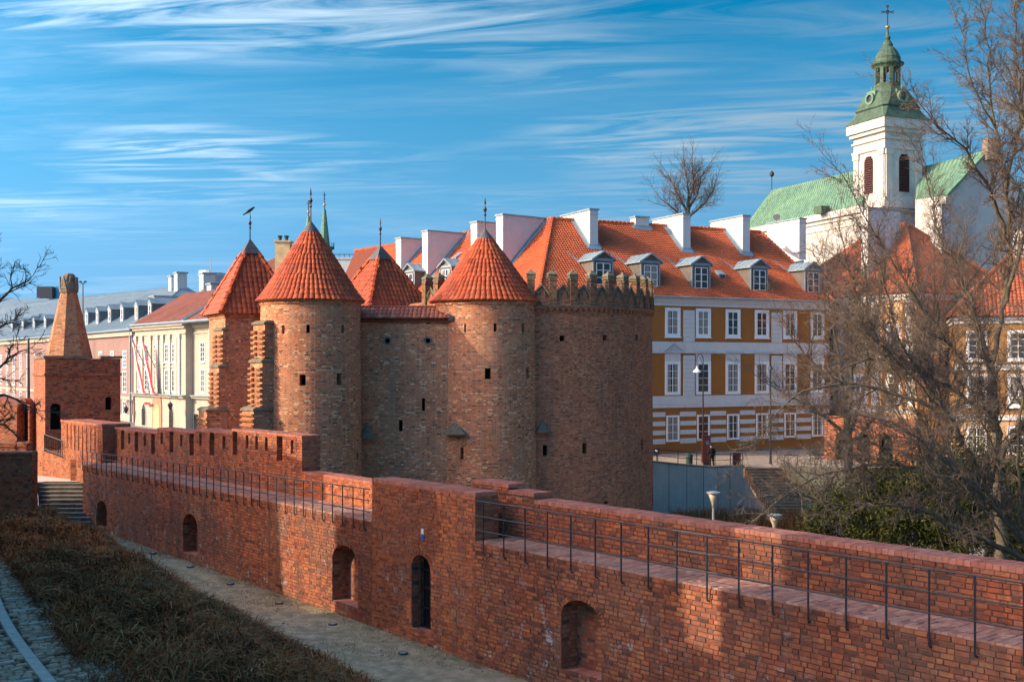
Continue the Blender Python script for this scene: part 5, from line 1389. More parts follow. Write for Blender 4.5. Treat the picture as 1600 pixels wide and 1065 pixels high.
for z0, z1, e in ((30.0, 31.0, .5), (29.4, 29.8, .25), (28.3, 28.5, .15)):
    mb = MB(); mb.ringloft([[e0_ * 1, e1b * 1, e1b + off_ * e, e0_ + off_ * e]] * 1 + [[e0_ * 1, e1b * 1, e1b + off_ * e, e0_ + off_ * e]]); n4 = 4
    mb.v = [(v[0], v[1], z0 if i < 4 else z1 - .02) for i, v in enumerate(mb.v)]; ob('cornice', mb.mesh('cornice', M['church']), nv)
m_ = P(1281, 334, 176); mb = MB(); mb.box(-.8, .8, -.6, 1.2, -.2, .9); ob('roof_hatch', mb.mesh('roof_hatch', M['copper_dk']), nv, (m_.x, m_.y - .3, m_.z + .2), R(-60))
mb = MB(); mb.tube([r0, r0 + Vector((0, 0, 2.3))], .07, 5); mb.lathe([(.05, r0.z + 2.2), (.4, r0.z + 2.6), (.4, r0.z + 2.9), (.05, r0.z + 3.3)], 10, r0.x, r0.y); ob('ridge_finial', mb.mesh('ridge_finial', M['iron']), nv)
# second green roof, right of the tower, with its white gable
nv2 = thing('church_chapel', 'green copper roof and white gable partly seen right of the bell tower', 'church', (0, 0, 0))
a, b, c, d = P(1430, 312, 163), P(1478, 306, 153), P(1545, 234, 158), P(1436, 262, 172)
seam_roof(nv2, 'chapel_roof', [a, b, c, d], M['copper'], 15)
g1 = P(1610, 320, 160); mb = MB(); mb.add([b, c, g1, Vector((b.x, b.y, 0)), Vector((g1.x, g1.y, 0)), Vector((a.x, a.y, 0)), a], [(0, 1, 2, 4, 3), (6, 0, 3, 5)]); ob('gable_wall', mb.mesh('gable_wall', M['church']), nv2)
mb = MB(); mb.tube([c, b], .35, 5); mb.tube([c, g1], .35, 5); ob('verge', mb.mesh('verge', M['copper']), nv2)
mb = MB(); q = P(1549, 228, 157); mb.box(-.9, .9, -.9, .9, -2, 1.0); ob('chimney', mb.mesh('chimney', M['capstone']), nv2, (q.x, q.y, q.z))

# ================================================================== HOUSES ON THE RIGHT
M['ochre3'] = plain('faded_ochre_render', (.30, .165, .06), .85, .2, .8, dark=(.22, .12, .05), dscale=.5)
def simple_house(label, corner, e_r, wl_, wr_, ze, zr, mats, group=None, name='townhouse', zb=-1, roof_m='tiles_house', over=.4):
    """near corner; e_r runs along the right face, the left face runs back from the corner; hipped roof"""
    ang = math.atan2(e_r.y, e_r.x); t = thing(name, label, 'building', (corner.x, corner.y, 0), ang, group)
    mb = MB(); mb.box(0, wr_, 0, wl_, zb, ze); ob('wall', mb.mesh('wall', mats[0]), t)
    mb = MB(); mb.box(-.3, wr_ + .3, -.3, wl_ + .3, ze - .25, ze - .02); mb.box(-.15, wr_ + .15, -.15, wl_ + .15, ze - .55, ze - .25); ob('cornice', mb.mesh('cornice', mats[1]), t)
    o = over; hip = min(wl_, wr_) / 2 + o
    b = [Vector((-o, -o, ze)), Vector((wr_ + o, -o, ze)), Vector((wr_ + o, wl_ + o, ze)), Vector((-o, wl_ + o, ze))]
    if wr_ > wl_: r_ = [Vector((-o + hip, wl_ / 2, zr)), Vector((wr_ + o - hip, wl_ / 2, zr))]
    else: r_ = [Vector((wr_ / 2, -o + hip, zr)), Vector((wr_ / 2, wl_ + o - hip, zr))]
    mb = MB()
    if wr_ > wl_: fs = [(b[0], b[1], r_[1], r_[0]), (b[1], b[2], r_[1]), (b[2], b[3], r_[0], r_[1]), (b[3], b[0], r_[0])]
    else: fs = [(b[0], b[1], r_[0]), (b[1], b[2], r_[1], r_[0]), (b[2], b[3], r_[1]), (b[3], b[0], r_[0], r_[1])]
    for f in fs: mb.poly([p - Vector((0, 0, .03)) for p in f])
    rf = ob('roof', mb.mesh('roof', M['tile_bed']), t)
    for f in (fs[0], fs[3]):
        ux = (f[1] - f[0]).normalized(); e = f[2] - f[0]; up = e - ux * e.dot(ux); L_ = up.length; up.normalize(); W_ = (f[1] - f[0]).length; mid = (f[0] + f[1]) / 2
        tile_sheet(rf, f[0].copy(), ux, up, W_, L_, .30, .33, M[roof_m], [side_plane(f[0], f[-1], mid + up), side_plane(f[1], f[2], mid + up)], h=.07)
    mb = MB()
    for p, q in ((b[0], r_[0]), (b[1], r_[1] if wr_ > wl_ else r_[0]), (b[3], r_[0] if wr_ > wl_ else r_[1]), (r_[0], r_[1])): mb.tube([p + Vector((0, 0, .1)), q + Vector((0, 0, .1))], .17, 6)
    ob('ridge', mb.mesh('ridge', M[roof_m]), rf); return t, rf, ang
c2 = Vector((P(1432, 0, 96).x, 96)); e2 = Vector((.86, .51)).normalized()
h2, h2r, a2 = simple_house('peach and ochre townhouse with a steep red hipped roof behind the bare trees', c2, e2, 17.0, 14, 13.6, 20.5, (M['peach'], M['white']))
bk_ = Vector((-e2.y, e2.x))
for zb_, hh in ((8.6, 2.2), (4.2, 2.3)):
    for k in range(4):
        y = 2.4 + k * 3.7; window(h2, (0, y, zb_), 1.1, hh, 2, 4, .2, rot=-math.pi / 2)
    for k in range(4): window(h2, (2.0 + k * 3.3, 0, zb_), 1.1, hh, 2, 4, .2)
for y in (.3, 4.0, 7.9, 11.5, 15.4):
    mb = MB(); mb.box(-.08, 0, y, y + .8, 4.0, 13.0)
    ob('pilaster', mb.mesh('pilaster', M['white']), h2)
for k in range(4):
    mb = MB(); y = 2.4 + k * 3.7; mb.box(-.02, 0, y - 1.2, y - .9, 3.9, 12.9); mb.box(-.02, 0, y + .9, y + 1.2, 3.9, 12.9); ob('ochre_panel', mb.mesh('ochre_panel', M['ochre']), h2)
mb = MB(); mb.box(-.06, 0, -.02, 17, 7.4, 7.9); mb.box(-.10, 0, -.02, 17, 3.4, 3.7); ob('white_band', mb.mesh('white_band', M['white']), h2)
def stack(house, roof, x, y, lx, ly, z0, z1, nm='chimney'):
    mb = MB(); mb.box(x - lx / 2, x + lx / 2, y - ly / 2, y + ly / 2, z0, z1); c_ = ob(nm, mb.mesh(nm, M['white']), roof)
    mb = MB(); mb.box(x - lx / 2 - .1, x + lx / 2 + .1, y - ly / 2 - .1, y + ly / 2 + .1, z1, z1 + .14); ob('chimney_cap', mb.mesh('chimney_cap', M['zinc']), c_)
stack(h2, h2r, 3.6, 7.0, 4.2, .8, 15.5, 21.6); stack(h2, h2r, 8.5, 4.5, .9, 1.2, 17, 22.0)
c3 = Vector((P(1492, 0, 90).x, 90)); e3 = Vector((.95, -.31)).normalized()
h3, h3r, a3 = simple_house('ochre townhouse at the right edge, mostly hidden behind bare branches', c3, e3, 9, 22, 11.3, 16.5, (M['ochre2'] if 'ochre2' in M else M['peach'], M['white']), over=.5)
mb = MB(); mb.box(-.01, 22.01, -.03, 0, 3.6, 10.7); mb.box(-.03, 0, -.01, 9, 3.6, 10.7); ob('ochre_field', mb.mesh('ochre_field', M['ochre3']), h3)
for k in range(7):
    for zb_, hh in ((8.0, 2.0), (4.4, 2.2)): window(h3, (1.6 + k * 3.0, -.03, zb_), 1.15, hh, 2, 4, .2, sill=True)
    window(h3, (1.6 + k * 3.0, 0, .6), 1.2, 2.0, 2, 3, .15)
mb = MB(); mb.box(-.1, 22.1, -.14, 0, 7.1, 7.5); mb.box(-.1, 22.1, -.14, 0, 3.2, 3.6); ob('white_band', mb.mesh('white_band', M['white']), h3)
stack(h3, h3r, 6, 4.5, 2.6, .8, 14, 18.4); stack(h3, h3r, 13, 4.5, 1.0, .8, 14, 18)
# low red brick arcade wall in front of them
aw = Vector((P(1288, 0, 90).x, 90)); aw2 = Vector((P(1432, 0, 84).x, 84)); dd = aw2 - aw
ar = thing('arcade_wall', 'sunlit red brick arcade wall behind the bare trees', 'wall', (aw.x, aw.y, 0), math.atan2(dd.y, dd.x))
mb = MB(); ops = [dict(x0=1.0 + k * 1.9, x1=2.2 + k * 1.9, z0=-.2, sp=1.6, top=2.3, d=.4, bm=3) for k in range(3)]
core(mb, 0, dd.length, lambda x: -1, lambda x: Z(652, 87), .8, ops, y=0)
ob('wall_face', mb.mesh('wall_face', [M['redtex'], M['redtex'], M['coping'], M['black']], uv=True), ar, mat=Matrix.Diagonal((1, -1, 1, 1)))

# ================================================================== BUILDINGS ON THE LEFT AND FAR OFF
ePk = Vector((.57, -.8216)); cPk = Vector((P(209.5, 0, 149.5).x, 149.5))     # pink building: x local runs towards the viewer
pk = thing('pink_building', 'long pink building with blue-grey metal roof and a row of dormers', 'building', (cPk.x, cPk.y, 0), math.atan2(ePk.y, ePk.x))
# local: facade is y=0 seen from -Y
LP = 150.0; zeP = Z(515, 149.5)
mb = MB(); mb.box(-LP, 0, 0, 16, -1, zeP); ob('wall', mb.mesh('wall', M['pink']), pk)
for q in ((-.35, zeP - .75, zeP - .05), (-.18, 2.9, 3.3), (-.12, -1, .9)): mb = MB(); mb.box(-LP, .1, q[0], 0, q[1], q[2]); ob('cornice', mb.mesh('cornice', M['cream']), pk)
def Ppx(px, off=0): k = (px - 800) / F; b = cPk; return (k * b.y - b.x) / (ePk.x - k * ePk.y)
wx = []
u = Ppx(195) ; step_ = 5.9
for i in range(28):
    x = u - i * step_
    if x < -LP + 2: break
    for zb_, hh in ((7.2, 2.1), (3.9, 2.7), (.4, 2.2)): window(pk, (x, 0, zb_), 1.5, hh, 2, 4, .16, bar=.06)
rs = MB()
roofP = seam_roof(pk, 'roof', [(-LP, -.5, zeP + .6), (.4, -.5, zeP), (-8, 9.4, zeP + 6.6), (-LP, 9.4, zeP + 9.8)], M['zinc'], 150, .07, .06)
mb = MB(); mb.poly([(.4, -.5, zeP), (-8, 9.4, zeP + 6.6), (.4, 19, zeP)]); mb.poly([(-LP, 9.4, zeP + 9.8), (-8, 9.4, zeP + 6.6), (.4, 19, zeP), (-LP, 19, zeP)]); ob('roof_end', mb.mesh('roof_end', M['zinc']), pk)
mb = MB(); mb.tube([(-LP, -.6, zeP + .02), (.4, -.6, zeP + .02)], .14, 6); ob('gutter', mb.mesh('gutter', M['zinc']), pk)
dmw = MB(); dmw.add([(-.85, 0, 0), (.85, 0, 0), (.85, 0, 2.0), (-.85, 0, 2.0), (-.85, 3.2, 2.0), (.85, 3.2, 2.0)], [(0, 1, 2, 3), (0, 3, 4), (1, 5, 2)]); dmm = dmw.mesh('dormer', M['zinc_d'] if 'zinc_d' in M else M['zinc'])
dmr = MB()
for s in (-1, 1): dmr.add([(0, -.2, 2.75), (s * 1.1, -.2, 1.95), (s * 1.1, 3.4, 1.95), (0, 4.6, 2.75)], [(0, 1, 2, 3)])
dmr.add([(-1.1, -.12, 1.95), (1.1, -.12, 1.95), (0, -.12, 2.75)], [(0, 1, 2)]); dmrm = dmr.mesh('dormer_roof', M['zinc'])
for px in (214, 193.5, 171.5, 152.5, 134, 118, 73, 54.5, 37.5, 20.5, 4):
    x = Ppx(px); d_ = ob('dormer', dmm, roofP, (x, 1.7, zeP + 1.45)); ob('dormer_roof', dmrm, d_); window(d_, (0, -.01, .25), .75, 1.5, 1, 2, .17, bar=.06)
def rstack(px, yoff, w, l, z0, z1, m='white'):
    x = Ppx(px); mb = MB(); mb.box(x - w / 2, x + w / 2, yoff, yoff + l, zeP + z0, zeP + z1); mb.box(x - w / 2 - .15, x + w / 2 + .15, yoff - .15, yoff + l + .15, zeP + z1, zeP + z1 + .2, 1)
    ob('chimney', mb.mesh('chimney', [M[m], M['zinc']]), roofP)
rstack(258, 5.5, 1.5, 2.2, 3.0, 5.4); rstack(196, 3.6, 2.0, 4.0, 2.0, 4.6); rstack(182, 8.2, 1.4, 1.4, 5, 8.3); rstack(172, 8.4, 1.2, 1.4, 5, 8.0); rstack(214, 8.6, 1.5, 1.6, 5.5, 7.6)
mb = MB(); mb.tube([(Ppx(207), -.3, 0), (Ppx(207), -.3, zeP)], .15, 6); ob('downpipe', mb.mesh('downpipe', M['zinc']), pk)
# cream building
cC = Vector((P(290, 0, 128).x, 128)); eC = Vector((.62, -.7846))
cr = thing('cream_building', 'cream classical building with pilasters, red roof and two striped banners', 'building', (cC.x, cC.y, 0), math.atan2(eC.y, eC.x))
def Cpx(px): k = (px - 800) / F; return (k * cC.y - cC.x) / (eC.x - k * eC.y)
LC = -Cpx(211); zeC = Z(503, 128)
mb = MB(); mb.box(-LC, 0, 0, 14, -1, zeC); mb.box(0, 9, .9, 14, -1, zeC + .2); ob('wall', mb.mesh('wall', M['cream']), cr)
mb = MB()
for x0, x1, y in ((-LC - .1, .15, 0), (.15, 9, .9)):
    mb.box(x0, x1, y - .5, y, zeC - .35, zeC - .05); mb.box(x0, x1, y - .28, y, zeC - .65, zeC - .35); mb.box(x0, x1, y - .12, y, zeC - 1.3, zeC - 1.15)
    mb.box(x0, x1, y - .35, y, 3.75, 4.0)
ob('cornice', mb.mesh('cornice', M['cream']), cr)
mb = MB(); mb.box(-LC - .1, .4, -.6, -.05, 4.0, 4.12); mb.box(.4, 9, .3, .85, 4.0, 4.12); ob('canopy_gutter', mb.mesh('canopy_gutter', M['zinc']), cr)
cols = [Cpx(p) for p in (216.5, 224.5, 239.5, 256, 266, 273, 281.5)]
for x in [Cpx(p) for p in (213.5, 223, 236, 247, 255.5, 266, 276.5, 281)]:
    mb = MB(); mb.box(x - .32, x + .32, -.18, 0, 4.1, zeC - 1.3); mb.box(x - .42, x + .42, -.24, 0, zeC - 1.75, zeC - 1.3); ob('pilaster', mb.mesh('pilaster', M['stucco']), cr)
for px in (219, 229, 243.5, 261, 272):
    x = Cpx(px); window(cr, (x, 0, 7.9), 1.1, 2.0, 2, 4, .12, sill=True, bar=.045); window(cr, (x, 0, 4.5), 1.1, 2.4, 2, 4, .12, bar=.045)
    mb = MB(); mb.box(x - .7, x + .7, -.15, 0, 7.25, 7.38); ob('window_hood', mb.mesh('window_hood', M['stucco']), cr)
for x in (2.6, 7.2): window(cr, (x, .9, 7.9), 1.1, 2.1, 2, 4, .12, sill=True, bar=.045); window(cr, (x, .9, 4.5), 1.1, 2.5, 2, 4, .12, bar=.045)
mb = MB(); mb.box(4.6, 5.3, .72, .9, 4.1, zeC - .65); ob('pilaster', mb.mesh('pilaster', M['stucco']), cr)
for px, pt in ((225, 1), (268, 1), (295, 0)):
    x = Cpx(px); w, h = .62, 2.0; y = -.02 if x < 0 else .88
    pr = [(-w, .2), (w, .2), (w, h)] + ([(w * .5, h + .55), (0, h + .85), (-w * .5, h + .55)] if pt else []) + [(-w, h)]
    mb = MB(); mb.poly([(x + a * 1.25, y - .03, b * 1.06 - .1) for a, b in pr], 0); mb.poly([(x + a, y - .06, b) for a, b in pr], 1)
    for k in range(1, 4): mb.box(x - w, x + w, y - .085, y - .065, .2 + k * .55, .24 + k * .55, 2)
    mb.box(x - .03, x + .03, y - .085, y - .065, .2, h, 2); ob('window', mb.mesh('window', [M['stucco'], M['glass'], M['iron']]), cr)
x = Cpx(246); mb = MB(); w, h = .95, 2.0
pr = [(-w, -.6), (w, -.6), (w, h)] + [(w * math.cos(a), h + w * .9 * math.sin(a)) for a in [i * math.pi / 8 for i in range(1, 8)]] + [(-w, h)]
big = [(-w - .55, -.6), (w + .55, -.6), (w + .55, h + .6), (w + .2, h + 1.9), (-w - .2, h + 1.9), (-w - .55, h + .6)]
mb.poly([(x + a, -.10, b) for a, b in big], 0); mb.poly([(x + a, -.14, b) for a, b in pr], 1); mb.box(x - 1.0, x + 1.0, -.2, -.1, h + 1.9, h + 2.3, 0); ob('portal', mb.mesh('portal', [M['sandst'], M['beige']]), cr)
mb = MB(); mb.box(x - 2.9, x - 1.1, -.5, -.45, 2.75, 3.05, 0); ob('arm_sign', mb.mesh('arm_sign', M['brown_red'] if 'brown_red' in M else M['flag_red']), cr)
O = Vector((-LC - .3, -.5, zeC)); up = Vector((0, 7, 4.2)); L_ = up.length; up.normalize()
mb = MB(); mb.poly([(-LC - .3, -.5, zeC - .03), (9, -.5, zeC - .03), (9, 6.5, zeC + 4.15), (-LC - .3, 6.5, zeC + 4.15)]); rfc = ob('roof', mb.mesh('roof', M['tile_bed']), cr)
tile_sheet(rfc, O, Vector((1, 0, 0)), up, LC + 9.3, L_, .38, .40, M['tiles_brown'], h=.07)
mb = MB(); mb.tube([(.6, -.6, zeC + .15), (.6, 6.5, zeC + 4.3)], .22, 5); mb.tube([(-LC - .3, -.55, zeC), (9, -.55, zeC)], .16, 5); ob('valley_flashing', mb.mesh('valley_flashing', M['zinc']), rfc)
for px, s in ((228, 0), (243, 1)):
    x = Cpx(px); bn = thing('banner', ['long red and white banner on the cream facade, left one of two', 'long red and white banner on the cream facade, right one of two'][s], 'banner', tuple((Matrix.Translation((cC.x, cC.y, 0)) @ Matrix.Rotation(math.atan2(eC.y, eC.x), 4, 'Z')) @ Vector((x, -.3, 4.2))), math.atan2(eC.y, eC.x), 'banners on the cream facade')
    mb = MB(); mb.tube([(.2, .2, 3.0), (-.4, -1.1, 6.1)], .05, 5); ob('pole', mb.mesh('pole', M['iron']), bn)
    for nm, o_, m_ in (('white_stripe', 0, 'flag_white'), ('red_stripe', .6, 'flag_red')):
        mb = MB(); w_ = .6 if o_ == 0 else .85
        P0, P1 = [], []
        for i in range(7):
            k = i / 6; P0.append((-.45 + o_ * (.45 + .55 * k) + 1.35 * k, -1.25 + .6 * k + .05 * math.sin(i * 1.7), 6.0 - 6.0 * k)); P1.append((-.45 + (o_ + w_) * (.45 + .55 * k) + 1.35 * k, -1.25 + .6 * k + .06 * math.sin(i * 2.1 + 1), 5.95 - 6.0 * k))
        for i in range(6): mb.poly([P0[i], P1[i], P1[i+1], P0[i+1]])
        ob(nm, mb.mesh(nm, M[m_]), bn)
def wall_lantern(label, px, y, d):
    p = P(px, y, d); l = thing('wall_lantern', label, 'lantern', p)
    mb = MB(); mb.lathe([(.12, -.42), (.30, .12), (.32, .16), (.16, .36), (.05, .42), (.05, .5)], 6); ob('lamp_body', mb.mesh('lamp_body', M['iron']), l)
    mb = MB(); mb.tube([(0, 0, .5), (-.1, 0, .8), (.2, .1, 1.05), (.7, .3, .95), (1.0, .5, .6)], .04, 5); ob('bracket', mb.mesh('bracket', M['iron']), l)
wall_lantern('wrought iron wall lantern on the cream facade beside the arched doorway', 266, 634, 127.5); wall_lantern('wrought iron wall lantern on the pink wall at its corner with the cream house', 197, 640, 140)

def far_box(name, label, cat, x0, x1, y0, y1, d, mat, yb=600, depth=10, rot=0):
    a, b = P(x0, y0, d), P(x1, y0, d); t = thing(name, label, cat, ((a.x + b.x) / 2, d, 0), rot); w = (b.x - a.x) / 2
    mb = MB(); mb.box(-w, w, 0, depth, -1, a.z); ob('wall', mb.mesh('wall', mat), t); return t, w, a.z
# houses just behind the towers
t, w, z = far_box('brown_roofed_house', 'house with brown tiled roof and twin-pot chimney between the two left cones', 'building', 395, 470, 440, 445, 130, M['cream'])
mb = MB(); zt = Z(398, 134); a = Z(440, 130); mb.add([(-w - 3, -.5, a), (w + 3, -.5, a), (w, 7, zt), (-w + 1.2, 7, zt), (-w - 3, 14, a), (w + 3, 14, a)], [(0, 1, 2, 3), (0, 3, 4), (3, 2, 5, 4), (1, 5, 2)]); ob('roof', mb.mesh('roof', M['tile_dull']), t)
q = P(441, 378, 131); mb = MB(); mb.box(-.85, .85, 0, 1.6, -4, 0); mb.box(-1.0, 1.0, -.15, 1.75, 0, .18); ch = ob('chimney', mb.mesh('chimney', M['capstone_l'] if 'capstone_l' in M else M['beige']), t, (q.x - t.location.x, 1, q.z))
for s in (-.35, .4): mb = MB(); mb.lathe([(.16, .1), (.2, .5), (.32, .75), (.12, .8)], 8, s, .5); ob('chimney_pot', mb.mesh('chimney_pot', M['iron']), ch)
t, w, z = far_box('green_roofed_house', 'house with green copper roof and pale chimney block left of the middle cone', 'building', 520, 640, 436, 440, 130, M['white'])
mb = MB(); mb.poly([(-w, -.3, z), (w + 4, -.3, z), (w + 4, 6, Z(405, 134)), (-w + 2, 6, Z(409, 134))]); mb.poly([(-w, -.3, z), (-w + 2, 6, Z(409, 134)), (-w - 2, 12, z)]); ob('roof', mb.mesh('roof', M['copper']), t)
q = P(548, 406, 133); mb = MB(); mb.box(-1.9, 1.9, 0, 2.5, -4, 0); mb.box(-2.0, 2.0, -.1, 2.6, 0, .15); ob('chimney', mb.mesh('chimney', M['white']), t, (q.x - t.location.x, 2, q.z))
mb = MB(); 
for k in range(7): mb.tube([(-1.8 + .6 * k, 0, .1), (-1.8 + .6 * k, 0, .55)], .03, 4)
mb.tube([(-1.9, 0, .55), (1.9, 0, .55)], .04, 4); ob('roof_rail', mb.mesh('roof_rail', M['iron']), t, (q.x - t.location.x, 2, q.z))
q = P(541, 448, 130); mb = MB(); mb.box(-.8, .8, 0, 3, -1.2, .9); mb.add([(-1, -.1, .9), (1, -.1, .9), (0, -.1, 1.7), (-1, 3, .9), (1, 3, .9), (0, 3, 1.7)], [(0, 1, 2), (0, 2, 5, 3), (1, 2, 5, 4)]); ob('dormer', mb.mesh('dormer', M['zinc_side']), t, (q.x - t.location.x + .3, -.5, q.z))
mb = MB(); q = P(612, 389, 128); mb.tube([(0, 0, -4), (0, 0, .2)], .2, 8); mb.lathe([(.3, .0), (.32, .5), (.1, .6)], 8); ob('flue', mb.mesh('flue', M['iron']), t, (q.x - t.location.x, 0, q.z))
# twin green spires of a distant church
for i, (px, yt, yb_, yg) in enumerate(((482, 315, 338, 331), (507, 302, 327, 320))):
    d = 330; s = d / F; p = P(px, 500, d)
    sp = thing('church_spire', ['shorter distant green copper spire peeping out left of the tall cone finial', 'taller distant green copper spire with a gilded ball, right of the tall cone'][i], 'spire', (p.x, p.y, 0), 0, 'twin copper spires far behind the turrets')
    zz = lambda y: Z(y, d)
    mb = MB(); mb.lathe([(1.9, zz(470)), (1.9, zz(395)), (2.3, zz(392)), (2.3, zz(388)), (1.6, zz(384)), (1.3, zz(370)), (.42, zz(yb_))], 8); ob('spire_shaft', mb.mesh('spire_shaft', M['copper_far'] if 'copper_far' in M else M['copper']), sp)
    mb = MB(); mb.lathe([(2.9, zz(389)), (2.9, zz(386)), (2.7, zz(386)), (2.7, zz(389))], 12)
    for k in range(10): a = k * .628; mb.tube([(2.75 * math.cos(a), 2.75 * math.sin(a), zz(386)), (2.75 * math.cos(a), 2.75 * math.sin(a), zz(379))], .1, 4)
    ob('gallery', mb.mesh('gallery', M['copper_dk']), sp)
    mb = MB(); mb.lathe([(.1, zz(yg + 2.4)), (.42, zz(yg)), (.1, zz(yg - 2.4))], 10); ob('gilded_ball', mb.mesh('gilded_ball', M['gold'], smooth=True), sp)
    mb = MB(); mb.tube([(0, 0, zz(yb_)), (0, 0, zz(yt - 2))], .13, 5); mb.tube([(-.5, 0, zz(yt + 3)), (.5, 0, zz(yt + 3))], .1, 4); mb.lathe([(.05, zz(yt + 9)), (.22, zz(yt + 8)), (.05, zz(yt + 7))], 8); ob('cross', mb.mesh('cross', M['iron']), sp)
# glass towers far away
p = P(332, 570, 1500); sk = thing('glass_tower', 'pale rounded office tower far behind the red roof, with a mast on top', 'skyscraper', (p.x, p.y, 0))
s = 1500 / F; mb = MB(); n = 14
for i in range(n):
    z0, z1 = Z(470 - i * 3, 1500), Z(470 - (i + 1) * 3 + .8, 1500); mb.lathe([(20 * s, z0), (20.5 * s, z1)], 24); mb.lathe([(19.4 * s, z1 - .4), (19.4 * s, z1 + 1.2)], 24, m=1)
ob('floors', mb.mesh('floors', [M['tower_glass'], M['darkpanel']]), sk)
mb = MB(); zt = Z(428, 1500); rr = 21 * s; pts = [(rr * math.cos(a), rr * math.sin(a), zt + (4 if math.cos(a) < 0 else 1)) for a in [i * 2 * math.pi / 24 for i in range(24)]]; mb.ringloft([[(x, y, zt - 3) for x, y, z in pts], pts]); mb.tube([(-3 * s, 0, zt), (-3 * s, 0, Z(403, 1500))], .8 * s, 5); ob('crown', mb.mesh('crown', M['tower_glass']), sk)
p = P(76, 570, 1800); s = 1800 / F; sk = thing('glass_tower', 'dark slab on a blue glass office tower far off at the left', 'skyscraper', (p.x, p.y, 0))
mb = MB(); mb.box(-21 * s, 16 * s, 0, 30, 0, Z(465, 1800)); mb.box(10 * s, 16 * s, 2, 30, Z(465, 1800), Z(447, 1800)); ob('glass_body', mb.mesh('glass_body', M['blue_glass']), sk)
mb = MB(); mb.box(-15.5 * s, 8.5 * s, -8, 10, Z(465, 1800), Z(448, 1800)); mb.box(3 * s, 9 * s, -8, 0, Z(475, 1800), Z(465, 1800)); ob('dark_slab', mb.mesh('dark_slab', M['darkpanel']), sk)
for (x0, x1, y0, d, m_, nm, lb) in ((-40, 70, 483, 330, 'white', 'flat_roofed_block', 'pale flat-roofed block beyond the pink building at the far left'),):
    t, w, z = far_box(nm, lb, 'building', x0, x1, y0, y0, d, M[m_]); mb = MB(); mb.add([(-w - 1, -1, z), (w + 1, -1, z), (w - 2, 8, z + 3.6), (-w - 1, 8, z + 3.6)], [(0, 1, 2, 3)]); ob('roof', mb.mesh('roof', M['zinc']), t)
def mast(label, px, y0, y1, d, heads):
    p = P(px, y0, d); t = thing('lamp_mast', label, 'mast', (p.x, p.y, 0)); mb = MB(); mb.tube([(0, 0, 0), (0, 0, Z(y1, d))], [.16, .08], 6); ob('pole', mb.mesh('pole', M['lead']), t)
    mb = MB(); z = Z(y1, d)
    for s in heads: mb.tube([(0, 0, z - .2), (s * .35, 0, z + .1)], .05, 4); mb.box(s * .35 - .14, s * .35 + .14, -.15, .15, z + .06, z + .3)
    ob('floodlight', mb.mesh('floodlight', M['iron']), t)
mast('slim floodlight mast over the blue-grey roof right of the brick spire', 129.5, 480, 442, 165, (-1, 1))
mast('slim grey lamp post before the pink building at the far left', 44.5, 600, 528, 85, ())

# ================================================================== STAIR AND WALLS AT THE FAR LEFT
stt = thing('stone_stair', 'worn mossy stone stair climbing beside the far end of the moat wall', 'stairs', (-19.2, 49.6, .3))
NS = 11; zt0, zt1 = .3, EYE - 5.55
for i in range(NS):
    z1 = zt0 + (zt1 - zt0) * (i + 1) / NS; y0 = 49.6 + .39 * i; x0 = -20.4 - .19 * i; x1 = -18.05 - .215 * i
    mb = MB(); mb.ringloft([[(x0, y0, z1 - .55), (x1, y0, z1 - .55), (x1, y0 + .8, z1 - .55), (x0, y0 + .8, z1 - .55)], [(x0, y0, z1 - .05), (x1, y0, z1 - .05), (x1, y0 + .8, z1 - .05), (x0, y0 + .8, z1 - .05)],
                            [(x0, y0 - .03, z1 - .045), (x1, y0 - .03, z1 - .045), (x1, y0 + .8, z1 - .045), (x0, y0 + .8, z1 - .045)], [(x0, y0 - .03, z1), (x1, y0 - .03, z1), (x1, y0 + .8, z1), (x0, y0 + .8, z1)]])
    mb.v = [(v[0] + 19.2, v[1] - 49.6, v[2] - .3) for v in mb.v]; ob('step', mb.mesh('step', M['step']), stt)
mb = MB(); y1 = 49.6 + .39 * NS
mb.ringloft([[(-24.2, y1, -.5), (-19.8, y1, -.5), (-20.5, y1 + 3.2, -.5), (-25.5, y1 + 3.2, -.5)], [(-24.2, y1, zt1), (-19.8, y1, zt1), (-20.5, y1 + 3.2, zt1), (-25.5, y1 + 3.2, zt1)]])
mb.v = [(v[0] + 19.2, v[1] - 49.6, v[2] - .3) for v in mb.v]; ob('landing', mb.mesh('landing', M['granite']), stt)
mb = MB(); mb.ringloft([[(-20.72, 49.3, .2), (-20.40, 49.3, .2), (-20.40, 49.3, .62), (-20.72, 49.3, .62)], [(-22.95, 54.0, .2), (-22.6, 54.0, .2), (-22.6, 54.0, 2.3), (-22.95, 54.0, 2.3)]])
mb.v = [(v[0] + 19.2, v[1] - 49.6, v[2] - .3) for v in mb.v]; ob('stringer', mb.mesh('stringer', M['concrete']), stt)
hr = thing('handrail', 'dark sloping handrail on the wall side of the stone stair', 'railing', (-18.0, 49.5, .4))
mb = MB(); a, b = Vector((-18.06, 49.5, 1.0)), Vector((-19.55, 52.0, 3.05)); mb.tube([a - Vector((-18, 49.5, .4)), b - Vector((-18, 49.5, .4))], .022, 6)
ob('rail', mb.mesh('rail', M['iron']), hr)
for k in (.02, .5, .95): mb = MB(); p = a.lerp(b, k) - Vector((-18, 49.5, .4)); mb.tube([p, p - Vector((0, 0, .8 if k < .5 else .5))], .018, 5); ob('post', mb.mesh('post', M['iron']), hr)
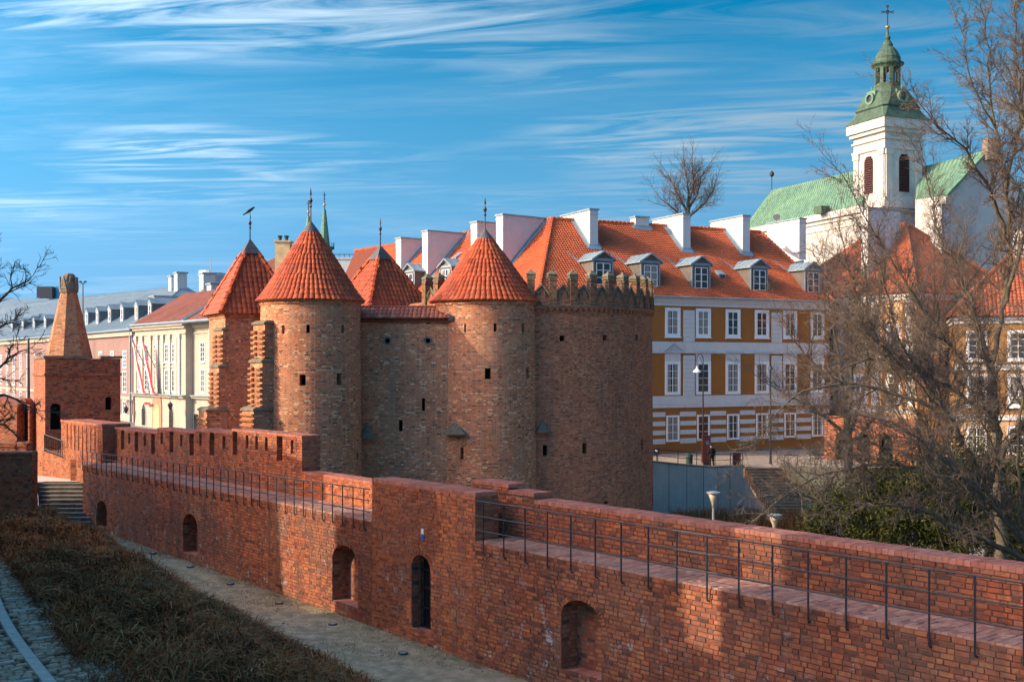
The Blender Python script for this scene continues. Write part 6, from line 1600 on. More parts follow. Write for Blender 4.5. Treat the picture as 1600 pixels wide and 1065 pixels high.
# jutting slotted wall beyond the last loopholed section
zt = EYE - 2.70
sl_ops = [dict(x0=44.1 + .55 * k, x1=44.22 + .55 * k, z0=zt - 1.35, sp=zt - .16, top=zt - .159, d=.35, bm=3) for k in range(8)]
build_wall('sunlit slotted brick wall jutting forward between the railed ledge and the spired tower', 43.2, 48.9, .95, lambda t: 1.8, lambda t: zt - .09, 1.3, sl_ops, limit=120, coping=(.04, 1.3, .09, .13), name='slotted_wall')
# ramp wall behind the landing, with balustered railing
a, b = P(66, 0, 57.0), P(114, 0, 55.2); dd = Vector((b.x - a.x, b.y - a.y)); rr_ = math.atan2(dd.y, dd.x)
rm = thing('ramp_wall', 'red brick ramp wall behind the stair landing, sloping down to the right', 'wall', (a.x, a.y, 1.9), rr_)
za, zb_ = Z(704, 57) - 1.9, Z(722, 55.2) - 1.9
mb = MB(); mb.add([(0, 0, -.3), (dd.length, 0, -.3), (dd.length, 0, zb_), (0, 0, za), (0, 1.6, -.3), (dd.length, 1.6, -.3), (dd.length, 1.6, zb_), (0, 1.6, za)], [(0, 1, 2, 3), (3, 2, 6, 7), (1, 5, 6, 2), (0, 3, 7, 4), (4, 5, 6, 7)])
ob('wall_face', mb.mesh('wall_face', M['redtex'], uv=True), rm)
rl = thing('balustrade', 'dark iron balustrade with close upright bars on the sloping ramp wall', 'railing', (a.x, a.y, 1.9), rr_)
for k in range(14):
    x = .04 + (dd.length - .08) * k / 13; z = za + (zb_ - za) * k / 13
    mb = MB(); mb.tube([(x, .1, z), (x, .1, z + .82)], .018 if k % 6 else .03, 4); ob('baluster', mb.mesh('baluster', M['iron']), rl)
for h in (.1, .82): mb = MB(); mb.tube([(0, .1, za + h), (dd.length, .1, zb_ + h)], .025, 5); ob('rail', mb.mesh('rail', M['iron']), rl)
p = P(118, 0, 54.6); pb = thing('brick_pier', 'small brick pier at the foot of the sloping ramp wall', 'pier', (p.x, p.y, 1.9), -.1)
mb = MB(); mb.box(-.25, .3, 0, .9, -.2, Z(718, 54.6) - 1.9); mb.box(.3, 1.3, .35, .9, -.2, Z(722, 54.6) - 1.9); mb.box(.6, 1.5, .7, 1.3, -.2, Z(716, 54.6) - 1.9); ob('pier_body', mb.mesh('pier_body', M['redtex'], uv=True), pb)
# dark brick wall at the left edge, and the arched brick wall behind it
a, b = P(-60, 0, 50), P(50, 0, 50)
lw2 = thing('brick_wall', 'dark shaded red brick wall at the left edge, above the litter bin', 'wall', (a.x, a.y, .4), math.atan2(b.y - a.y, b.x - a.x)); L_ = (b - a).xy.length
mb = MB(); mb.box(0, L_, 0, .6, -.5, Z(709, 50) - .4); ob('wall_face', mb.mesh('wall_face', M['redtex'], uv=True), lw2)
for k in range(int(L_ / .14)):
    ob('coping_brick', CPM, lw2, (.07 + k * .14, .29, Z(709, 50) - .4 + .05), 0, (.128, .68, .1))
a, b = P(-60, 0, 58.5), P(33, 0, 58); lw3 = thing('brick_wall', 'short brick wall with pale coping, just above the dark wall at the left edge', 'wall', (a.x, a.y, 1.5), 0)
mb = MB(); mb.box(0, (b - a).length, 0, .6, -2, Z(699, 58) - 1.5); mb.box(-.05, (b - a).length + .05, -.05, .65, Z(699, 58) - 1.5, Z(693, 58) - 1.5); ob('wall_face', mb.mesh('wall_face', M['redtex'], uv=True), lw3)
a, b = P(-70, 0, 66), P(46, 0, 65); L_ = (b - a).xy.length
ag = thing('arched_wall', 'old brick wall with a dark arch at the left edge, behind the branches', 'wall', (a.x, a.y, 0), math.atan2(b.y - a.y, b.x - a.x))
sx = 65 / F
mb = MB(); ops = [dict(x0=L_ - 22 * sx, x1=L_ - 2.5 * sx, z0=Z(690, 65), sp=Z(645, 65), top=Z(622, 65), d=.7, bm=3)]
core(mb, 0, L_, lambda x: -1, lambda x: Z(618, 65) - (.5 if x > L_ - 1.2 else 0), 1.0, ops, y=0)
ob('wall_face', mb.mesh('wall_face', [M['redtex'], M['redtex'], M['coping'], M['black']], uv=True), ag, mat=Matrix.Diagonal((1, -1, 1, 1)))
# litter bin
p = P(40, 829, 47.2); bn = thing('litter_bin', 'black litter bin left of the foot of the stone stair', 'bin', (p.x, p.y, .45))
mb = MB(); mb.lathe([(.19, -.2), (.20, .72), (.21, .74), (.21, .80), (.17, .82)], 16); ob('bin_body', mb.mesh('bin_body', M['iron']), bn)
mb = MB(); mb.lathe([(.215, .80), (.21, .86), (.14, .93), (.03, .96)], 16); ob('bin_lid', mb.mesh('bin_lid', M['lead']), bn)

# ================================================================== RIGHT: RETAINING WALL, STREET, STAIRS
pts = [(1000, 720, 78.5), (1060, 726, 80.2), (1112, 731, 81.8), (1150, 735, 82.8), (1163, 742, 82.9), (1180, 758, 82.2), (1192, 776, 80.8), (1203, 800, 79)]
W3 = [P(*q) for q in pts]
for w in W3[:5]: w.z = max(w.z, .12)
rwl = thing('retaining_wall', 'smooth grey concrete retaining wall between bastion and right-hand stair', 'wall', (W3[2].x, W3[2].y, -2.9)); o_ = W3[2].copy(); o_.z = -2.9
mb = MB()
for p, q in zip(W3, W3[1:]):
    dp = Vector((0, .45, 0)); lo = lambda v: Vector((v.x, v.y, -3.2))
    for f in ([lo(p), lo(q), q, p], [p, q, q + dp, p + dp], [lo(p) + dp, lo(q) + dp, q + dp, p + dp]): mb.poly([v - o_ for v in f])
ob('wall_face', mb.mesh('wall_face', M['concrete']), rwl)
mb = MB()
for p, q in zip(W3, W3[1:]):
    u_ = Vector((0, 0, .1)); f_ = Vector((0, -.06, 0)); k_ = Vector((0, .5, 0)); P1, Q1 = p - o_, q - o_
    for g_ in ([P1 + f_, Q1 + f_, Q1 + f_ + u_, P1 + f_ + u_], [P1 + f_ + u_, Q1 + f_ + u_, Q1 + k_ + u_, P1 + k_ + u_], [P1 + f_, Q1 + f_, Q1, P1]): mb.poly(g_)
ob('coping', mb.mesh('coping', M['capstone']), rwl)
for k in range(6):
    f = (k + .5) / 6 * 3; i_ = int(f); p = W3[i_].lerp(W3[i_ + 1], f - i_) - o_; mb = MB(); mb.box(p.x - .02, p.x + .02, p.y - .012, p.y + .05, -.3, p.z - .01); ob('joint', mb.mesh('joint', M['lead']), rwl)
st_pts = [P(960, 0, 78.6)] + [w + Vector((0, .06, 0)) for w in W3[:5]] + [P(1240, 0, 82.2), P(1340, 0, 82.2), P(1600, 0, 84), P(1500, 0, 108), P(880, 0, 96), P(820, 0, 88)]
def street_z(p): return .46 if p.x < 14 else .2
mb = MB(); mb.poly([(p.x, p.y, max(.06, .42 - max(0, p.x - 10) * .05)) for p in st_pts]); ob('street', mb.mesh('street', M['street']), kind='structure')
bl = thing('bank_wall', 'beige rendered wall right of the stair on the right', 'wall', (P(1280, 0, 79.5).x, 79.5, -2.9))
a, b = P(1221, 0, 80), P(1338, 0, 78.5); o_ = bl.location.copy(); z0 = Z(727, 79.5)
mb = MB(); v = [Vector((a.x, a.y, z0)), Vector((b.x, b.y, z0 - .1)), Vector((b.x, b.y, -3.1)), Vector((a.x + 1.6, a.y, -3.1)), Vector((a.x + .9, a.y, -1.2))]
mb.ringloft([[q - o_ for q in v], [q - o_ + Vector((0, .5, 0)) for q in v]]); ob('wall_face', mb.mesh('wall_face', M['beige']), bl)
rst = thing('brick_stair', 'brown stair going down between grey retaining wall and beige wall', 'stairs', (P(1215, 0, 80).x, 80, -2.9)); o_ = rst.location.copy()
for i in range(17):
    z = .1 - i * .178; y0 = 81.8 - i * .33
    xa, xb = P(1163 + i * 3.2, 0, y0).x, P(1236 + i * 1.6, 0, y0).x
    mb = MB(); mb.box(xa - o_.x, xb - o_.x, y0 - .34 - o_.y, y0 + .25 - o_.y, z - .7 - o_.z, z - .03 - o_.z); mb.box(xa - o_.x, xb - o_.x, y0 - .37 - o_.y, y0 + .25 - o_.y, z - .03 - o_.z, z - o_.z)
    ob('step', mb.mesh('step', M['stepbrown'] if 'stepbrown' in M else M['step']), rst)
# railing along the top of the retaining wall
trl = thing('street_railing', 'thin iron railing along the top of the grey retaining wall', 'railing', (W3[2].x, W3[2].y, W3[2].z)); o_ = W3[2]
for px in (1028, 1060, 1089, 1118, 1142, 1161):
    k = max(0, [i for i, q in enumerate(pts) if q[0] <= px][-1]); f = (px - pts[k][0]) / (pts[k+1][0] - pts[k][0]); p = W3[k].lerp(W3[k+1], f) - o_ + Vector((0, .2, 0))
    mb = MB(); mb.tube([p, p + Vector((0, 0, .95))], .03, 5); ob('post', mb.mesh('post', M['iron']), trl)
for h in (.5, .95):
    mb = MB(); mb.tube([w - o_ + Vector((0, .2, h)) for w in W3[:5]], .022, 5); ob('rail', mb.mesh('rail', M['iron']), trl)
ul = thing('hoop_barrier', 'bent pipe hoop barrier above the beige wall', 'railing', P(1236, 722, 80)); 
mb = MB(); mb.tube([(-.45, 0, -.2), (-.45, 0, .5), (.45, 0, .5), (.45, 0, -.2)], .04, 5); ob('hoop', mb.mesh('hoop', M['iron']), ul)
mb = MB(); 
for k in range(5): mb.tube([(1.4 + .75 * k, .2, -.2), (1.4 + .75 * k, .2, .5)], .025, 4)
mb.tube([(1.3, .2, .5), (4.6, .2, .45)], .025, 4); ob('rail', mb.mesh('rail', M['iron']), ul)
# information pillar, bins, signs
def pillar(label, px, y0, y1, d, w, name='info_pillar'):
    p = P(px, y1, d); t = thing(name, label, 'pillar', p); h = (y1 - y0) / F * d
    mb = MB(); mb.box(-w / 2, w / 2, -.13, .13, .25, h); mb.box(-w / 2 - .03, w / 2 + .03, -.16, .16, h, h + .05); ob('panel', mb.mesh('panel', M['brown_sign']), t)
    mb = MB(); mb.box(-w / 2 + .08, w / 2 - .08, -.09, .09, -.25, .25); ob('foot', mb.mesh('foot', M['iron']), t); return t
pillar('tall brown information pillar behind the person in black', 1103.5, 681, 728, 83.6, .62); pillar('low brown pillar right of the person in black', 1151, 708, 731, 83.0, .56)
p = P(1106, 692, 82.9); t = thing('blue_sign', 'small blue sign on the tall brown pillar above the person', 'sign', p); mb = MB(); mb.box(-.10, .10, -.02, .02, -.10, .15); ob('sign_face', mb.mesh('sign_face', M['blue_sign']), t)
p = P(1077, 729, 82.8); t = thing('litter_bin', 'dark green domed litter bin on the street behind the railing', 'bin', p)
mb = MB(); mb.lathe([(.24, -.1), (.25, .66), (.27, .68), (.27, .74)], 14); ob('bin_body', mb.mesh('bin_body', M['green_bin']), t); mb = MB(); mb.lathe([(.275, .74), (.26, .86), (.15, .96), (.02, 1.0)], 14); ob('bin_lid', mb.mesh('bin_lid', M['green_bin']), t)
p = P(1026, 724, 82.6); t = thing('notice_board', 'small dark blue notice board on a post beside the bastion', 'sign', p)
mb = MB(); mb.tube([(0, 0, -.2), (0, 0, .8)], .03, 5); ob('post', mb.mesh('post', M['iron']), t); mb = MB(); mb.box(-.21, .21, -.03, .03, .68, 1.12); ob('board', mb.mesh('board', M['navy'] if 'navy' in M else M['darkpanel']), t)
mb = MB(); mb.tube([(-.10, -.035, 1.02), (-.06, -.035, .9), (.07, -.035, .88)], .025, 4); mb.box(-.02, .09, -.036, -.03, .93, 1.0); ob('arrow_mark', mb.mesh('arrow_mark', M['white_trim']), t)
# flared path lamps behind the near parapet
lp0 = None
for px, y, d, lb in ((1114.5, 768, 44, 'flared path lamp before the grey retaining wall, whole cup in view'), (1210, 803, 42, 'flared path lamp half hidden by the parapet, below the brown stair')):
    p = P(px, y, d); zb_ = -2.9
    t = thing('path_lamp', lb, 'street lamp', (p.x, p.y, zb_), 0, 'flared lamps along the path behind the parapet'); h = p.z - zb_
    mb = MB(); mb.tube([(0, 0, 0), (0, 0, h - .5)], [.06, .045], 8); ob('pole', mb.mesh('pole', M['alu']), t)
    mb = MB(); mb.lathe([(.05, h - .62), (.07, h - .42), (.12, h - .3), (.20, h - .06), (.02, h - .05)], 18); ob('lamp_cup', mb.mesh('lamp_cup', M['lampglass'], smooth=True), t)
    mb = MB(); mb.lathe([(.215, h - .065), (.27, h - .045), (.27, h - .01), (.09, h + .03), (.02, h + .035)], 18); ob('lamp_lid', mb.mesh('lamp_lid', M['alu']), t)
p = P(1098.5, 690, 85); t = thing('street_lamp', 'tall black street lamp with a curled arm before the ochre facade', 'street lamp', (p.x, p.y, 0.2)); zl = lambda y: Z(y, 85) - .2
mb = MB(); mb.tube([(0, 0, 0), (0, 0, 1.2), (0, 0, zl(574))], [.11, .075, .045], 8); mb.lathe([(.13, 0), (.14, .6), (.1, .7)], 8); ob('pole', mb.mesh('pole', M['iron']), t)
mb = MB(); R_ = .24; zc_ = zl(562); mb.tube([(.0, 0, zl(575))] + [(-.22 + .25 * math.cos(a), 0, zc_ + .42 * math.sin(a)) for a in [i * math.pi / 8 for i in range(0, 9)]] + [(-.45, 0, zl(574))], .03, 5); mb.tube([(0, 0, zl(570)), (-.2, 0, zc_ + .1), (-.12, 0, zc_ + .3), (0, 0, zc_ + .1)], .02, 4); ob('curled_arm', mb.mesh('curled_arm', M['iron']), t)
mb = MB(); mb.lathe([(.05, zl(572)), (.10, zl(576)), (.30, zl(580)), (.30, zl(581.5)), (.02, zl(582.5))], 14, -.45); ob('lamp_shade', mb.mesh('lamp_shade', M['white_trim']), t)
p = P(1204, 720, 85.5); t = thing('street_lamp', 'thin black lamp post among the branches, right of the low brown pillar', 'street lamp', (p.x, p.y, .1)); zl = lambda y: Z(y, 85.5) - .1
mb = MB(); mb.tube([(0, 0, 0), (0, 0, 1.2), (0, 0, zl(575))], [.11, .07, .045], 8); ob('pole', mb.mesh('pole', M['iron']), t); mb = MB(); mb.lathe([(.22, zl(577)), (.12, zl(573)), (.02, zl(571))], 10); ob('lamp_shade', mb.mesh('lamp_shade', M['iron']), t)

# ---- person at the street railing, seen from behind
pp = P(1112, 731.5, 82.5); per = thing('person', 'person in black jacket and cap standing at the street railing', 'person', pp, R(15))
def skin_body(name, verts, edges, radii, mat, parent, sub=1):
    me = bpy.data.meshes.new(name); me.from_pydata(verts, edges, []); o = ob(name, me, parent)
    md = o.modifiers.new('skin', 'SKIN'); md.use_smooth_shade = True
    for i, r in enumerate(radii): me.skin_vertices[0].data[i].radius = (r if isinstance(r, tuple) else (r, r)); me.skin_vertices[0].data[i].use_root = (i == 0)
    o.modifiers.new('sub', 'SUBSURF').levels = sub; o.modifiers['sub'].render_levels = sub; me.materials.append(mat); return o
bv = [(0, 0, .92), (0, 0, 1.12), (0, -.01, 1.34), (0, -.01, 1.46), (0, .02, 1.53), (0, .03, 1.62), (0, .03, 1.72),
      (-.19, 0, 1.40), (-.25, -.02, 1.14), (-.20, .14, .98), (-.15, .20, .93), (.19, 0, 1.40), (.25, -.02, 1.14), (.21, .13, .98), (.17, .2, .94),
      (-.10, 0, .84), (-.11, .02, .47), (-.12, -.02, .08), (-.13, .10, .03), (.10, 0, .84), (.12, .0, .47), (.16, -.03, .08), (.17, .09, .03)]
be = [(0, 1), (1, 2), (2, 3), (3, 4), (4, 5), (5, 6), (2, 7), (7, 8), (8, 9), (9, 10), (2, 11), (11, 12), (12, 13), (13, 14), (0, 15), (15, 16), (16, 17), (17, 18), (0, 19), (19, 20), (20, 21), (21, 22)]
br = [(.17, .12), (.17, .12), (.19, .12), .07, .055, .095, .08, .085, .06, .045, .04, .085, .06, .045, .04, .10, .07, .05, .045, .10, .07, .05, .045]
skin_body('body', bv, be, br, M['coat'], per, 2)
mb = MB(); mb.lathe([(.085, 1.50), (.10, 1.57), (.098, 1.63), (.09, 1.66)], 12, 0, .03); ob('head_skin', mb.mesh('head_skin', M['skin'], smooth=True), per)
mb = MB(); mb.lathe([(.108, 1.63), (.115, 1.66), (.10, 1.73), (.05, 1.765), (.01, 1.77)], 14, 0, .03); mb.box(-.08, .08, .10, .23, 1.635, 1.65); ob('cap', mb.mesh('cap', M['coat'], smooth=True), per)
mb = MB(); mb.lathe([(.20, .80), (.215, .95), (.205, 1.2), (.20, 1.36), (.11, 1.47), (.075, 1.50)], 16); mb.v = [(x, y * .68, z) for x, y, z in mb.v]; ob('jacket', mb.mesh('jacket', M['coat'], smooth=True), per)

# ================================================================== TREES
class Tree:
    def __init__(s, seed): s.r = random.Random(seed); s.seg = {0: [], 1: []}
    def add(s, a, b, ra, rb, k): s.seg[k].append((a, b, ra, rb))
    def branch(s, p, d, L, r, lvl, P_):
        R_ = s.r; n = P_['n'][min(lvl, len(P_['n']) - 1)]; d = d.normalized(); q = p.copy(); step = L / n
        for i in range(n):
            k = i / n
            d = (d + Vector((R_.gauss(0, 1), R_.gauss(0, 1), R_.gauss(0, 1))) * P_['wob'] + Vector((0, 0, P_['up'] * (1 if lvl < 3 else .5)))).normalized()
            e = q + d * step; ra, rb = r * (1 - .75 * k) + .0022, r * (1 - .75 * (i + 1) / n) + .0022
            s.add(q, e, ra, rb, 0 if r > .05 else 1)
            if lvl < P_['max'] and i >= (0 if lvl else 1):
                for _ in range(P_['kids'][min(lvl, len(P_['kids']) - 1)]):
                    if R_.random() < .85:
                        side = d.orthogonal().normalized(); side.rotate(Matrix.Rotation(R_.uniform(0, 6.283), 3, d)); a = R_.uniform(.5, 1.0)
                        s.branch(q.lerp(e, R_.random()), d * math.cos(a) + side * math.sin(a), L * R_.uniform(*P_['rat']) * (1 - .35 * k), max(.003, ra * .5), lvl + 1, P_)
            q = e
    def limb(s, pts, r0, r1, P_, every=.35, L=1.6, start=.15, lv=1):
        R_ = s.r; fine = []
        for i in range(len(pts) - 1):
            p0, p1, p2, p3 = pts[max(i-1, 0)], pts[i], pts[i+1], pts[min(i+2, len(pts) - 1)]
            m = max(2, int((p2 - p1).length / .4))
            for j in range(m):
                t = j / m; fine.append(.5 * ((2 * p1) + (p2 - p0) * t + (2 * p0 - 5 * p1 + 4 * p2 - p3) * t * t + (3 * p1 - p0 - 3 * p2 + p3) * t ** 3) + Vector((R_.gauss(0, 1), R_.gauss(0, 1), R_.gauss(0, 1))) * .035)
        fine.append(pts[-1]); N = len(fine) - 1; acc = 0
        for i in range(N):
            a, b = fine[i], fine[i+1]; k = i / N; ra, rb = r0 + (r1 - r0) * k, r0 + (r1 - r0) * (i + 1) / N
            s.add(a, b, ra, rb, 0); acc += (b - a).length
            if k > start:
                while acc > every:
                    acc -= every; d = (b - a).normalized(); side = d.orthogonal().normalized(); side.rotate(Matrix.Rotation(R_.uniform(0, 6.283), 3, d)); an = R_.uniform(.45, 1.05)
                    s.branch(a.lerp(b, R_.random()), d * math.cos(an) + side * math.sin(an) + Vector((0, 0, .15)), L * R_.uniform(.5, 1.15) * (1.1 - .5 * k), max(.006, min(ra * .5, .035)), lv, P_)
            else: acc = 0
        s.branch(fine[-1], fine[-1] - fine[-2], L * .9, r1, lv, P_)
    def build(s, name, label, base, mats=('bark', 'twig'), group=None):
        t = thing(name, label, 'tree', base, 0, group)
        for k, nm in ((0, 'trunk'), (1, 'crown')):
            S = s.seg[k]
            if not S: continue
            V, Fc, off = [], [], 0
            for sides in (3, 4, 7):
                sub = [q for q in S if (3 if max(q[2], q[3]) < .012 else 4 if max(q[2], q[3]) < .04 else 7) == sides]
                if not sub: continue
                A = np.array([q[0][:] for q in sub]) - np.array(base[:]); B = np.array([q[1][:] for q in sub]) - np.array(base[:]); ra = np.array([q[2] for q in sub]); rb = np.array([q[3] for q in sub])
                d = B - A; ln = np.linalg.norm(d, axis=1, keepdims=True); ln[ln == 0] = 1; d = d / ln
                ref = np.where(np.abs(d[:, 2:3]) < .9, np.array([[0, 0, 1.]]), np.array([[1., 0, 0]])); u = np.cross(d, ref); u /= np.linalg.norm(u, axis=1, keepdims=True); w = np.cross(d, u)
                m = len(sub); ang = np.arange(sides) * 2 * np.pi / sides; c_, s_ = np.cos(ang), np.sin(ang)
                ring = u[:, None, :] * c_[None, :, None] + w[:, None, :] * s_[None, :, None]
                ext = d * np.minimum(ra, ln[:, 0] * .3)[:, None] * .5
                VA = (A - ext)[:, None, :] + ring * ra[:, None, None]; VB = (B + ext)[:, None, :] + ring * rb[:, None, None]
                V.append(np.concatenate([VA, VB], 1).reshape(-1, 3))
                b0 = (np.arange(m) * 2 * sides + off)[:, None]; j = np.arange(sides)[None, :]; j2 = (np.arange(sides)[None, :] + 1) % sides
                Fc.append(np.stack([b0 + j, b0 + j2, b0 + sides + j2, b0 + sides + j], -1).reshape(-1, 4)); off += m * 2 * sides
            V = np.concatenate(V); Fc = np.concatenate(Fc); me = bpy.data.meshes.new(nm)
            me.vertices.add(len(V)); me.vertices.foreach_set('co', V.astype(np.float32).ravel()); me.loops.add(Fc.size); me.loops.foreach_set('vertex_index', Fc.astype(np.int32).ravel())
            me.polygons.add(len(Fc)); me.polygons.foreach_set('loop_start', np.arange(0, Fc.size, 4, dtype=np.int32)); me.polygons.foreach_set('loop_total', np.full(len(Fc), 4, np.int32))
            me.polygons.foreach_set('use_smooth', np.ones(len(Fc), bool)); me.materials.append(M[mats[k]]); me.update(calc_edges=True); me.validate(); ob(nm, me, t)
        return t
def PP(l, d0=None): return [P(q[0], q[1], q[2] if len(q) > 2 else d0) for q in l]
PA = dict(n=[6, 6, 4, 3], kids=[2, 2, 2, 1], rat=(.34, .58), wob=.16, up=.05, max=3)
ta = Tree(11)
ta.limb(PP([(1568, 930), (1563, 800), (1556, 720), (1552, 640), (1548, 575)], 38), .22, .14, PA, 9, 1)
ta.limb(PP([(1552, 640, 38), (1500, 560, 37.5), (1440, 480, 37), (1390, 400, 36.5), (1345, 325, 36), (1318, 275, 36)]), .075, .013, PA, .26, 2.0)
ta.limb(PP([(1548, 575, 38), (1566, 480, 38.5), (1578, 385, 39), (1572, 290, 39), (1556, 200, 39), (1543, 100, 39), (1532, 0, 39)]), .095, .014, PA, .26, 2.2)
ta.limb(PP([(1578, 385, 39), (1545, 295, 38), (1505, 232, 37.5), (1455, 185, 37), (1424, 150, 37)]), .075, .014, PA, .26, 1.9)
ta.limb(PP([(1566, 480, 38.5), (1602, 360, 38), (1608, 240, 37.5), (1592, 120, 37.5), (1582, -10, 38)]), .075, .015, PA, .26, 2.1)
ta.limb(PP([(1572, 290, 39), (1594, 190, 40), (1600, 90, 40), (1604, -20, 40)]), .07, .02, PA, .26, 2.0)
ta.limb(PP([(1556, 200, 39), (1520, 130, 38.5), (1505, 60, 38.5), (1490, 20, 38.5)]), .04, .01, PA, .26, 1.3)
ta.limb(PP([(1553, 650, 38), (1490, 610, 37), (1420, 575, 36), (1350, 560, 35.5), (1285, 590, 35)]), .075, .014, PA, .26, 1.9)
ta.limb(PP([(1548, 575, 38), (1510, 450, 39), (1470, 370, 39.5), (1455, 300, 40), (1440, 245, 40)]), .08, .014, PA, .26, 1.9)
ta.limb(PP([(1556, 720, 38), (1620, 620, 37), (1640, 480, 36)]), .12, .05, PA, .3, 2.0)
ta.build('bare_tree', 'tall leafless tree at the right edge, its crown rising past the church tower', P(1568, 930, 38), group='bare trees in front of the houses')
PB = dict(n=[6, 6, 4, 3], kids=[2, 2, 2, 1], rat=(.36, .62), wob=.2, up=.03, max=3)
tb = Tree(23)
tb.limb(PP([(1660, 960), (1600, 850), (1545, 765), (1480, 650), (1418, 548), (1388, 470), (1370, 400)], 31), .09, .014, PB, .30, 1.7)
tb.limb(PP([(1560, 790, 31), (1450, 735, 30.5), (1350, 728, 30), (1260, 752, 29.5), (1195, 800, 29.3)]), .07, .012, PB, .30, 1.5)
tb.limb(PP([(1620, 880, 31), (1520, 835, 30), (1420, 790, 29.5), (1320, 790, 29.5), (1240, 770, 29.5)]), .07, .012, PB, .30, 1.5)
tb.limb(PP([(1480, 650, 31), (1400, 615, 31), (1310, 600, 31), (1235, 625, 31), (1180, 690, 31)]), .055, .010, PB, .30, 1.6)
tb.limb(PP([(1545, 765, 31), (1560, 640, 32), (1530, 520, 32), (1500, 430, 32)]), .05, .012, PB, .30, 1.6)
tb.limb(PP([(1600, 850, 31), (1590, 700, 30), (1610, 560, 30), (1600, 420, 30)]), .06, .014, PB, .30, 1.6)
tb.limb(PP([(1600, 850, 31), (1520, 760, 29.5), (1440, 690, 29), (1370, 650, 29), (1290, 655, 29)]), .06, .012, PB, .30, 1.5)
rb = random.Random(5)
for k in range(11):
    x0, y0 = rb.choice([(1600, 850), (1545, 765), (1480, 650), (1640, 930)]); x1, y1 = rb.uniform(1260, 1600), rb.uniform(360, 720); xm, ym = (x0 + x1) / 2 + rb.uniform(-40, 40), (y0 + y1) / 2 - rb.uniform(-10, 60)
    tb.limb(PP([(x0, y0, 31), (xm, ym, 31 + rb.uniform(-1.5, 2)), (x1, y1, 31 + rb.uniform(-2.5, 3))]), .032, .006, PB, .28, 1.4, start=.35)
tb.build('leaning_tree', 'leaning bare tree with lichened limbs sweeping low over the near parapet', P(1660, 960, 31), group='bare trees in front of the houses')
PC = dict(n=[6, 6, 4, 3], kids=[2, 2, 2, 1], rat=(.35, .55), wob=.13, up=.10, max=3)
tc_ = Tree(37)
tc_.limb(PP([(1328, 775), (1326, 700), (1322, 640)], 70), .30, .2, PC, 9, 1)
for pts in ([(1322, 645), (1310, 560), (1297, 480), (1288, 400)], [(1324, 660), (1333, 570), (1338, 470), (1322, 400), (1312, 350)], [(1325, 690), (1352, 590), (1372, 490), (1380, 400)], [(1322, 650), (1290, 590), (1250, 545), (1218, 500)],
            [(1326, 700), (1375, 640), (1415, 560), (1440, 480)], [(1323, 680), (1275, 640), (1235, 620), (1200, 600)], [(1333, 570), (1355, 500), (1352, 420), (1345, 370)]):
    tc_.limb(PP(pts, 70), .14, .02, PC, .36, 3.0)
tc_.build('bare_tree', 'multi-stemmed leafless tree between the ochre townhouse and the red-roofed house', P(1328, 775, 70), group='bare trees in front of the houses')
tf = Tree(61)
tf.limb(PP([(1462, 900), (1458, 780), (1452, 700)], 54), .24, .16, PC, 9, 1)
for k in range(11):
    x1, y1 = 1452 + (k - 5) * 30 + rb.uniform(-12, 12), 340 + abs(k - 5) * 26 + rb.uniform(-30, 50); y0 = rb.uniform(690, 760)
    tf.limb(PP([(1453, y0, 54), (1452 + (x1 - 1452) * .45, y0 - (y0 - y1) * .45, 54 + rb.uniform(-1, 1)), (x1, y1, 54 + rb.uniform(-3, 3))]), .05, .008, PC, .36, 2.5, start=.34)
tf.build('bare_tree', 'broad leafless tree in front of the red-roofed house, fanning out from a low fork', P(1462, 900, 54), group='bare trees in front of the houses')
td = Tree(41); PD = dict(n=[6, 5, 4, 3], kids=[2, 2, 2, 1], rat=(.38, .6), wob=.1, up=.07, max=3)
td.limb(PP([(1076, 420), (1076, 360), (1075, 330)], 122), .35, .22, PD, 9, 1)
for pts in ([(1075, 335), (1060, 305), (1047, 280)], [(1075, 330), (1075, 295), (1070, 266)], [(1075, 330), (1090, 300), (1098, 272)], [(1075, 340), (1100, 318), (1115, 295)], [(1075, 345), (1050, 325), (1034, 312)], [(1075, 320), (1083, 290), (1082, 264)]):
    td.limb(PP(pts, 122), .16, .04, PD, .3, 3.4, start=.05)
td.build('bare_tree', 'rounded leafless tree peeping over the orange roof ridge', P(1076, 420, 122), group='bare trees in front of the houses')
te = Tree(53); PE = dict(n=[6, 5, 4, 3], kids=[2, 2, 1, 1], rat=(.35, .6), wob=.22, up=.02, max=3)
te.limb(PP([(-75, 1000), (-72, 800), (-60, 640), (-50, 520)], 24), .2, .1, PE, 9, 1)
for pts in ([(-50, 540), (-10, 480), (22, 448), (52, 430)], [(-60, 620), (-20, 590), (15, 560), (45, 545)], [(-62, 660), (-20, 620), (25, 620), (58, 640)], [(-66, 700), (-25, 665), (8, 660), (35, 690)], [(-50, 520), (-30, 440), (-5, 400)], [(-55, 600), (-15, 520), (20, 505)]):
    te.limb(PP(pts, 24), .045, .007, PE, .16, .75, start=.3)
te.build('bare_tree', 'leafless tree reaching in at the left edge with gnarled dark twigs', P(-75, 1000, 24), group='bare trees in front of the houses')

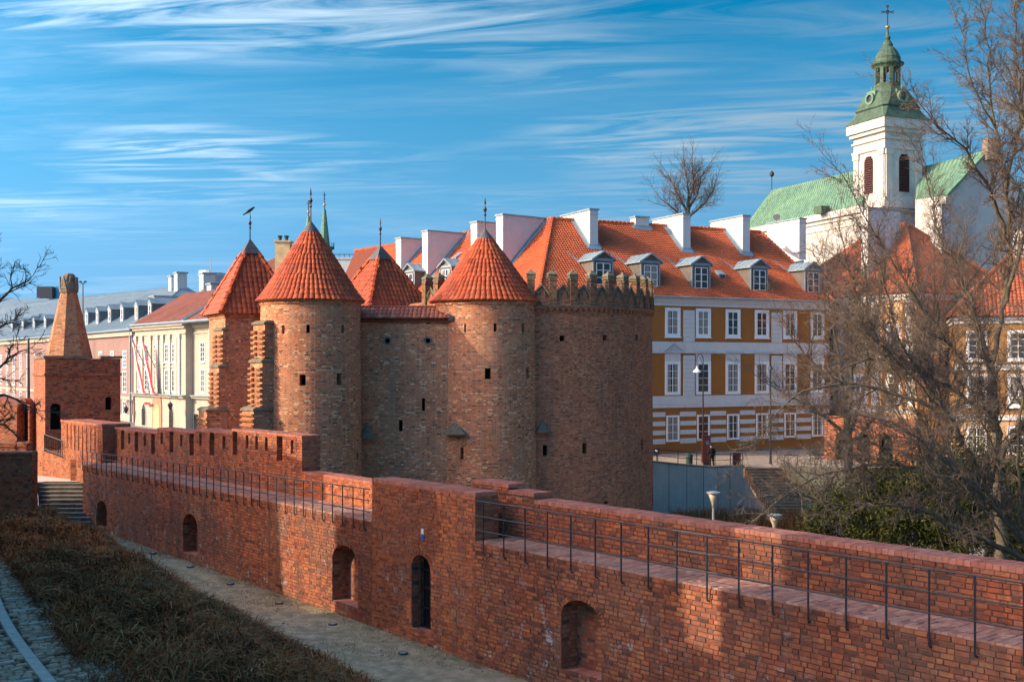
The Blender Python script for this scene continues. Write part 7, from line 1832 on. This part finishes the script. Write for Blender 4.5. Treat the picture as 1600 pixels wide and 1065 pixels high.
# dark yews in the hollow behind the near parapet
def yew(label, px, y, d, rx, ry, rz, n, seed):
    g = np.random.default_rng(seed); c = np.array(P(px, y, d)[:])
    t = thing('yew_shrub', label, 'shrub', (c[0], c[1], -2.9), 0, 'dark yew shrubs behind the near parapet')
    nb = 60; cl = g.normal(0, 1, (nb, 3)); cl /= np.linalg.norm(cl, axis=1, keepdims=True); cl *= g.uniform(.45, 1.0, (nb, 1)); rad = g.uniform(.12, .34, nb)
    k = g.integers(0, nb, n); p = cl[k] + g.normal(0, 1, (n, 3)) * rad[k][:, None] * .62
    p = p * np.array([rx, ry, rz]) + np.array([0, 0, c[2] + 2.9])
    a = g.normal(0, 1, (n, 3)); a[:, 2] += .3; a /= np.linalg.norm(a, axis=1, keepdims=True); b = np.cross(a, g.normal(0, 1, (n, 3))); b /= np.linalg.norm(b, axis=1, keepdims=True)
    L = g.uniform(.06, .16, (n, 1)); w = L * .22
    V = np.stack([p - b * w, p + b * w, p + a * L + b * w * .4, p + a * L - b * w * .4], 1).reshape(-1, 3); Fc = np.arange(4 * n).reshape(-1, 4)
    me = bpy.data.meshes.new('foliage'); me.from_pydata(V.tolist(), [], Fc.tolist()); me.materials.append(M['yew']); ob('foliage', me, t, kind='stuff')
    mb = MB(); mb.tube([(0, 0, -.1), (.1, 0, 1.0), (0, .1, c[2] + 2.9)], [.16, .12, .06], 7)
    for j in range(9): q = cl[j] * np.array([rx, ry, rz]) + np.array([0, 0, c[2] + 2.9]); mb.tube([(0, 0, .4), tuple(q * .6 + np.array([0, 0, .3])), tuple(q)], [.06, .04, .02], 5)
    ob('stems', mb.mesh('stems', M['bark']), t)
for q in (('dark yew shrub nearest the beige wall, left of the other yews', 1325, 812, 46, 1.9, 1.6, 1.5, 14000, 1), ('broad dark yew shrub in the middle of the row behind the near parapet', 1415, 790, 44, 2.2, 1.7, 1.9, 20000, 2),
          ('tall dark yew shrub, second from the right edge', 1510, 785, 43, 2.1, 1.7, 2.2, 21000, 3), ('dark yew shrub cut by the right edge of the picture', 1605, 800, 42, 2.1, 1.7, 2.2, 19000, 4)): yew(*q)
# brown bushes below the retaining wall
mb = MB()
for i in range(5200):
    px = rnd.uniform(1050, 1290); d = rnd.uniform(70, 77); p = P(px, 800, d); z = -2.85; a = rnd.uniform(0, 6.28); l = rnd.uniform(.3, .95)
    q = Vector((p.x, p.y, z)); e = q + Vector((math.cos(a) * l * .6, math.sin(a) * l * .6, l)); s = Vector((-math.sin(a), math.cos(a), 0)) * .02
    mb.poly([q - s, q + s, e + s * .3, e - s * .3])
ob('winter_bushes', mb.mesh('winter_bushes', M['dry']), kind='stuff')

# ================================================================== HOUSES OF THE OLD TOWN, LEFT OUTSIDE THE FRAME
EH = Vector((-.41, .912)).normalized()
def row_house(label, s0, s1, eave, ridge, mat):
    p0 = Vector((-.45 * s0 - 7.0, s0)); p1 = Vector((-.45 * s1 - 7.0, s1)); e = (p1 - p0).normalized(); bk = Vector((-e.y, e.x)); w = (p1 - p0).length
    # local: x along the front (away from the viewer), -y towards the moat
    t = thing('row_house', label, 'building', (p0.x, p0.y, 1.2), math.atan2(e.y, e.x)); D = 9.0
    mb = MB(); mb.box(0, w, 0, D, -1, eave); mb.add([(0, 0, eave), (0, D, eave), (0, D / 2, ridge)], [(0, 1, 2)]); mb.add([(w, 0, eave), (w, D, eave), (w, D / 2, ridge)], [(0, 1, 2)]); ob('wall', mb.mesh('wall', M[mat]), t)
    mb = MB(); mb.poly([(-.1, -.4, eave - .2), (w + .1, -.4, eave - .2), (w + .1, D / 2, ridge + .1), (-.1, D / 2, ridge + .1)]); mb.poly([(-.1, D + .4, eave - .2), (w + .1, D + .4, eave - .2), (w + .1, D / 2, ridge + .1), (-.1, D / 2, ridge + .1)]); ob('roof', mb.mesh('roof', M['tile_dull']), t)
    n = max(1, int(w / 3))
    for k in range(n):
        for z in (1.4, 4.9, 8.0):
            window(t, ((k + .5) * w / n, 0, z), 1.1, 1.8, 2, 3, .15)
row_house('pale house on the old town side, nearest the viewer', 8.5, 17.6, 14.5, 19.1, 'white'); row_house('peach house on the old town side, between the two gaps', 19.5, 30.1, 12.8, 16.7, 'peach'); row_house('pink house on the old town side, farthest of the three', 34.15, 49.65, 10.3, 13.4, 'cream')
def gap_wall(label, s0, s1, top):  # added unseen wall, height set to keep low sun out of the gap
    p0 = Vector((-.45 * s0 - 11.0, s0)); p1 = Vector((-.45 * s1 - 11.0, s1)); e = (p1 - p0).normalized()
    t = thing('sun_blocking_wall', label, 'wall', (p0.x, p0.y, 1.2), math.atan2(e.y, e.x)); mb = MB(); mb.box(-.1, (p1 - p0).length + .1, -.25, .25, -1, top - 1.2); ob('wall_face', mb.mesh('wall_face', M['redtex'], uv=True), t)
gap_wall('unseen wall added to block low sun in the wide gap between old town houses', 27.6, 32.5, 9.5); gap_wall('unseen wall added to block low sun in the narrow gap between old town houses', 15.8, 18.0, 13.5)
